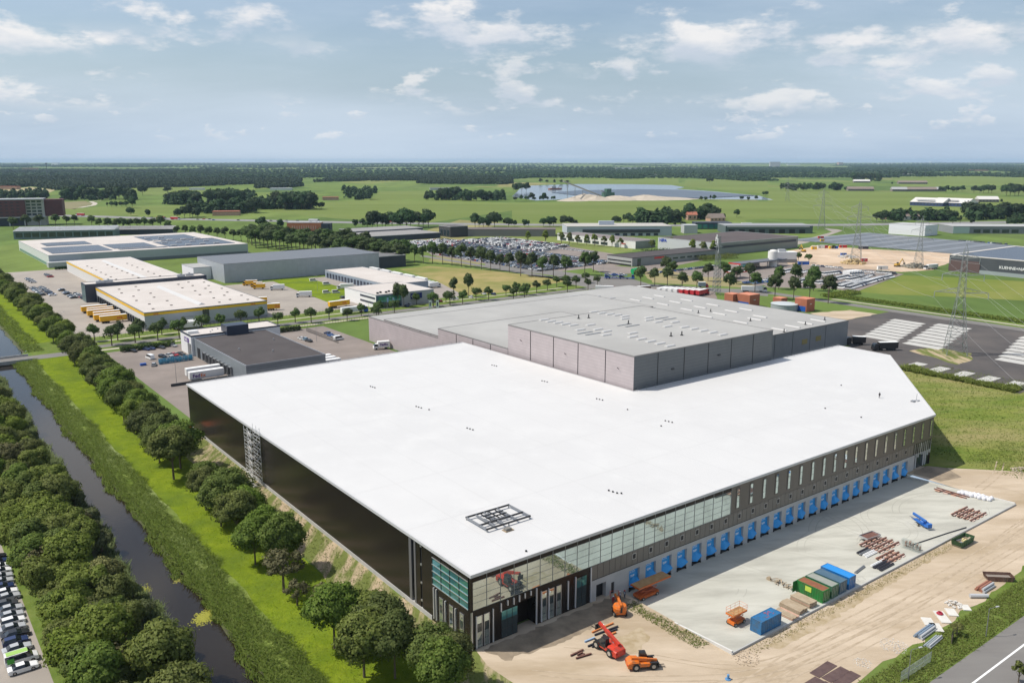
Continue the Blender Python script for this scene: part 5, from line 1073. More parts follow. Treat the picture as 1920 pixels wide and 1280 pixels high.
# white vehicles stored on the right
VS = {'white': 9, 'silver': 1, 'dark grey': 1, 'dark blue': .6}
lines = [((330, 915), (560, 935)), ((110, 968), (240, 942)), ((220, 1045), (390, 1000)), ((230, 972), (350, 945)), ((360, 1052), (470, 1040)), ((460, 1030), (600, 1000)), ((480, 1072), (600, 1040)), ((540, 1085), (760, 1020)), ((600, 1092), (860, 1012)), ((690, 1005), (790, 985)), ((640, 1065), (930, 1000)), ((410, 985), (540, 970)), ((705, 962), (800, 968)), ((820, 970), (960, 980)), ((600, 1030), (720, 1005))]
nv = 0
for li, ((x0, y0), (x1, y1)) in enumerate(lines):
    A_, B_ = at(*Z4(x0, y0)), at(*Z4(x1, y1)); k = max(2, int((B_ - A_).length / (3.0 if li % 3 else 3.4)))
    for i in range(k):
        c = pick(VS); p = A_.lerp(B_, (i + .5) / k); p.z = .06
        if li % 3: acar('delivery_van', VANM, p, AN + R(-90), c, f'{c} van in the storage lot, {ORD[i]} of the {ORD[li]} rank', 'van', 'vans in the storage lot')
        else: acar('parked_car', CARM[i % 2], p, AN + R(-90), c, f'{c} car in the storage lot, {ORD[i]} of the {ORD[li]} rank', 'car', 'cars in the storage lot')
for i in range(5): rigid(f'tall white box truck in the storage lot, {ORD[i]} of the rank', at(*Z4(565 + 20 * i, 985 - 2 * i)), AN + R(-90), LW, LW, 6, 'tall box trucks in the storage lot')
lot([(415, 268, 455, 268, 90), (420, 262, 450, 262, 90)], {'blue': 4, 'light blue': 3, 'white': 1}, 'car at the filling station', 'blue cars beside the filling station')
lot([(392, 345, 392, 350, 0), (400, 344, 480, 346, 90)], MIX, 'car before the banded workshop', 'cars in front of the workshop')
lot([(470, 480, 470, 640, 0), (490, 470, 490, 560, 0)], {'white': 5, 'silver': 3}, 'car before the white showroom', 'cars lined up before the white showroom', limit=18)
lot([(868, 285, 868, 360, 0), (880, 280, 880, 350, 0)], MIX, 'car near the far glass-cornered showroom', 'cars near the far right showroom', limit=16)
# motorway traffic
tr = random.Random(4)
for i in range(26):
    k = tr.uniform(1.2, 8.8); j = int(k); a, b = HWY[j], HWY[j + 1]; p = a.lerp(b, k - j); d = (b - a).normalized(); nrm = Vector((-d.y, d.x, 0)); off = tr.choice((-9, -5, 5, 9)); p = p + nrm * off; p.z = .1
    rz = math.atan2(d.y, d.x) + (math.pi if off > 0 else 0)
    if i % 4 == 0: trailer(f'distant lorry on the motorway, {ORD[i // 4]} of those in sight', p, rz, (LW, M('green trailer', (.03, .22, .14)), REDT)[tr.randrange(3)], None, group='lorries on the motorway', cab=LW, name='lorry')
    else: c = pick(MIX); acar('motorway_car', CARM[i % 2], p, rz, c, f'distant {c} car on the motorway, {ORD[i]} placed along it', 'car', 'cars on the motorway')
# ------------------------------------------------------------------ things on the roof
t = thing('roof_steel_frame', 'dark steel grid frame standing on the white roof near the office corner', 'steel frame', W(12.4, 12.6, HH))
for y in (0, 2.4, 7.2): MB().box(0, y, .45, 11, y + .28, .75).obj('beam', BLACKM, t)
for x in (0, 2.2, 4.2, 7.6, 10.7): MB().box(x, .29, .45, x + .28, 7.19, .72).obj('cross_beam', GREYM, t)
for x in (2.9, 4.9, 6.4): MB().box(x, 2.7, .8, x + .2, 6.2, 1.0).obj('rail', BLACKM, t)
for y in (3.4, 4.6): MB().box(2.4, y, 1.01, 7.4, y + .2, 1.2).obj('rail', BLACKM, t)
for x in (.1, 5.4, 10.7):
    for y in (.05, 7.2): MB().box(x, y, 0, x + .2, y + .2, .45).obj('foot', GREYM, t)
pal = thing('roof_pallet', 'small pallet of material beside the steel roof frame', 'pallet', W(16.4, 11.0, HH)); MB().box(-1, -.7, 0, 1, .7, .16).obj('pallet_deck', M('pallet wood', (.30, .23, .15)), pal); MB().box(-.8, -.5, .17, .5, .4, .6).obj('wrapped_load', M('grey load', (.20, .19, .17)), pal)
dr = MB().lathe([(.2, 0), (.2, .28), (.12, .3)], 8).mesh('roof_drain', [BLACKM])
for i, (f, x, y, n) in enumerate(((Z6, 865, 898, 3), (Z6, 1208, 1048, 3), (Z6, 1590, 1210, 3), (Z6, 1775, 738, 3), (Z7, 230, 856, 3), (Z7, 640, 990, 3), (Z7, 1155, 1155, 3), (N5, 173, 237, 3), (Z6, 1300, 1073, 1), (N5, 263, 260, 1), (Z7, 868, 1072, 1), (Z7, 1120, 1195, 1), (Z8, 430, 903, 1), (Z8, 700, 970, 1), (Z8, 550, 730, 1), (N4, 909, 293, 1))):
    p = UV(at(*f(x, y), HH)); t = thing('roof_outlet', f'small dark roof outlet{" trio" if n > 1 else ""} on the white roof, {ORD[i]} listed from the canal side', 'roof outlet', W(p[0], p[1], HH), AN, 'dark outlets on the white roof')
    for k in range(n): ob('outlet', dr, t, ((k - n / 2) * .2, (-k) * 1.1, 0))
cl = thing('roof_clutter', 'small heap of tools at the far corner of the white roof', 'tools', W(169.5, 10.6, HH)); MB().box(-1.6, -.5, 0, -.4, .5, .4).obj('crate', GREYM, cl); MB().box(.2, -.7, 0, 1.6, .3, .3).obj('sheet', LGREY, cl); MB().rod((.8, 0, .3), (1.0, 0, 2.2), .06, n=4).obj('pole', GREYM, cl)
# scaffold tower
t = thing('scaffold_tower', 'galvanised scaffold tower against the canal-side wall', 'scaffold', W(-2.9, 99.0))
SCF = M('scaffold tube', (.58, .58, .57), rough=.5, metal=.2)
for x in (.1, 2.5):
    for y in (0, 2.5, 5):
        MB().rod((x, y, 0), (x, y, 16.4), .06, n=5).obj('standard', SCF, t)
for z in np.arange(.4, 16.4, 2.0):
    for x in (.1, 2.5): MB().rod((x, 0, z), (x, 5, z), .05, n=4).rod((x, 0, z + 1), (x, 5, z + 1), .05, n=4).obj('ledger', SCF, t)
    for y in (0, 2.5, 5): MB().rod((.1, y, z), (2.5, y, z), .05, n=4).obj('transom', SCF, t)
    MB().rod((.1, 0, z), (.1, 2.5, z + 2), .05, n=4).rod((.1, 5, z), (.1, 2.5, z + 2), .05, n=4).rod((.1, 0, z), (2.5, 0, z + 2), .05, n=4).obj('brace', SCF, t)
    (MB().box(.3, .1 + (z % 4) * .5, z + .06, 1.0, 3 + (z % 4) * .5, z + .1) if z < 15 else MB().box(.3, .1, z + .06, 2.3, 4.9, z + .12)).obj('deck', M('scaffold deck', (.36, .34, .30)), t)

# ------------------------------------------------------------------ people
def person_mesh():
    me = bpy.data.meshes.new('body'); J = [(0, 0, .95), (0, 0, 1.2), (0, 0, 1.42), (0, 0, 1.55), (.02, 0, 1.68), (0, .1, .9), (.05, .12, .5), (0, .13, .06), (.12, .13, .03), (0, -.1, .9), (-.08, -.12, .5), (-.12, -.13, .06), (0, -.13, .03),
         (0, .2, 1.38), (.03, .27, 1.1), (.16, .27, .88), (0, -.2, 1.38), (-.03, -.27, 1.1), (.08, -.28, .86)]
    Ed = [(0, 1), (1, 2), (2, 3), (3, 4), (0, 5), (5, 6), (6, 7), (7, 8), (0, 9), (9, 10), (10, 11), (11, 12), (2, 13), (13, 14), (14, 15), (2, 16), (16, 17), (17, 18)]
    rad = [.15, .15, .14, .06, .1, .1, .075, .05, .045, .1, .075, .05, .045, .08, .055, .04, .08, .055, .04]
    me.from_pydata(J, Ed, []); o = bpy.data.objects.new('body', me); col.objects.link(o); o.modifiers.new('s', 'SKIN'); o.modifiers.new('b', 'SUBSURF').levels = 1
    for i, s in enumerate(me.skin_vertices[0].data): s.radius = (rad[i], rad[i] * (1.25 if i in (0, 1, 2) else 1)); s.use_root = (i == 0)
    dg = bpy.context.evaluated_depsgraph_get(); out = bpy.data.meshes.new_from_object(o.evaluated_get(dg)); bpy.data.objects.remove(o); return out
PBODY = person_mesh(); PBODY.materials.clear(); PBODY.materials.append(obj_colour('work clothes', .8, 0))
HELM = MB().lathe([(.15, 1.69), (.13, 1.76), (.06, 1.82)], 10, c=(.02, 0)).lathe([(.19, 1.68), (.19, 1.695)], 10, c=(.04, 0)).mesh('helmet', [obj_colour('helmet plastic', .4, .2)])
VEST = MB().lathe([(.2, 1.0), (.215, 1.2), (.2, 1.38)], 10).mesh('vest', [obj_colour('vest cloth', .8, 0)])
def person(loc, rz, body, vest, helm, label):
    t = thing('person', label, 'person', loc, rz)
    for nm, me, c in (('body', PBODY, body), ('vest', VEST, vest), ('helmet', HELM, helm)): ob(nm, me, t).color = c + (1,)
person(W(164.3, 19, HH), 1, (.03, .03, .035), (.035, .03, .03), (.1, .1, .1), 'person in dark clothes standing alone on the white roof')
person(W(34.1, -2.7, .02), 2, (.05, .05, .07), (.45, .45, .5), (.6, .6, .6), 'person in pale vest standing by the small door')
person(W(35.2, -2.9, .02), 4, (.08, .09, .12), (.35, .38, .42), (.5, .05, .04), 'person in grey top and red helmet beside the scissor lift')
person(W(31.8, -3.2, .02), 5, (.35, .03, .04), (.35, .03, .04), (.75, .75, .75), 'person in red with white helmet near the gate opening')

# ------------------------------------------------------------------ machines
ORG = M('orange machine paint', (.72, .17, .012), (.62, .14, .012), 1.5, 6, rough=.45, c3=(.36, .15, .06), scale3=1.6); REDM = M('red machine paint', (.62, .045, .02), (.52, .04, .02), 1.5, 6, rough=.42, c3=(.32, .07, .045), scale3=1.6); BLM = M('blue machine paint', (.02, .13, .45), (.025, .15, .5), 1.5, 4, rough=.4)
def wheel(t, x, y, r, w=.4):
    q = MB().rod((x, y - w / 2, r), (x, y + w / 2, r), r, n=16).obj('wheel', TYRE, t); MB().rod((x, y - w / 2 - .02, r), (x, y + w / 2 + .02, r), r * .52, n=10).obj('rim', M('sand coloured rim', (.42, .38, .32)), q)
def telehandler(label, loc, rz, pm, boom_up, boomlen, L=5.6, load=None):
    t = thing('telehandler', label, 'telehandler', loc, rz)
    MB().box(-2.3, -.75, .55, 2.1, .75, 1.15).obj('chassis', BLACKM, t)
    b = MB(); loft(b, [(-2.9, .5, 1.3, 1.5, 1.05, .85), (-2.2, .5, 1.5, 1.85, 1.12, .95), (-1.0, .55, 1.5, 1.75, 1.12, .95), (-.7, .6, 1.2, 1.3, 1.1, .95)], 0, 0); b.obj('engine_cover', pm, t)
    MB().box(-.7, -1.1, .7, 1.2, -.2, 1.3).box(-.7, .35, .7, 1.2, 1.1, 1.25).obj('side_body', pm, t)
    for x in (-1.5, 1.6):
        for y in (-1.0, 1.0): wheel(t, x, y, .68, .45)
        MB().box(x - .7, .78, 1.38, x + .7, 1.22, 1.44).box(x - .7, -1.22, 1.38, x + .7, -.78, 1.44).obj('mudguard', BLACKM, t)
    c = MB(); loft(c, [(-.5, 1.0, 1.5, 2.5, .45, .38), (.5, 1.0, 1.5, 2.55, .46, .38), (1.0, .9, 1.4, 1.8, .46, .4)], 0, 1)
    c.v = [(x, y + .68, z) for x, y, z in c.v]; cb = c.obj('cab', [BLACKM, CARGL], t); MB().box(-.55, .25, 2.56, .55, 1.1, 2.62).obj('cab_roof', BLACKM, cb)
    a = R(boom_up); p0 = Vector((-2.2, -.25, 2.0)); d = Vector((math.cos(a), 0, math.sin(a)))
    def beam(p, q, w, h, nm, m):
        p, q = Vector(p), Vector(q); dd = (q - p).normalized(); s = Vector((0, w / 2, 0)); n = dd.cross(Vector((0, 1, 0))) * h / 2
        vs = [p - s - n, p + s - n, p + s + n, p - s + n, q - s - n, q + s - n, q + s + n, q - s + n]; return MB().add(vs, [(0, 1, 2, 3), (7, 6, 5, 4), (0, 4, 5, 1), (1, 5, 6, 2), (2, 6, 7, 3), (3, 7, 4, 0)]).obj(nm, m, t)
    q0 = p0 + d * boomlen * .62; beam(p0, q0, .5, .55, 'boom', pm); e = p0 + d * boomlen; beam(q0, e, .38, .42, 'boom_extension', pm)
    f = Vector((e.x + .2, e.y, max(.25, e.z - 1.0))); beam(e, f, .34, .3, 'boom_head', BLACKM)
    MB().box(f.x, f.y - .6, f.z - .2, f.x + .1, f.y + .6, f.z + .7).obj('fork_carriage', BLACKM, t)
    for y in (-.4, .3): MB().box(f.x + .1, f.y + y, f.z - .2, f.x + 1.3, f.y + y + .12, f.z - .12).obj('fork', BLACKM, t)
    MB().rod((-1.2, -.25, 1.3), p0 + d * boomlen * .4, .09, n=8).obj('lift_cylinder', ALU, t)
    for y in (-.8, .8): MB().box(-2.97, y - .14, .95, -2.9, y + .14, 1.15).obj('tail_light', M('tail lamp', (.5, .02, .02)), t)
    return t
pr, pf = at(1142, 1236), at(1114, 1217); dd = pf - pr
telehandler('red telehandler with raised boom beside steel beams on the sand', (pr + pf) / 2 + Vector((1.3, 1.2, .02)), math.atan2(dd.y, dd.x), REDM, 20, 5.0).scale = (1.12, 1.12, 1.12)
telehandler('orange compact telehandler at the sandy bottom edge', at(1206, 1253) + Vector((0, .5, .02)), R(8), ORG, -8, 4.6)
# boom lift seen from behind
t = thing('boom_lift', 'orange boom lift with rounded counterweight by the building corner', 'boom lift', W(30.0, -6.9, .02), AN + R(58)); 
MB().lathe([(.9, .9), (1.32, 1.0), (1.4, 1.7), (1.2, 2.1), (.5, 2.25)], 18).obj('counterweight', ORG, t); MB().box(-.9, -1.1, .45, 1.6, 1.1, .95).obj('chassis', ORG, t); MB().box(-1.42, -.2, 1.1, -1.2, .2, 2.1).obj('grille', BLACKM, t)
for x in (-.6, 1.3):
    for y in (-1.1, 1.1): wheel(t, x, y, .45, .35)
MB().box(-1.2, -.22, 2.2, 2.4, .22, 2.65).obj('boom', ORG, t); MB().box(2.4, -.16, 1.6, 4.6, .16, 2.0).obj('jib', ORG, t); bk = MB().box(4.6, -.9, .9, 5.5, .9, 1.0).obj('basket_floor', GREYM, t)
for x in (4.65, 5.45):
    for y in (-.85, .85): MB().rod((x, y, 1), (x, y, 2.1), .04, n=4).obj('post', REDM, bk)
MB().rod((4.65, -.85, 2.1), (5.45, -.85, 2.1), .04, n=4).rod((4.65, .85, 2.1), (5.45, .85, 2.1), .04, n=4).rod((5.45, -.85, 2.1), (5.45, .85, 2.1), .04, n=4).obj('hand_rail', REDM, bk)
def scissor(label, loc, rz, L, w, zt, railed, pm, ext=0):
    t = thing('scissor_lift', label, 'scissor lift', loc, rz); MB().box(-L / 2 * .8, -w / 2 * .85, .35, L / 2 * .8, w / 2 * .85, .95).obj('chassis', pm, t)
    MB().box(-L / 2 * .7, w / 2 * .86, .4, L / 2 * .7, w / 2 * .98, .9).box(-L / 2 * .7, -w / 2 * .98, .4, L / 2 * .7, -w / 2 * .86, .9).obj('side_box', pm, t)
    for x in (-L * .3, L * .3):
        for y in (-w / 2 * .9, w / 2 * .9): wheel(t, x, y, .4, .3)
    n = max(1, int((zt - .95) / .75)); h = (zt - .3 - .95) / n
    for k in range(n):
        for y in (-w * .32, w * .32):
            z = .95 + k * h; MB().rod((-L * .34, y, z), (L * .34, y, z + h), .07, n=4).obj('scissor_arm', pm, t); MB().rod((L * .34, y + .1, z), (-L * .34, y + .1, z + h), .07, n=4).obj('scissor_arm', pm, t)
    p = MB().box(-L / 2, -w / 2, zt - .3, L / 2 + ext, w / 2, zt).obj('platform', pm, t); MB().box(-L / 2 + .1, -w / 2 + .1, zt + .005, L / 2 + ext - .1, w / 2 - .1, zt + .03).obj('deck', M('worn deck', (.36, .20, .08), (.42, .27, .13), 1, 4), p)
    if railed:
        for x in np.linspace(-L / 2 + .05, L / 2 - .05, 4):
            for y in (-w / 2 + .05, w / 2 - .05): MB().rod((x, y, zt), (x, y, zt + 1.1), .035, n=4).obj('post', pm, p)
        for z in (.55, 1.1):
            MB().rod((-L / 2, -w / 2 + .05, zt + z), (L / 2, -w / 2 + .05, zt + z), .03, n=4).rod((-L / 2, w / 2 - .05, zt + z), (L / 2, w / 2 - .05, zt + z), .03, n=4).rod((-L / 2 + .05, -w / 2, zt + z), (-L / 2 + .05, w / 2, zt + z), .03, n=4).rod((L / 2 - .05, -w / 2, zt + z), (L / 2 - .05, w / 2, zt + z), .03, n=4).obj('hand_rail', pm, p)
    return t
scissor('large orange scissor lift with long extended platform at the first docks', W(40.6, -3.6, yz(-3.6)), AN, 6.6, 2.5, 3.1, False, M('rusty orange paint', (.52, .12, .02), (.46, .10, .02), 1, 4, rough=.5), 2.6)
scissor('orange scissor lift with railings beside the blue container', W(45.2, -22.6, yz(-22.6)), AN, 4.0, 1.9, 2.5, True, ORG)
t = thing('towed_boom_lift', 'blue trailer-mounted boom lift on the concrete yard', 'boom lift', W(116.8, -20.6, yz(-20.6)), AN + R(62))
MB().box(-2.6, -.5, .55, 2.2, .5, .85).obj('chassis', BLM, t); MB().box(-2.4, -.35, 1.3, 3.4, .0, 1.75).obj('boom', BLM, t); MB().box(-2.2, .05, 1.75, 2.8, .38, 2.15).obj('upper_boom', BLM, t); MB().lathe([(.55, .85), (.6, 1.3), (.4, 1.5)], 12, c=(-.8, 0)).obj('turntable', BLM, t)
for y in (-.95, .95): wheel(t, -.4, y, .38, .25)
MB().box(-3.5, -.5, .8, -2.7, .6, 1.7).obj('basket', BLM, t); MB().rod((2.2, 0, .7), (4.3, 0, .5), .09, n=6).obj('drawbar', GREYM, t)
for x in (-1.8, 1.4):
    for s in (-1, 1): MB().rod((x, s * .4, .8), (x + .5 * s, s * 1.3, 1.25), .08, n=5).obj('outrigger', BLM, t)

# ------------------------------------------------------------------ containers, stacks and stores
def container(label, u0, v0, L, along, m, z, roofm=None, doors=None, H_=2.6, Wd=2.44, group='shipping containers on the yard edge'):
    t = thing('shipping_container', label, 'container', W(u0, v0, z), AN + (0 if along == 'u' else math.pi / 2), group)
    mb = MB(); w = Wd / 2; n = int(L / .28); pr_ = []
    for side in (-1, 1):       # corrugated sides
        pts = []
        for i in range(n * 2 + 1):
            x = .15 + (L - .3) * i / (n * 2); off = .035 if (i // 2) % 2 else 0; pts.append((x, side * (w - .06 + off)))
        for a, b in zip(pts, pts[1:]):
            q = [(a[0], a[1], .18), (b[0], b[1], .18), (b[0], b[1], H_ - .14), (a[0], a[1], H_ - .14)]; mb.quad(*(q if side < 0 else q[::-1]))
    mb.box(.05, -w + .06, .16, .1, w - .06, H_ - .1).box(L - .1, -w + .06, .16, L - .05, w - .06, H_ - .1); mb.obj('side_wall', m, t)
    fr = MB()
    for x in (0, L - .16):
        for y in (-w, w - .16): fr.box(x, y, 0, x + .16, y + .16, H_)
    for y in (-w, w - .14):
        fr.box(.16, y, 0, L - .16, y + .14, .18).box(.16, y, H_ - .14, L - .16, y + .14, H_)
    for x in (0, L - .14): fr.box(x, -w + .16, 0, x + .14, w - .16, .18).box(x, -w + .16, H_ - .14, x + .14, w - .16, H_)
    fr.obj('frame', m, t); MB().box(.1, -w + .1, H_ - .1, L - .1, w - .1, H_ - .03).obj('roof', roofm or m, t)
    for k in range(4): MB().rod((-.04 if doors == 'x0' else L + .04, -w + .4 + k * .55, .25), (-.04 if doors == 'x0' else L + .04, -w + .4 + k * .55, H_ - .25), .025, n=5).obj('lock_rod', ALU, t)
    return t
CBL = M('blue container paint', (.015, .12, .28), (.02, .15, .34), .6, 6, rough=.5, c3=(.05, .10, .16), scale3=.9); CGR = M('green container paint', (.015, .16, .03), (.02, .20, .04), .6, 6, rough=.5, c3=(.05, .12, .035), scale3=.9); CDG = M('dark green container paint', (.05, .13, .075), (.06, .15, .09), .6, 5, rough=.55)
CGB = M('grey-blue container paint', (.06, .12, .17), (.08, .14, .19), .6, 5, rough=.55); CB2 = M('bright blue container paint', (.01, .14, .40), (.015, .17, .47), .6, 6, rough=.45, c3=(.04, .13, .28), scale3=.9); RUSTY = M('rusty container roof', (.28, .10, .04), (.18, .07, .04), .7, 7, rough=.8)
ze = .45
t = container('blue short container with red scrawl on its roof beside the orange lift', 45.0, -27.2, 6.06, 'u', CBL, ze)
sg = MB(); rs_ = random.Random(2)
for k in range(14): x, y = rs_.uniform(2.2, 4.4), rs_.uniform(-.7, .7); sg.box(x, y, 2.574, x + rs_.uniform(.2, .6), y + .09, 2.578, rz=rs_.uniform(-1, 1))
sg.obj('red_scrawl', M('red spray paint', (.42, .06, .06)), t)
t = container('bright green container with rusty roof and yellow sign, door open', 65.5, -28.5, 6.06, 'v', CGR, ze, RUSTY, 'x0'); MB().box(2.6, 1.24, 1.2, 4.0, 1.27, 2.25).obj('sign', M('yellow-green sign', (.48, .62, .08)), t); MB().box(6.06, 1.2, .2, 6.1, 2.4, 2.5).obj('door', CGR, t)
t = container('dark green container with pale grey roof, second of the four', 68.5, -28.5, 6.06, 'v', CDG, ze, M('lichen grey roof', (.30, .31, .27), (.24, .25, .22), .8, 6), 'x0'); MB().box(6.06, 1.2, .2, 6.1, 2.3, 2.5).obj('door', CDG, t)
t = container('grey-blue container, third of the four side by side', 71.4, -28.5, 6.06, 'v', CGB, ze, None, 'x0'); MB().box(6.06, 1.2, .2, 6.1, 2.3, 2.5).obj('door', GREYM, t)
container('bright blue container at the end of the four', 74.6, -28.5, 6.6, 'v', CB2, ze, M('bright blue roof', (.02, .24, .62), rough=.4), 'x0')
WOOD = M('weathered boards', (.34, .26, .17), (.42, .34, .24), .8, 6); WOOD2 = M('reddish timber', (.46, .27, .19), (.55, .35, .26), .8, 6); BRN = M('dark brown batten', (.13, .06, .045), (.17, .08, .06), .8, 5); STEELD = M('dark steel section', (.035, .035, .045), rough=.5)
def stack(label, u, v, L, w, n, m, rot=0, z=None, h=.22, name='board_stack', cat='stack'):
    t = thing(name, label, cat, W(u, v, yz(v) if z is None else z), AN + R(rot)); r_ = random.Random(int(u * 10)); k = max(2, int(w / .5))
    for lay in range(n):
        for i in range(k):
            a = r_.uniform(-.12, .12); MB().box(-L / 2 + a, -w / 2 + i * w / k + .03, .1 + lay * h, L / 2 + a, -w / 2 + (i + 1) * w / k - .03, .1 + lay * h + h * .8).obj('board', m if r_.random() > .2 else WOOD2, t)
    for x in (-L * .35, L * .35): MB().box(x - .06, -w / 2, 0, x + .06, w / 2, .1).obj('bearer', BRN, t)
    return t
stack('low stack of weathered scaffold boards nearest the blue container', 55.0, -26.8, 4.2, 2.2, 2, WOOD, 90); stack('higher board stack with black boxes in front of the green container', 58.0, -26.2, 4.6, 2.6, 4, WOOD, 90); stack('board stack leaning next to the green container', 61.6, -26.0, 4.4, 2.4, 5, WOOD, 90)
tb = thing('timber_offcuts', 'row of tangled timber offcuts trailing from the green container', 'timber', W(65.2, -18.9, yz(-18.9)))
for k in range(26): x, y = rnd.uniform(-.5, .8), rnd.uniform(-2.4, 2.8); MB().box(x - .7, y - .07, .02 + .02 * k, x + .7, y + .07, .12 + .02 * k, rz=rnd.uniform(-.8, .8)).obj('offcut', WOOD, tb)
MB().rod((-.3, 3.6, .05), (.2, 3.6, .05), .5, n=12).obj('cable_drum', WOOD, tb)
def panel_pack(label, u, v, nu, nv, L, sp, rot=0, z=None):
    t = thing('panel_pack', label, 'panels', W(u, v, yz(v) if z is None else z), AN + R(rot), 'timber-packed panels laid out on the yard')
    for i in range(nv): MB().box(-L / 2, i * sp, .2, L / 2, i * sp + .35, .42).obj('batten', BRN, t)
    for j in range(nu):
        x = -L / 2 + (j + .5) * L / nu
        for i in range(nv): MB().box(x - L / nu * .3, i * sp - .35, .02, x + L / nu * .3, i * sp + .75, .19).obj('sheet', WOOD2 if (i + j) % 3 else M('pale pink sheet', (.62, .47, .40)), t)
    return t
panel_pack('large layout of brown battens and pinkish sheets beside the flat trailer', 98.6, -23.0, 4, 4, 8.5, 1.5); panel_pack('smaller layout of pinkish sheets near the yard edge', 94.0, -27.2, 4, 3, 7.0, 1.2); panel_pack('far layout of brown battens and pinkish sheets before the white bags', 131.5, -27.4, 4, 4, 8.0, 1.5); panel_pack('thin line of brown battens by the far end of the yard', 144.0, -15.0, 4, 2, 8.6, 1.3, 90)
def section_stack(label, u, v, L, cols, rot=0, z=None):
    t = thing('steel_sections', label, 'steel', W(u, v, yz(v) if z is None else z), AN + R(rot))
    for i, m in enumerate(cols): MB().box(-L / 2 + (i % 2) * .3, i * .75, .02, L / 2 + (i % 2) * .3, i * .75 + .5, .3).box(-L / 2 + (i % 2) * .3, i * .75 + .18, .3, L / 2 + (i % 2) * .3, i * .75 + .32, .42).obj('section', m, t)
    return t
section_stack('white and dark steel sections beside the pink panels', 92.2, -22.6, 4.2, (WHITE, WHITE, GREYM, STEELD)); section_stack('stack of dark flat sheets at the yard edge', 88.8, -28.2, 5.2, (STEELD, STEELD, STEELD, WHITE)); section_stack('short grey profile lying alone on the yard', 83.4, -25.2, 4.4, (GREYM,), 8)
tf_ = thing('site_trailer', 'flat grey site trailer parked on the yard', 'trailer', W(100.3, -17.2, yz(-17.2)), AN + R(-6)); MB().box(-2.3, -1.1, .65, 2.3, 1.1, .8).obj('deck', BRN, tf_); MB().box(-2.4, -1.2, .6, 2.4, -1.1, 1.05).box(-2.4, 1.1, .6, 2.4, 1.2, 1.05).box(2.3, -1.1, .6, 2.4, 1.1, 1.05).box(-2.4, -1.1, .6, -2.3, 1.1, 1.05).obj('side_board', ALU, tf_)
for y in (-1.0, 1.0): wheel(tf_, 0, y, .33, .2)
MB().rod((-2.4, 0, .55), (-3.6, 0, .45), .07, n=5).obj('drawbar', GREYM, tf_)
fz = thing('fence_stack', 'stand of mesh fence panels with orange feet at the yard edge', 'fence', W(101.0, -27.6, yz(-27.6)))
for k in range(3):
    mb = MB()
    for i in range(15): mb.rod((-.2 + k * .5, -1 + i * .3, .1), (-.2 + k * .5, -1 + i * .3, 2.0), .025, n=4)
    for z in (.1, 1.05, 2.0): mb.rod((-.2 + k * .5, -1, z), (-.2 + k * .5, 3.3, z), .03, n=4)
    mb.obj('fence_panel', M('fence wire', (.24, .30, .28), rough=.5), fz)
for k in range(9): x, y = rnd.uniform(.8, 2.6), rnd.uniform(-.4, 3); MB().box(x, y, .02, x + .7, y + .16, .9).obj('bracket', M('orange bracket', (.42, .20, .12)), fz)
MB().tube([W(103.6, -25.4, yz(-25.4) + .14), W(116, -27.2, yz(-27.2) + .14), W(123, -28.4, .62)], .13, 6).obj('drain_pipe', STEELD, label='long dark pipe lying from fence stack to the yard edge', cat='pipe')
# skips
def skip(label, u, v, L, m, inner, rot=0, load=True, h=1.5):
    t = thing('skip', label, 'skip', W(u, v, .02), AN + R(rot)); w = 1.2; mb = MB()
    for s in (-1, 1): mb.add([(-L / 2 + .3, s * (w - .1), .1), (L / 2 - .3, s * (w - .1), .1), (L / 2, s * w, h), (-L / 2, s * w, h), (-L / 2 + .3, s * (w - .18), .1), (L / 2 - .3, s * (w - .18), .1), (L / 2 - .05, s * (w - .08), h), (-L / 2 + .05, s * (w - .08), h)], [(0, 1, 2, 3), (4, 7, 6, 5), (3, 2, 6, 7)])
    for s in (-1, 1): mb.add([(s * (L / 2 - .3), -w + .1, .1), (s * (L / 2 - .3), w - .1, .1), (s * L / 2, w, h), (s * L / 2, -w, h)], [(0, 1, 2, 3), (3, 2, 1, 0)])
    mb.box(-L / 2 + .3, -w + .1, .05, L / 2 - .3, w - .1, .15); mb.obj('shell', m, t)
    for i in range(6):
        x = -L / 2 + .6 + i * (L - 1.2) / 5
        for s in (-1, 1): MB().box(x - .06, s * (w - .02) - .05, .15, x + .06, s * (w - .02) + .05, h).obj('rib', m, t)
    MB().box(-L / 2 + .25, -w + .15, .16, L / 2 - .25, w - .15, h * .45).obj('load', inner, t)
    if load:
        for k in range(7): x, y = rnd.uniform(-L / 2 + .9, L / 2 - .9), rnd.uniform(-.8, .6); MB().box(x - .8, y, h * .45 + .04 * k, x + .8, y + .35, h * .45 + .1 + .06 * k, rz=rnd.uniform(-.4, .4)).obj('debris', (WOOD, M('yellow foam', (.60, .52, .25)), GREYM)[k % 3], t)
    return t
skip('green waste skip full of boards beside the yard edge', 114.6, -31.6, 6.2, M('green skip paint', (.05, .12, .05), (.07, .14, .06), .8, 5, rough=.6), M('waste', (.20, .16, .11)), 0)
skip('rusty empty brown skip on the sand verge', 103.4, -44.4, 5.6, M('rusty skip', (.16, .085, .06), (.22, .14, .11), .9, 6, rough=.8), M('skip inside', (.24, .21, .18)), -42, False, 1.1)
BAG = MB().lathe([(.42, 0), (.6, .2), (.62, .6), (.5, .85), (.2, 1.0), (.08, 1.15)], 9).mesh('bulk_bag', [M('white bag fabric', (.70, .70, .72), (.62, .62, .65), 1.5, 5)])
rb = random.Random(8)
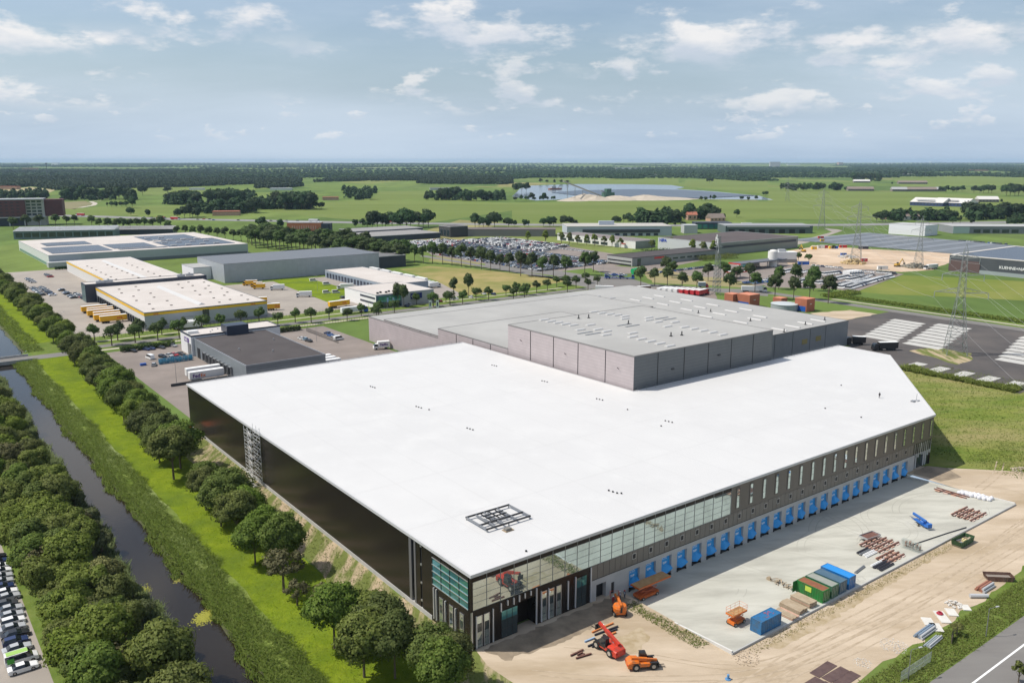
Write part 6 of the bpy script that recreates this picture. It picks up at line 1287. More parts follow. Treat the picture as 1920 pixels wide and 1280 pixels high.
for i in range(16):
    o = ob('bulk_bag', BAG, None, W(146.2 - (i % 2) * 1.5 + rb.uniform(-.3, .3), -16.3 - (i // 2) * 1.05, yz(-16.3 - (i // 2) * 1.05)), rb.uniform(0, 6), f'white bulk bag at the yard end, {ORD[i // 2]} of the {"outer" if i % 2 else "inner"} row', 'bag', 'white bulk bags at the end of the yard'); k = rb.uniform(.85, 1.2); o.scale = (k, k * rb.uniform(.8, 1.1), k * rb.uniform(.7, 1))
# verge stores
def pipes(label, u, v, L, r_, n, m, rot, z=.02):
    t = thing('pipe_bundle', label, 'pipes', W(u, v, z), AN + R(rot)); k = 0; lay = 0
    while n > 0:
        c = min(n, 4 - lay % 2)
        for i in range(c): a = (k % 3) * .12; MB().rod((-L / 2 + a, (i + .5 * (lay % 2)) * r_ * 2.05, r_ + lay * r_ * 1.75), (L / 2 + a, (i + .5 * (lay % 2)) * r_ * 2.05, r_ + lay * r_ * 1.75), r_, n=10).obj('pipe', m if k % 4 else LGREY, t); k += 1
        n -= c; lay += 1
    return t
BLP = M('blue-grey pipe', (.20, .26, .33), rough=.35)
pipes('bundle of long blue-grey pipes beside concrete slabs', 70.6, -46.6, 5.6, .22, 7, BLP, 2); pipes('smaller bundle of grey pipes in the grass', 68.8, -48.9, 5.2, .17, 5, M('grey pipe', (.30, .34, .35), rough=.35), 4); pipes('stack of rusty and dark pipes near the rusty skip', 97.0, -45.4, 4.6, .26, 7, M('rust red pipe', (.32, .14, .09), rough=.6), 0); pipes('single large pale pipe on the sand', 92.2, -45.6, 3.6, .42, 1, M('pale concrete pipe', (.45, .46, .46)), -38)
def slab_at(label, u, v, L, w, rot=0): return MB().box(-L / 2, -w / 2, 0, L / 2, w / 2, .16).obj('concrete_slab', M('loose concrete slab', (.56, .54, .49), (.63, .61, .56), .6, 5), None, W(u, v, .03), AN + R(rot), label=label, cat='slab', group='loose concrete slabs on the verge')
slab_at('loose slab nearest the pipe bundle', 74.2, -46.2, 3.0, 1.9, 45); slab_at('loose slab behind the pipe bundle', 75.0, -44.2, 2.8, 1.9, 45); slab_at('loose slab under the red hose', 78.8, -45.0, 4.4, 1.9, 48); slab_at('loose slab beside the red hose', 82.0, -45.2, 2.8, 1.8, 45); slab_at('loose slab at the white rubble', 86.0, -46.0, 2.2, 1.5, 45)
hs = MB()
for q in range(3):
    pts = [(math.cos(a) * (.55 - .1 * q), math.sin(a) * (.55 - .1 * q), .3 + .12 * q) for a in np.linspace(0, 6.28, 14)]; hs.tube(pts, .09, 5)
hs.obj('hose_coil', M('red hose', (.42, .03, .06), rough=.5), None, W(79.4, -44.2, .02), 0, label='coil of red hose on a loose slab', cat='hose')
def heap(label, u, v, rad, h, m, seed, n=90, size=.35):
    r_ = random.Random(seed); t = thing('rubble_heap', label, 'rubble', W(u, v, .02)); mb = MB()
    for k in range(n):
        a, d = r_.uniform(0, 6.28), rad * math.sqrt(r_.random()); s = r_.uniform(.3, 1) * size; z = max(0, h * (1 - d / rad)) * r_.random()
        mb.box(d * math.cos(a) - s / 2, d * math.sin(a) - s / 2, z, d * math.cos(a) + s / 2, d * math.sin(a) + s / 2, z + s * .5, rz=r_.uniform(0, 3))
    o = mb.obj('lumps', m, t, kind='stuff'); return t
PALER = M('pale rubble', (.55, .52, .47), (.64, .62, .58), 1, 4); heap('heap of white plastic and rubble among the slabs', 85.4, -44.0, 1.6, .9, PALER, 1, 60, .4); heap('spill of pale rubble at the grass edge', 62.0, -44.6, 2.6, .2, PALER, 2, 200, .16); heap('small pale rubble patch by the brown steel plates', 52.5, -44.2, 1.6, .15, PALER, 3, 100, .15)
heap('mound of earth at the far end of the yard', 176, -19, 3.2, .9, M('earth lumps', (.44, .37, .27), (.52, .45, .34), .6, 5), 4, 260, .3); heap('low sandy mound in front of the yard wall', 37.5, -31.0, 2.6, .4, SAND, 5, 160, .2)
PLATE = MB().box(0, 0, 0, 5.6, 1.9, .05).mesh('steel_plate', [M('brown steel plate', (.085, .05, .045), (.12, .075, .065), .8, 6, rough=.6)])
for i, (du, dv) in enumerate(((0, 0), (0, -2), (0, -4.0), (-5.8, -1.2), (-5.8, -3.2), (-5.8, -5.2))):
    ob('steel_plate', PLATE, None, W(42.6 + du + (i % 3) * .3, -42.3 + dv, .03), AN + R((2, -1, 1, 0, 2, -2)[i]), f'brown steel road plate on the sand, {ORD[i % 3]} of the {"rear" if i < 3 else "front"} row', 'steel plate', 'brown steel road plates')
# beams around the telehandler
def beam(label, x0, y0, x1, y1, m, w=.28, h=.3):
    a, b = at(*N4(x0, y0)), at(*N4(x1, y1)); c = (a + b) / 2; L = (b - a).length
    MB().box(-L / 2, -w / 2, 0, L / 2, w / 2, .05).box(-L / 2, -.05, .05, L / 2, .05, h - .05).box(-L / 2, -w / 2, h - .05, L / 2, w / 2, h).obj('steel_beam', m, None, (c.x, c.y, .03), math.atan2(b.y - a.y, b.x - a.x), label=label, cat='beam', group='loose beams around the telehandler')
OB = M('primer orange steel', (.62, .22, .07), rough=.6)
for k, a in enumerate(((1400, 905, 1560, 835, OB), (1420, 925, 1595, 860, STEELD), (1510, 910, 1590, 880, STEELD), (1515, 930, 1580, 905, OB), (1345, 975, 1420, 945, M('pale blue section', (.30, .42, .58))), (1370, 1010, 1460, 970, STEELD), (1400, 1015, 1470, 985, STEELD), (1240, 1080, 1335, 1035, BRN), (1280, 1100, 1395, 1065, BRN), (1290, 1075, 1330, 1055, BRN), (1310, 1085, 1345, 1068, BRN), (1440, 865, 1490, 850, WHITE))):
    beam(f'loose steel beam on the sand around the telehandler, {ORD[k]} from the hall side', *a)
# lamp posts, fences, shrub
def lamp(label, loc, h, rz=0, arm=1.6, group=None, name='street_lamp'):
    t = thing(name, label, 'lamp post', loc, rz, group); MB().rod((0, 0, 0), (0, 0, h), .09, .05, n=6).obj('pole', GREYM, t); MB().rod((0, 0, h), (arm, 0, h + .15), .04, n=4).obj('arm', GREYM, t); MB().box(arm - .1, -.14, h + .08, arm + .6, .14, h + .2).obj('lamp_head', LGREY, t)
lamp('street lamp beside the road at the right verge', W(78.6, -53.2), 5.6, AN - R(20)); lamp('street lamp by the mesh fence near the photo bottom', W(54.2, -51.6), 5.6, AN - R(20))
f = MB()
for i in range(23): f.rod((i * .45, 0, 0), (i * .45, 0, 2.0), .03, n=4)
for z in (.1, 1.0, 2.0): f.rod((0, 0, z), (10, 0, z), .03, n=4)
for i in range(60): f.rod((i * .167, .02, .1), (i * .167, .02, 2.0), .012, n=3)
f.obj('mesh_fence', M('galvanised fence', (.33, .37, .36), rough=.5), None, W(52.5, -51.2), AN, label='grey mesh fence panel on the roadside grass', cat='fence')
MB().add([(0, 0, 0), (2.6, 0, 0), (2.5, .15, 1.7), (.1, .15, 1.6)], [(0, 1, 2, 3), (3, 2, 1, 0)]).box(-.05, -.05, 0, .05, .05, 1.75).box(2.55, -.05, 0, 2.65, .05, 1.75).obj('windbreak_screen', M('brown screen', (.16, .13, .10)), None, W(71.0, -50.6), AN + R(20), label='brown torn screen between posts on the verge', cat='screen')
tree(('cone', 0), W(68.2, -63.2), 3.6, 'small dark conifer at the right bottom edge', None, name='conifer_shrub'); 
tree(('thin', 1), W(74.6, -49.8), 2.6, 'thin twiggy bush beside the brown screen', None, 'bush', 'twiggy_bush')
MB().lathe([(.5, 0), (.5, .12), (.45, .16)], 14).lathe([(.22, .17), (.22, .9), (.1, .95)], 10).obj('valve_post', M('blue valve', (.10, .25, .45)), None, W(29.9, -33.2, .02), 0, label='blue valve post standing on the open sand', cat='valve post')
MB().rod((0, 0, 0), (.0, 0, .22), .85, n=18).rod((0, 0, .221), (0, 0, .24), .5, n=14).obj('manhole_ring', STEELD, None, W(-3.0, 10.5, .02), 0, label='dark ring lying at the end of the concrete plinth', cat='ring')
for i, v in enumerate((30.5, 33.5)): MB().box(-1.2, -1.4, 0, 1.2, 1.4, .3).obj('sheet_stack', (STEELD, GREYM)[i], None, W(-10.6 - i * 1.5, v - 1, .02), AN, label=('dark sheet stack on the sand track behind the trees', 'grey sheet stack half hidden by the canal trees')[i], cat='sheets')
# bridge over the canal
t = thing('road_bridge', 'low concrete road bridge across the canal', 'bridge', W(-50, 303.4)); MB().box(0, 0, -.7, 24, 11.2, .05).obj('deck', CONCW, t); MB().box(0, .02, .06, 24, .3, .95).obj('parapet', CONCW, t); MB().box(0, 10.9, .06, 24, 11.18, .95).obj('parapet', CONCW, t); MB().box(0, .5, .055, 24, 10.7, .075).obj('carriageway', ROAD, t)
for x in (3.5, 19.5): MB().box(x, .3, -1.6, x + 1, 10.9, -.7).obj('pier', CONCW, t)
# depot yard furniture
CAGE = MB()
for x in (0, .75):
    for y in (0, .75): CAGE.rod((x, y, 0), (x, y, 1.75), .03, n=4)
for z in (.15, .7, 1.2, 1.72):
    CAGE.box(0, -.01, z, .75, .01, z + .05).box(0, .74, z, .75, .76, z + .05).box(-.01, 0, z, .01, .75, z + .05).box(.74, 0, z, .76, .75, z + .05)
CAGE.box(.02, .02, .12, .73, .73, .15).box(.02, .02, .16, .1, .73, 1.6).box(.3, .02, .16, .34, .73, 1.5)
CAGE = CAGE.mesh('roll_cage', [M('blue roll cage', (.05, .24, .38), rough=.5)])
for i in range(44):
    a = i % 22; p = at(*Z5(1195 + a * 11.5, 560 - a * 1.6 + (i // 22) * 14)); ob('roll_cage', CAGE, None, (p.x, p.y, .03), AN + R(rnd.uniform(-12, 12)), f'blue roll cage in the {("rear", "front")[i // 22]} row at the depot, {ORD[a]} from the left', 'roll cage', 'blue roll cages in front of the depot')
MB().box(0, 0, 0, 24, .4, 1.1).obj('dock_ramp_wall', M('dark kerb wall', (.06, .06, .065)), None, W(9.8, 220.5), AN, label='long dark ramp wall in the depot yard', cat='wall')
MB().box(0, 0, 0, 3, .5, .8).obj('dock_ramp_wall', M('dark kerb wall', (.06, .06, .065)), None, W(4.2, 170.2), AN, label='short dark wall block by the hall corner', cat='wall')
t = thing('site_cabin', 'white site cabin with orange roof beside the hall wall', 'cabin', W(-4.9, 152.6)); MB().box(0, 0, 0, 3.0, 6, 2.6).obj('wall', WHITE, t); MB().box(.3, .2, 2.61, 2.9, 5.8, 2.7).obj('roof', M('orange cabin roof', (.62, .13, .03)), t)
MB().box(0, 0, 0, 2.4, 1.2, 1.0).obj('skip_box', BLUEP, None, at(*Z5(1055, 585)), AN, label='small blue and red bin beside the roll cages', cat='bin'); acar('parked_car', CARM[0], at(*Z5(1155, 582)), AN + R(70), 'silver', 'silver car parked next to the small blue bin', 'car', None)
def hedge(label, u0, v0, u1, v1, h, m, seed, n=None):
    rs = np.random.RandomState(seed); A_ = abs((u1 - u0) * (v1 - v0)); n = n or int(A_ * 22 + 400); q = rs.rand(n, 3); P_ = np.array([list(W(u0 + (u1 - u0) * a, v0 + (v1 - v0) * b, h * c ** .6)) for a, b, c in q])
    o = ob('hedge', quad_mesh('hedge', P_, rs.normal(size=(n, 3)) + np.array([0, 0, .5]), rs.uniform(.4, .8, n), m, 1.2, seed), label=label, cat='hedge'); return o
hedge('dark clipped hedge behind the dark-roofed depot car park', 9, 296, 33, 299, 2.2, DARKG, 3); hedge('dark hedge between small lot and street', 76, 296, 96, 299, 2.2, DARKG, 4)
hedge('dark hedge before the solar-roofed hall', 40, 648, 78, 651, 2.2, FARG, 5); hedge('long green ditch hedge beside the right pasture', 412, 20, 420, 190, 1.6, GREEN2, 6, 9000); hedge('low hedge in front of the vehicle storage', 408, 190, 440, 200, 2, GREEN2, 7, 2500)
def metal_fence(label, pts, h=2.0, sp=1.2):
    mb = MB()
    for a, b in zip(pts, pts[1:]):
        A_, B_ = W(*a), W(*b); n = max(1, int((B_ - A_).length / sp))
        for i in range(n + 1): p = A_.lerp(B_, i / n); mb.rod((p.x, p.y, 0), (p.x, p.y, h), .06, n=4)
        for z in (.2, h): mb.rod((A_.x, A_.y, z), (B_.x, B_.y, z), .04, n=4)
    mb.obj('bar_fence', M('dark fence steel', (.06, .065, .065), rough=.5), label=label, cat='fence')
metal_fence('dark bar fence between the depot lot and grey warehouse', [(97, 255), (97, 292)], 2.0, .6); metal_fence('dark bar fence along the street by the depot', [(33, 303), (110, 303)], 2.0, 1.5); metal_fence('dark bar fence along the street by the grey warehouse', [(112, 303), (300, 303)], 2, 1.6); metal_fence('fence between freight yard and street', [(0, 335), (150, 335)], 2, 2)
for i, (x, y) in enumerate(((690, 1215), (775, 1215))):
    p = at(640 + x * .125, 480 + 850 * .125); t = thing('flag_pole', f'flag pole with pale blue flag before the parcel hall, {ORD[i]} from the left', 'flag pole', p, 0); MB().rod((0, 0, 0), (0, 0, 9), .07, n=5).obj('pole', ALU, t); MB().box(.05, -.02, 6.2, .9, .02, 8.8).obj('flag', M('pale blue flag', (.30, .45, .65)), t)
for i, x in enumerate((1315, 1425)):
    p = at(640 + x * .125, 480 + 865 * .125); t = thing('banner_flag', f'white vertical banner by the street, {ORD[i]} of the pair', 'banner', p, R(20)); MB().rod((0, 0, 0), (0, 0, 8), .07, n=5).obj('pole', ALU, t); MB().box(.06, -.02, 3, 1.6, .02, 7.8).obj('banner', WHITE, t); MB().box(.5, -.05, 4.4, 1.1, -.021, 6.8).obj('print', NAVY, t)
for i, (f, x, y, h) in enumerate(((Z5, 478, 375, 13), (Z5, 1325, 715, 12), (Z2, 55, 1015, 11), (Z2, 180, 1018, 11), (Z2, 315, 1008, 11), (Z2, 462, 1110, 11), (Z6, 455, 560, 8), (Z6, 1030, 360, 10), (Z7, 660, 150, 10), (Z7, 1270, 155, 10), (Z6, 545, 400, 9), (Z6, 848, 395, 9), (Z3, 682, 1015, 11), (Z3, 915, 990, 11))):
    lamp(f'slim lamp post of the estate, {ORD[i]} counted from the canal', at(*f(x, y)), h, rnd.uniform(0, 6), 1.2, 'slim lamp posts of the estate')
# ------------------------------------------------------------------ trees of the estate
def row_px(f, pts, key, h, label, group, name='street_tree', wid=1.0):
    for i, (x, y) in enumerate(pts): tree((key, i % 2), at(*f(x, y)), h * rnd.uniform(.85, 1.15), f'{label}, {ORD[i]} from the left', group, name=name, wid=wid)
row_px(Z5, ((710, 400), (840, 432), (885, 395), (1015, 410), (1045, 375), (1185, 390), (1215, 350), (1345, 372), (1370, 330), (1515, 340), (1660, 310), (1810, 278)), 'street', 7.2, 'street tree on the verge in front of the freight depot', 'street trees before the freight depot')
row_px(Z6, ((25, 430), (165, 440), (295, 420), (415, 420), (550, 395), (685, 405), (790, 370), (905, 395), (920, 375), (1040, 350), (1205, 285), (1330, 300), (1425, 270), (1455, 290), (1550, 280), (1650, 252), (1745, 250), (1875, 220)), 'street', 6.6, 'street tree beside the parcel hall verge', 'street trees before the parcel hall')
row_px(Z6, ((1065, 300), (1110, 305), (1485, 230), (1595, 225)), 'avenue', 11, 'tall loose tree by the parcel hall street corner', 'tall trees by the parcel hall', wid=.8)
row_px(Z2, ((1120, 885), (1190, 890), (1255, 895), (1325, 898), (1400, 903), (1470, 912), (1540, 920), (1610, 930), (1690, 940), (1760, 950), (1830, 955), (1900, 965), (1985, 990), (2070, 995), (2150, 1000), (2230, 1000), (2320, 1000), (2465, 985), (2530, 960)), 'avenue', 13.5, 'dark avenue tree between dry field and car lot', 'avenue trees beside the dry field')
row_px(Z3, ((35, 1135), (110, 1132), (185, 1118), (265, 1096), (335, 1072), (405, 1062), (480, 1082), (550, 1042), (570, 1092), (640, 1062), (10, 1172), (95, 1165), (415, 1110)), 'street', 6.5, 'young tree along the dry field edge', 'young trees along the dry field')
row_px(Z3, ((965, 1062), (1070, 1062), (1155, 985), (1165, 1062), (1200, 1005), (1275, 1092), (1385, 1092), (1470, 1030), (1585, 1030), (1630, 1122), (1685, 1052), (1780, 1032), (1820, 1112)), 'avenue', 10.5, 'round street tree by the junction before the filling station', 'street trees by the junction', wid=1.15)
row_px(Z4, ((50, 1165), (80, 1090), (190, 1160), (200, 1080), (310, 1165), (340, 1100), (450, 1195)), 'avenue', 12.5, 'street tree behind the brick kiosks', 'street trees behind the kiosks'); row_px(Z4, ((225, 888), (305, 895)), 'street', 7, 'small bright tree at the sand site edge', 'small trees at the sand site')
row_px(Z3, ((1048, 800), (1195, 790), (1275, 792), (1350, 822), (1430, 825), (1508, 832), (690, 770), (560, 760), (620, 765), (430, 750), (490, 755), (750, 772), (815, 780), (120, 735), (370, 745), (250, 740)), 'cone', 10.5, 'conical tree before the white and pale halls', 'conical trees before the halls', 'conical_tree')
row_px(Z2, [(-60 + i * 30, 742 + i * 3.6 + (i % 3) * 14) for i in range(40)], 'avenue', 15, 'tree of the belt between grey shed and dealer lot', 'trees of the belt behind the grey shed', wid=1.45)
row_px(Z2, [(-20 + i * 50, 705 + i * 5 + (i % 2) * 10) for i in range(18)], 'avenue', 14, 'rear tree of the belt behind the grey shed', 'rear trees of the belt', wid=1.4)
row_px(Z1, [(1330 + i * 60, 690 + i * 5) for i in range(10)], 'avenue', 11, 'tree of the belt right of the solar hall', 'trees of the belt by the solar hall', wid=1.2)
row_px(Z1, ((100, 640), (200, 632), (300, 628), (420, 620), (500, 615), (560, 610), (690, 618), (750, 640), (810, 650), (880, 655), (925, 650), (980, 645), (1030, 640), (1085, 635), (1150, 640), (1210, 640), (1265, 655)), 'avenue', 13, 'round tree beyond the solar hall near the hotel', 'trees beyond the solar hall', wid=1.3)
hedge('shrub belt behind the filling station', 500, 372, 545, 385, 4, GREEN2, 11, 2500); hedge('dark shrubs before the pale hall', 505, 386, 540, 460, 3, FARG, 12, 3500)
# trees in the fields, each at its own spot: (zoom frame, x, base y, height in zoom px)
FT = []
def clump(f, x0, x1, yb, hp, n, jy=8):
    for i in range(n): FT.append((f, x0 + (x1 - x0) * (i + .5) / n + rnd.uniform(-8, 8), yb + rnd.uniform(-jy, jy * .4), hp * rnd.uniform(.75, 1.15)))
clump(Z2, 790, 850, 625, 50, 2); clump(Z2, 850, 1180, 630, 105, 9); FT.append((Z2, 1130, 645, 125)); clump(Z2, 1215, 1300, 625, 95, 3); clump(Z2, 1620, 1720, 630, 85, 3); FT += [(Z2, 1740, 628, 60), (Z2, 1790, 625, 95), (Z2, 1895, 625, 60), (Z2, 745, 625, 55), (Z2, 40, 640, 75), (Z2, 185, 640, 70), (Z2, 455, 485, 40), (Z2, 490, 490, 45)]
clump(Z2, 170, 430, 490, 110, 7); clump(Z2, 0, 130, 490, 70, 4); clump(Z2, 1260, 1480, 420, 45, 6, 4); clump(Z2, 1360, 1530, 420, 75, 4, 4); clump(Z2, 1530, 1870, 425, 60, 7, 4)
clump(Z3, 775, 960, 605, 65, 5); clump(Z3, 960, 1260, 590, 80, 8); clump(Z3, 1290, 1530, 565, 90, 7); FT += [(Z3, 1585, 565, 40), (Z3, 1685, 550, 48), (Z3, 1480, 295, 38), (Z3, 240, 430, 58), (Z3, 150, 425, 48), (Z3, 1900, 390, 30)]
clump(Z3, 0, 330, 425, 30, 7, 3); clump(Z3, 1400, 1530, 425, 32, 4, 3); clump(Z3, 1690, 1850, 425, 30, 3, 3); clump(Z3, 0, 120, 360, 60, 4, 5); clump(Z3, 200, 430, 295, 25, 5, 3)
clump(Z4, 80, 550, 350, 48, 12, 4); FT.append((Z4, 580, 350, 26)); clump(Z4, 630, 850, 280, 55, 7, 3); clump(Z4, 800, 900, 590, 70, 3); clump(Z4, 900, 1390, 575, 60, 10); clump(Z4, 1500, 1760, 565, 95, 6); clump(Z4, 1700, 1920, 560, 100, 6); clump(Z4, 1800, 1920, 630, 70, 4); clump(Z4, 1280, 1470, 362, 40, 5, 3); clump(Z4, 1530, 1700, 368, 50, 5, 3); clump(Z4, 1770, 1890, 390, 65, 4, 3); clump(Z4, 960, 1170, 240, 30, 5, 2); FT += [(Z4, 1120, 430, 25), (Z4, 1440, 600, 60), (Z4, 1385, 600, 45), (Z4, 1530, 600, 40), (Z4, 1750, 440, 25), (Z4, 930, 305, 18)]
clump(Z1, 470, 1010, 420, 75, 12, 8); FT += [(Z1, 995, 480, 65), (Z1, 983, 540, 55), (Z1, 1110, 545, 50), (Z1, 1260, 375, 50), (Z1, 1070, 385, 65), (Z1, 1330, 560, 60)]; clump(Z1, 790, 960, 475, 38, 5, 3); clump(Z1, 1260, 1500, 450, 80, 7, 8); clump(Z1, 1370, 1500, 555, 85, 4); clump(Z1, 1560, 1800, 450, 90, 7); clump(Z1, 1580, 1920, 515, 85, 9); clump(Z1, 0, 370, 410, 45, 9, 6); clump(Z1, 1820, 1920, 380, 30, 3)
for i in range(14): FT.append((Z3, (95, 235, 285, 310, 408, 20, 125, 475)[i] if i < 8 else 500 + 60 * i, 620 if i < 8 else 612, (50, 55, 70, 60, 70, 40, 45, 40)[i] if i < 8 else 22))
def px_h(f, x, y, hp):
    p = at(*f(x, y)); d = math.hypot(p.y, HCAM); return p, hp * .25 / FPX * d
FT = [(f, x, y, h) for f, x, y, h in FT]
FT.sort(key=lambda q: q[0](q[1], q[2])[0]); sn = {}
for i, (f, x, y, hp) in enumerate(FT[:290]):
    p, h = px_h(f, x, y, hp); h = max(5, min(h, 28)); sect = ('left fields', 'centre-left fields', 'fields before the lake', 'right fields')[min(3, int(f(x, y)[0] / 480))]
    key = ('poplar', 0) if hp < 70 and i % 9 == 8 else ('field', i % 3)
    sn[sect] = sn.get(sect, 0) + 1
    tree(key, p, h, f'dark tree in the {sect} beyond the estate, {ORD[sn[sect] - 1]} from the left', f'trees in the {sect}', name='field_tree', wid=rnd.uniform(.9, 1.25))
# ------------------------------------------------------------------ distant woods
T6 = []
for k in range(6):
    rs = np.random.RandomState(200 + k); n = 46; d = rs.normal(size=(n, 3)); d[:, 2] = np.abs(d[:, 2]); d /= np.linalg.norm(d, axis=1, keepdims=True)
    c = d * np.array([6.5, 6.5, 11]) * rs.uniform(.75, 1.08, (n, 1)) + np.array([0, 0, 1.0]); nr = d + rs.normal(size=(n, 3)) * .35; nr /= np.linalg.norm(nr, axis=1, keepdims=True)
    t_ = np.cross(nr, rs.normal(size=(n, 3))); t_ /= np.linalg.norm(t_, axis=1, keepdims=True); b_ = np.cross(nr, t_); s = rs.uniform(1.6, 3.0, (n, 1))
    T6.append(np.stack([c - t_ * s - b_ * s * .5, c + t_ * s * .3 - b_ * s, c + t_ * s + b_ * s * .4, c - t_ * s * .2 + b_ * s], 1))
def woods(name, pts, label, seed, hs=(.8, 1.25), ws=(.8, 1.3)):
    rs = np.random.RandomState(seed); vs = []
    for p in pts:
        s = rs.uniform(*hs); w = rs.uniform(*ws); a = rs.uniform(0, 6.28); q = T6[rs.randint(6)].copy(); x, y = q[..., 0].copy(), q[..., 1].copy()
        q[..., 0] = (x * math.cos(a) - y * math.sin(a)) * w + p[0]; q[..., 1] = (x * math.sin(a) + y * math.cos(a)) * w + p[1]; q[..., 2] *= s; vs.append(q.reshape(-1, 3))
    return ob(name, raw_quads(name, np.concatenate(vs), FARG), kind='stuff', label=label, cat='woods')
def scatter(f, poly, spacing, seed):
    P = [at(*f(x, y)) for x, y in poly]; r_ = random.Random(seed); xs = [p.x for p in P]; ys = [p.y for p in P]; out = []
    n = int((max(xs) - min(xs)) * (max(ys) - min(ys)) / spacing ** 2)
    for _ in range(n):
        x, y = r_.uniform(min(xs), max(xs)), r_.uniform(min(ys), max(ys)); c = False
        for i in range(len(P)):
            a, b = P[i], P[i - 1]
            if (a.y > y) != (b.y > y) and x < (b.x - a.x) * (y - a.y) / (b.y - a.y) + a.x: c = not c
        k = math.sin(x / 330 + 1.3 * math.sin(y / 560)) + 1.2 * math.sin(y / 420 + 1.7 * math.sin(x / 380)) + .6 * math.sin((x - y) / 150)
        if c and k > -.35: out.append((x, y))
    return out
w1 = scatter(Z1, ((0, 330), (260, 320), (450, 350), (620, 330), (900, 335), (1500, 320), (1920, 300), (1920, 245), (0, 240)), 15, 1) + scatter(Z1, ((0, 240), (1920, 245), (1920, 200), (0, 195)), 24, 2)
w1 += scatter(Z2, ((0, 335), (80, 330), (250, 420), (430, 425), (700, 430), (860, 390), (930, 345), (1300, 345), (1920, 300), (1920, 255), (1400, 250), (900, 245), (400, 290), (0, 290)), 15, 3)
w1 += scatter(Z2, ((0, 300), (330, 290), (360, 235), (0, 235)), 18, 30)
woods('distant_woods', w1, 'dark woods filling the distance on the left', 4)
w3 = []
for k, (f, poly) in enumerate(((Z1, ((1250, 455), (1500, 460), (1480, 400), (1280, 405))), (Z1, ((1540, 455), (1920, 450), (1920, 375), (1580, 370))), (Z1, ((1370, 520), (1920, 525), (1920, 480), (1400, 470))), (Z1, ((460, 420), (1010, 425), (1000, 365), (470, 370))), (Z1, ((0, 410), (370, 410), (360, 365), (0, 370))),
                           (Z2, ((160, 492), (430, 492), (420, 400), (200, 400))), (Z2, ((0, 490), (130, 490), (120, 440), (0, 440))), (Z2, ((1260, 422), (1870, 425), (1860, 385), (1280, 385))), (Z2, ((700, 430), (900, 400), (900, 350), (650, 350))), (Z3, ((970, 595), (1255, 590), (1240, 540), (1000, 550))), (Z3, ((1290, 575), (1530, 565), (1520, 520), (1300, 525))), (Z4, ((1500, 570), (1920, 575), (1920, 500), (1540, 505))), (Z4, ((80, 350), (550, 350), (540, 322), (90, 322))), (Z4, ((630, 280), (850, 280), (840, 245), (640, 245))), (Z4, ((900, 578), (1390, 575), (1380, 545), (900, 550))))):
    P_ = [at(*f(x, y)) for x, y in poly]; r9 = random.Random(90 + k); n9 = 26 if k < 9 else 20
    for _ in range(n9 * 2):
        a, b = r9.random(), r9.random() ** 1.5; p = P_[0].lerp(P_[1], a).lerp(P_[3].lerp(P_[2], a), b); w3.append((p.x, p.y))
woods('tree_clumps', w3, 'dense clumps of dark trees among the fields', 40, (.8, 1.45), (.7, 1.3))
w2 = scatter(Z3, ((0, 265), (300, 250), (620, 255), (800, 262), (1300, 262), (1900, 240), (1900, 205), (1000, 205), (700, 195), (330, 205), (0, 225)), 19, 5) + scatter(Z4, ((0, 235), (450, 225), (500, 200), (1500, 190), (1920, 190), (1920, 165), (1000, 160), (500, 175), (0, 200)), 26, 6)
woods('distant_woods', w2, 'band of dark trees beyond the lake and right fields', 7)
# belts all the way to the horizon
r_ = random.Random(77); far = []
for _ in range(330):
    d = 4200 + 20000 * r_.random() ** 1.4; x = r_.uniform(-.75, .75) * d; L = r_.uniform(150, 1400) * (1 + d / 9000); a = r_.uniform(-.25, .25) + (math.pi / 2 if r_.random() < .12 else 0)
    dens = 26 + d / 260
    if x < -.05 * d and d < 9000: L *= 1.8
    rowsn = 1 + int(r_.random() * 4)
    for j in range(rowsn):
        for i in range(int(L / dens)): far.append((x + (i * dens - L / 2) * math.cos(a) + r_.uniform(-8, 8) - j * dens * math.sin(a), d + (i * dens - L / 2) * math.sin(a) + j * dens * .8 + r_.uniform(-8, 8)))
far = [p for p in far if 3600 < p[1] < 26500][:14000]
woods('distant_woods', far, 'tree belts fading towards the horizon', 8, (.9, 1.5), (1.6, 3.2))
# ------------------------------------------------------------------ farms and distant buildings
def house(label, px, rz, L, w, h, ridge, wallm, roofm, cat='farmhouse', name='farmhouse', z=0, group=None):
    t = thing(name, label, cat, px, rz, group); MB().box(-L / 2, -w / 2, 0, L / 2, w / 2, h).obj('wall', wallm, t)
    MB().add([(-L / 2 - .5, -w / 2 - .6, h - .2), (L / 2 + .5, -w / 2 - .6, h - .2), (L / 2 + .5, w / 2 + .6, h - .2), (-L / 2 - .5, w / 2 + .6, h - .2), (-L / 2 - .5, 0, h + ridge), (L / 2 + .5, 0, h + ridge)], [(0, 1, 5, 4), (1, 2, 5), (2, 3, 4, 5), (3, 0, 4), (0, 3, 2, 1)]).obj('roof', roofm, t)
    n = max(1, int(L / 6))
    for i in range(n): MB().box(-L / 2 + (i + .3) * L / n, -w / 2 - .1, h * .35, -L / 2 + (i + .65) * L / n, -w / 2 - .01, h * .75).obj('window', GLASSD, t)
    return t
RT = M('red tiles', (.36, .12, .07), (.42, .16, .10), .3, 4); GT = M('brown tiles', (.20, .16, .13), (.25, .20, .17), .3, 4); HB = M('house brick', (.42, .26, .18), (.48, .32, .24), .4, 4); WR = M('pale barn roof', (.62, .60, .56), rough=.6); BT = M('blue barn wall', (.04, .06, .14))
house('red-roofed brick house before the far wood clump', at(*Z3(1345, 570)), .1, 14, 11, 8, 4, HB, RT); house('brown-roofed farmhouse beside the red-roofed house', at(*Z3(1525, 578)), .3, 24, 14, 5, 6, HB, GT)
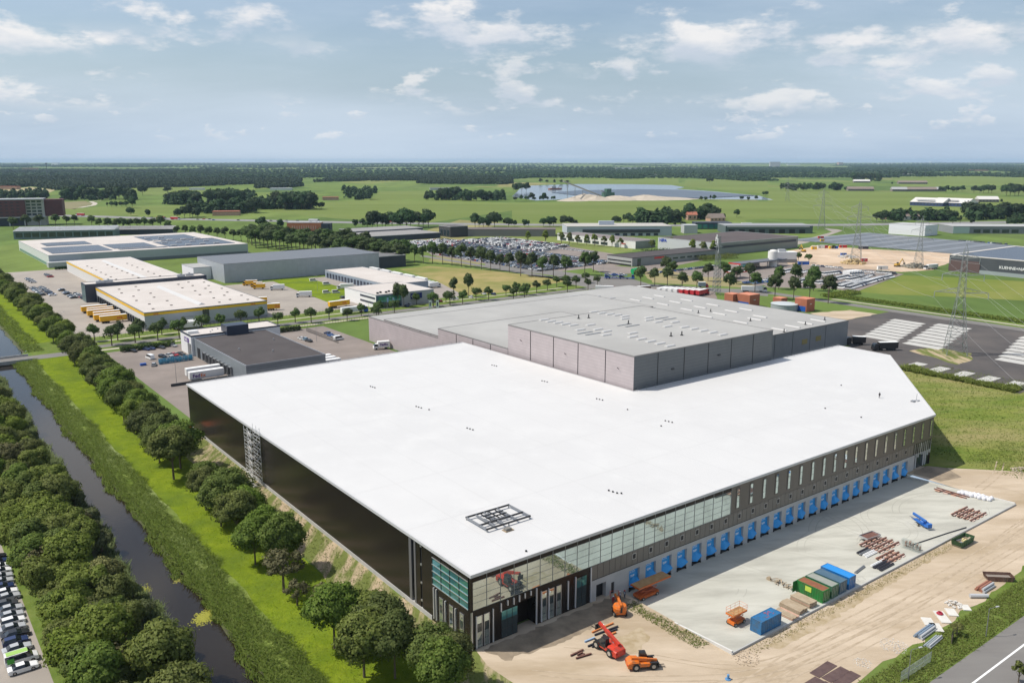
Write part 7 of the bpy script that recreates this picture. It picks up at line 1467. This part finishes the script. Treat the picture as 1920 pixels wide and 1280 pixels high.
house('orange-roofed farm behind the signal tower', at(*Z4(955, 565)), .1, 30, 14, 6, 4, HB, RT); house('grey farm block right of the signal tower', at(*Z4(1075, 570)), 0, 26, 12, 6, 4, LGREY, GT)
b1 = house('first pale-roofed barn with dark blue gable in the right fields', at(*Z4(1225, 462)), R(-50), 62, 46, 7, 8, BT, WR, 'barn', 'barn'); b2 = house('second pale-roofed barn with dark blue gable in the right fields', at(*Z4(1400, 465)), R(-50), 64, 50, 7, 8, BT, WR, 'barn', 'barn')
for b in (b1, b2): MB().box(-20, -22, 11.2, 14, -16, 11.9, ).obj('solar_array', SOLAR, b)
for i, (x, y, L) in enumerate(((1100, 355, 110), (1240, 355, 60), (700, 290, 60), (1080, 300, 100), (1060, 240, 110), (1640, 435, 40), (690, 352, 70), (980, 355, 40))): house(f'distant farm shed in the right fields, {ORD[i]}', at(*Z4(x, y)), R(-8), L, 22, 6, 6, M('farm wall', (.20, .18, .17)), (GT, M('grey farm roof', (.36, .36, .36)), WR)[i % 3], 'farm shed', 'farm_shed', group='distant farm sheds')
for i, (f, x, y, L, w, h, c) in enumerate(((Z1, 70, 340, 60, 20, 8, 0), (Z1, 740, 408, 24, 16, 6, 1), (Z1, 1480, 345, 40, 18, 5, 1), (Z1, 650, 325, 26, 16, 7, 1), (Z2, 190, 345, 60, 30, 5, 1), (Z2, 560, 420, 34, 16, 6, 0), (Z2, 1420, 345, 90, 16, 6, 2), (Z1, 230, 205, 100, 50, 24, 0), (Z1, 420, 160, 120, 60, 40, 1), (Z3, 880, 190, 260, 90, 14, 1), (Z3, 1380, 185, 200, 80, 12, 1), (Z3, 850, 255, 60, 24, 7, 0), (Z4, 50, 170, 130, 70, 60, 2), (Z4, 190, 160, 200, 90, 20, 1), (Z4, 540, 155, 90, 60, 40, 0), (Z4, 1260, 138, 420, 160, 26, 1), (Z4, 880, 150, 260, 120, 14, 1), (Z4, 1560, 205, 160, 60, 9, 0), (Z1, 1700, 535, 40, 18, 6, 0), (Z3, 1050, 240, 120, 40, 8, 2))):
    p = at(*f(x, y)); t = thing('distant_building', f'tiny distant {("brick", "white", "grey")[c]} building towards the horizon, {ORD[i]} from left group', 'building', p, R(rnd.uniform(-12, 12)), 'tiny distant buildings'); MB().box(-L / 2, -w / 2, 0, L / 2, w / 2, h).obj('wall', (HB, M('distant white wall', (.66, .66, .66)), LGREY)[c], t); MB().box(-L / 2 - .3, -w / 2 - .3, h + .01, L / 2 + .3, w / 2 + .3, h + 1).obj('roof', (RT, LGREY, GREYR)[c], t)
t = thing('radio_tower', 'thin dark tower rising above the left woods', 'tower', at(89, 332)); MB().rod((0, 0, 0), (0, 0, 72), 2.2, 1.2, n=6).obj('shaft', M('dark tower', (.10, .10, .12)), t); MB().box(-4, -4, 66, 4, 4, 70).obj('platform', M('dark tower', (.1, .1, .12)), t)
# sand works at the lake
for i, (x, y, rr, h) in enumerate(((450, 428, 22, 7), (560, 420, 38, 13), (640, 424, 26, 9), (790, 420, 40, 9), (860, 418, 26, 7), (1000, 418, 46, 10), (1100, 415, 50, 6), (1200, 412, 40, 4))):
    mb = MB(); rs_ = random.Random(i); rr *= .6; pf_ = [(rr * 1.5, 0), (rr, h * .35), (rr * .5, h * .8), (rr * .12, h)]; mb.lathe(pf_, 14); mb.v = [(a * (1.6 + .2 * rs_.random()), b * (1 + .2 * rs_.random()), c * (.85 + .3 * rs_.random())) for a, b, c in mb.v]
    mb.obj('sand_heap', M('pale dredged sand', (.40, .345, .27), (.50, .43, .34), .05, 6), None, at(*Z3(x, y)), 0, label=f'pale sand heap on the lake shore, {ORD[i]} from the left', cat='sand heap', group='sand heaps at the lake')
t = thing('sand_conveyor', 'sloping conveyor of the sand works on the lake shore', 'conveyor', at(*Z3(690, 415))); MB().add([(0, -1.5, 4), (0, 1.5, 4), (-120, 1.5, 40), (-120, -1.5, 40), (0, -1.5, 6), (0, 1.5, 6), (-120, 1.5, 43), (-120, -1.5, 43)], [(0, 1, 2, 3), (4, 7, 6, 5), (0, 4, 5, 1), (3, 2, 6, 7), (0, 3, 7, 4), (1, 5, 6, 2)]).obj('belt', M('conveyor steel', (.42, .40, .36)), t)
for k in range(5): MB().rod((-20 - k * 22, 0, 0), (-20 - k * 22, 0, 8 + k * 6.8), .6, n=5).obj('support', GREYM, t)
t = thing('sand_sorter', 'green sorting plant of the sand works', 'plant', at(*Z3(720, 418))); MB().box(-14, -6, 0, 14, 6, 16).obj('frame', M('plant green', (.06, .14, .10)), t); MB().box(-8, -4, 16.1, 6, 4, 24).obj('hopper', M('plant green', (.06, .14, .10)), t); MB().rod((-22, 0, 20), (20, 0, 10), 1.3, n=6).obj('chute', GREYM, t)
t = thing('dredger', 'reddish dredger boat floating on the lake', 'boat', at(*Z3(325, 340))); MB().prism([(-24, -5), (20, -5), (26, 0), (20, 5), (-24, 5)], .2, 3.5).obj('hull', M('rust hull', (.30, .12, .08)), t); MB().box(-16, -3.5, 3.6, 0, 3.5, 9).obj('cabin', LGREY, t); MB().rod((10, 0, 3.6), (22, 0, 14), .7, n=5).obj('ladder', BLACKM, t)

# ------------------------------------------------------------------ sand site machines and cabins
def digger(label, p, rz):
    t = thing('excavator', label, 'excavator', p, rz); DY = M('digger yellow', (.55, .33, .04))
    for y in (-1.3, 1.3): MB().box(-2.2, y - .35, 0, 2.2, y + .35, 1).obj('track', BLACKM, t)
    MB().box(-2.4, -1.4, 1.1, 1.4, 1.4, 2.5).obj('house', DY, t); MB().box(.2, .3, 2.5, 1.6, 1.4, 3.6).obj('cab', [CARGL], t); MB().rod((1.2, -.3, 2), (4.5, -.3, 6.4), .4, n=5).obj('boom', DY, t); MB().rod((4.5, -.3, 6.4), (7, -.3, 3), .3, n=5).obj('stick', DY, t); MB().box(6.4, -.9, 1.8, 7.6, .3, 3).obj('bucket', BLACKM, t)
digger('yellow excavator at the left of the sand site', at(*Z4(265, 810)), 1.8); digger('yellow excavator near the sand site edge', at(*Z4(970, 920)), .4)
def cabin(label, p, L, m, rz=0, h=2.8):
    t = thing('site_container', label, 'site cabin', p, rz, 'site cabins at the sand site'); MB().box(-L / 2, -1.3, 0, L / 2, 1.3, h).obj('wall', m, t); MB().box(-L / 2 - .05, -1.35, h + .01, L / 2 + .05, 1.35, h + .15).obj('roof', LGREY, t); MB().box(-L / 4, -1.38, .2, -L / 4 + 1, -1.31, 2.2).obj('door', GREYM, t)
for lab, x, y, L, m in (('white site cabin left of the red one', 395, 782, 7, WHITE), ('red site cabin on the sand site', 420, 780, 7, REDP), ('yellow site cabin on the sand site', 480, 785, 6, YEL), ('blue site cabin next to the yellow one', 500, 785, 6, BLUEP), ('red container by the black sheeting', 562, 778, 7, REDP), ('dark blue skip container before the sheeting', 715, 788, 9, NAVY), ('small red cabin near the track', 395, 710, 6, REDP), ('small yellow machine box by the track', 405, 732, 4, YEL), ('small yellow shed by the left excavator', 345, 790, 5, YEL), ('white block cabin before the storage lot', 857, 942, 8, WHITE), ('blue skip on the sand', 565, 840, 5, BLUEP), ('red barrier box by the pylon foot', 720, 882, 5, REDP), ('blue toilet row beside small tree', 265, 905, 9, BLUEP)): cabin(lab, at(*Z4(x, y)), L, m)
heap('heap of white bags and rubble under the middle pylon', *UV(at(*Z4(600, 850))), 9, 2.2, PALER, 12, 90, 1.8); heap('sand heap under the middle pylon', *UV(at(*Z4(640, 895))), 10, 5, M('yellow sand lumps', (.55, .42, .22)), 13, 160, 2.2); heap('earth heap at the foot of the third pylon', *UV(at(*Z4(1110, 925))), 11, 4, M('grey earth', (.27, .25, .20)), 14, 160, 2.2)
MB().lathe([(3.4, 0), (3.4, 12.5), (2.6, 13.6), (.4, 14.0)], 20).obj('storage_silo', M('white silo', (.70, .68, .64)), None, at(*Z4(35, 918)), 0, label='tall white cylindrical silo left of the sand site', cat='silo')
t = thing('depot_shed', 'white low industrial unit behind the silo', 'shed', at(*Z4(105, 885)), 0); MB().box(-11, -5, 3, 11, 5, 9).obj('wall', WHITE, t); MB().box(-11.2, -5.2, 0, 11.2, 5.2, 2.9).obj('base', M('depot base', (.25, .25, .25)), t); MB().box(-4, -3, 9.01, 2, 2, 11).obj('roof_unit', LGREY, t)
# filling station canopies
t = thing('station_canopy', 'long dark canopy with red fascia over the lorry pumps', 'canopy', W(470, 312)); MB().box(0, 0, 5.2, 60, 12, 6.0).obj('roof', M('canopy roof', (.12, .13, .15)), t); MB().box(-.2, .2, 5.1, -.02, 12, 6.1).obj('fascia', REDP, t)
for x in (6, 24, 42, 56): MB().rod((x, 6, 0), (x, 6, 5.2), .35, n=6).obj('column', LGREY, t)
t = thing('station_canopy', 'small canopy with red fascia beside the mast', 'canopy', W(428, 285)); MB().box(0, 0, 4.6, 16, 9, 5.2).obj('roof', LGREY, t); MB().box(-.25, -.25, 4.5, -.01, 9.2, 5.25).box(-.01, -.25, 4.5, 16, -.01, 5.25).obj('fascia', REDP, t)
for x in (3, 13): MB().rod((x, 4.5, 0), (x, 4.5, 4.6), .3, n=6).obj('column', LGREY, t)
for i, (x, y) in enumerate(((1740, 930), (1820, 925), (1700, 925))): rigid(f'lorry at the filling station pumps, {ORD[i]}', at(*Z3(x, y)), AN + R(20), (M('teal lorry', (.05, .2, .2)), M('beige tanker', (.45, .40, .33)), LW)[i], LW, 8, 'lorries at the pumps')
t = thing('green_tank', 'bright green dome tank at the junction', 'tank', at(*Z3(945, 975))); mb = MB(); mb.rod((-6, 0, 2.5), (6, 0, 3.4), 2.2, n=12).obj('shell', M('bright green tank', (.01, .35, .12), rough=.4), t); MB().box(-4, -1, 0, 4, 1, 1).obj('foot', GREYM, t)
# lattice mast
def lattice(mb, base, w0, w1, z0, z1, n, r_, mi=0):
    for k in range(n):
        a, b = k / n, (k + 1) / n; za, zb = z0 + (z1 - z0) * a, z0 + (z1 - z0) * b; wa, wb = w0 + (w1 - w0) * a, w0 + (w1 - w0) * b
        ca = [(sx * wa / 2, sy * wa / 2, za) for sx, sy in ((-1, -1), (1, -1), (1, 1), (-1, 1))]; cb = [(sx * wb / 2, sy * wb / 2, zb) for sx, sy in ((-1, -1), (1, -1), (1, 1), (-1, 1))]
        for i in range(4):
            j = (i + 1) % 4; mb.rod(ca[i], cb[i], r_ * 1.3, n=4, cap=False); mb.rod(ca[i], cb[j], r_ * .8, n=3, cap=False); mb.rod(ca[j], cb[i], r_ * .8, n=3, cap=False); mb.rod(cb[i], cb[j], r_ * .8, n=3, cap=False)
    return mb
PYM = M('pylon steel', (.20, .22, .215), (.25, .27, .26), .3, 4, rough=.5)
t = thing('telecom_mast', 'slender lattice telecom mast with white antennas', 'mast', at(1343, 552), .3); lattice(MB(), None, 4.2, 1.5, 0, 38, 14, .11).obj('lattice', PYM, t)
for z, y in ((33.5, -1.1), (34.5, 1.1), (36, 0)): MB().box(-1.6, y - .3, z, -1.2, y + .3, z + 3).obj('antenna', WHITE, t)
MB().box(-2.6, -1.2, 31, 2.6, 1.2, 31.25).obj('platform', PYM, t)
# pylons and lines
PB = lattice(MB(), None, 8.5, 3.0, 0, 26, 6, .095).mesh('tower_body', [PYM]); PU = lattice(MB(), None, 3.0, 1.6, 26, 47, 7, .075).mesh('tower_top', [PYM])
def arm_mesh(z, half):
    mb = MB()
    for s in (-1, 1):
        tip = (s * half, 0, z + .3)
        for y in (-1, 1): mb.rod((s * 1.0, y * 1.1, z), tip, .11, n=4, cap=False); mb.rod((s * 1.0, y * 1.0, z + 2.4), tip, .09, n=4, cap=False)
        for k in range(1, 5): q = k / 5; mb.rod((s * (1 + (half - 1) * q), -1.1 * (1 - q), z + .3 * q), (s * (1 + (half - 1) * q), 1.1 * (1 - q), z + .3 * q), .07, n=3); mb.rod((s * (1 + (half - 1) * q), 0, z + .3 * q), (s * (1 + (half - 1) * (q - .1)), 0, z + 2.4 * (1 - q) + .3), .06, n=3)
    return mb.mesh('cross_arm', [PYM])
ARMS = ((28, 11), (36, 8.5), (43.5, 6)); ARMM = [arm_mesh(z, h) for z, h in ARMS]; PEAK = MB().rod((-.8, 0, 47), (0, 0, 50), .09, n=4).rod((.8, 0, 47), (0, 0, 50), .09, n=4).mesh('earth_wire_peak', [PYM]); INS = MB().lathe([(.16, -2.6), (.16, 0)], 6).mesh('insulator', [M('insulator glass', (.30, .33, .32), rough=.3)])
dirn = Vector((-94, -362, 0)).normalized(); prz = math.atan2(dirn.y, dirn.x) - math.pi / 2
spots = [(at(1790, 664), 1.0, 'large lattice pylon standing beside the striped lorry park'), (at(1604, 494), 1.08, 'lattice pylon rising from the sand site, second along the line'), (at(1540, 430), 1.04, 'lattice pylon beside the motorway, third along the line'), (at(1476, 377), 1.0, 'faint lattice pylon at the lake corner, farthest of the line'), (at(1721, 503), .85, 'shorter lattice pylon before the dark sheeting field')]
for p, s, lab in spots:
    t = thing('power_pylon', lab, 'pylon', p, prz, 'lattice power pylons'); t.scale = (s, s, s); ob('tower_body', PB, t); ob('tower_top', PU, t); ob('earth_wire_peak', PEAK, t)
    for (z, h), me in zip(ARMS, ARMM):
        a = ob('cross_arm', me, t)
        for sx in (-1, 1): ob('insulator', INS, a, (sx * h, 0, z + .2))
WIRE = M('aluminium wire', (.42, .42, .40), rough=.4, metal=.4)
def att(p, s, k, sx): z, h = ARMS[k]; c = Vector((math.cos(prz), math.sin(prz), 0)); q = Vector(p) + c * (sx * h * s); q.z = (z - 2.4) * s; return q
end0 = (Vector(spots[0][0]) + dirn * 374, 1.0)
chain = [(spots[3][0], 1.0), (spots[2][0], 1.04), (spots[1][0], 1.08), (spots[0][0], 1.0), end0]; names = ('lake corner', 'motorway', 'sand site', 'lorry park')
for ci in range(4):
    (pa, sa), (pb_, sb) = chain[ci], chain[ci + 1]
    for k in range(3):
        for sx in (-1, 1):
            A_, B_ = att(pa, sa, k, sx), att(pb_, sb, k, sx); pts = []
            for i in range(17): q = i / 16; v = A_.lerp(B_, q); v.z -= 9 * 4 * q * (1 - q); pts.append(v)
            MB().tube(pts, .035 if ci > 2 else .05, 4).obj('power_line', WIRE, label=f'{("lower", "middle", "upper")[k]} wire on the {"left" if sx < 0 else "right"} arm of the {names[ci]} pylon', cat='wire', group='power lines between the pylons')
pc = (spots[4][0], .85); pd = (Vector(spots[4][0]) - dirn * 380, .95)
for k in range(3):
    for sx in (-1, 1):
        A_, B_ = att(*pc, k, sx), att(chain[1][0], chain[1][1], k, sx); pts = []
        for i in range(13): q = i / 12; v = A_.lerp(B_, q); v.z -= 8 * 4 * q * (1 - q); pts.append(v)
        MB().tube(pts, .05, 4).obj('power_line', WIRE, label=f'{("lower", "middle", "upper")[k]} {"left" if sx < 0 else "right"} wire from the shorter pylon', cat='wire', group='power lines between the pylons')
# ------------------------------------------------------------------ haze
hz_ = MB().box(-23500, -600, -4, 23500, 28500, 108).obj('haze', bpy.data.materials.new('haze air'), kind='stuff'); hm_ = hz_.data.materials[0]; hm_.use_nodes = True; hm_.node_tree.nodes.clear()
pv = hm_.node_tree.nodes.new('ShaderNodeVolumePrincipled'); pv.inputs['Color'].default_value = (.58, .80, 1.0, 1); pv.inputs['Density'].default_value = 3.0e-5; pv.inputs['Anisotropy'].default_value = 0.0
mo = hm_.node_tree.nodes.new('ShaderNodeOutputMaterial'); hm_.node_tree.links.new(pv.outputs[0], mo.inputs['Volume'])
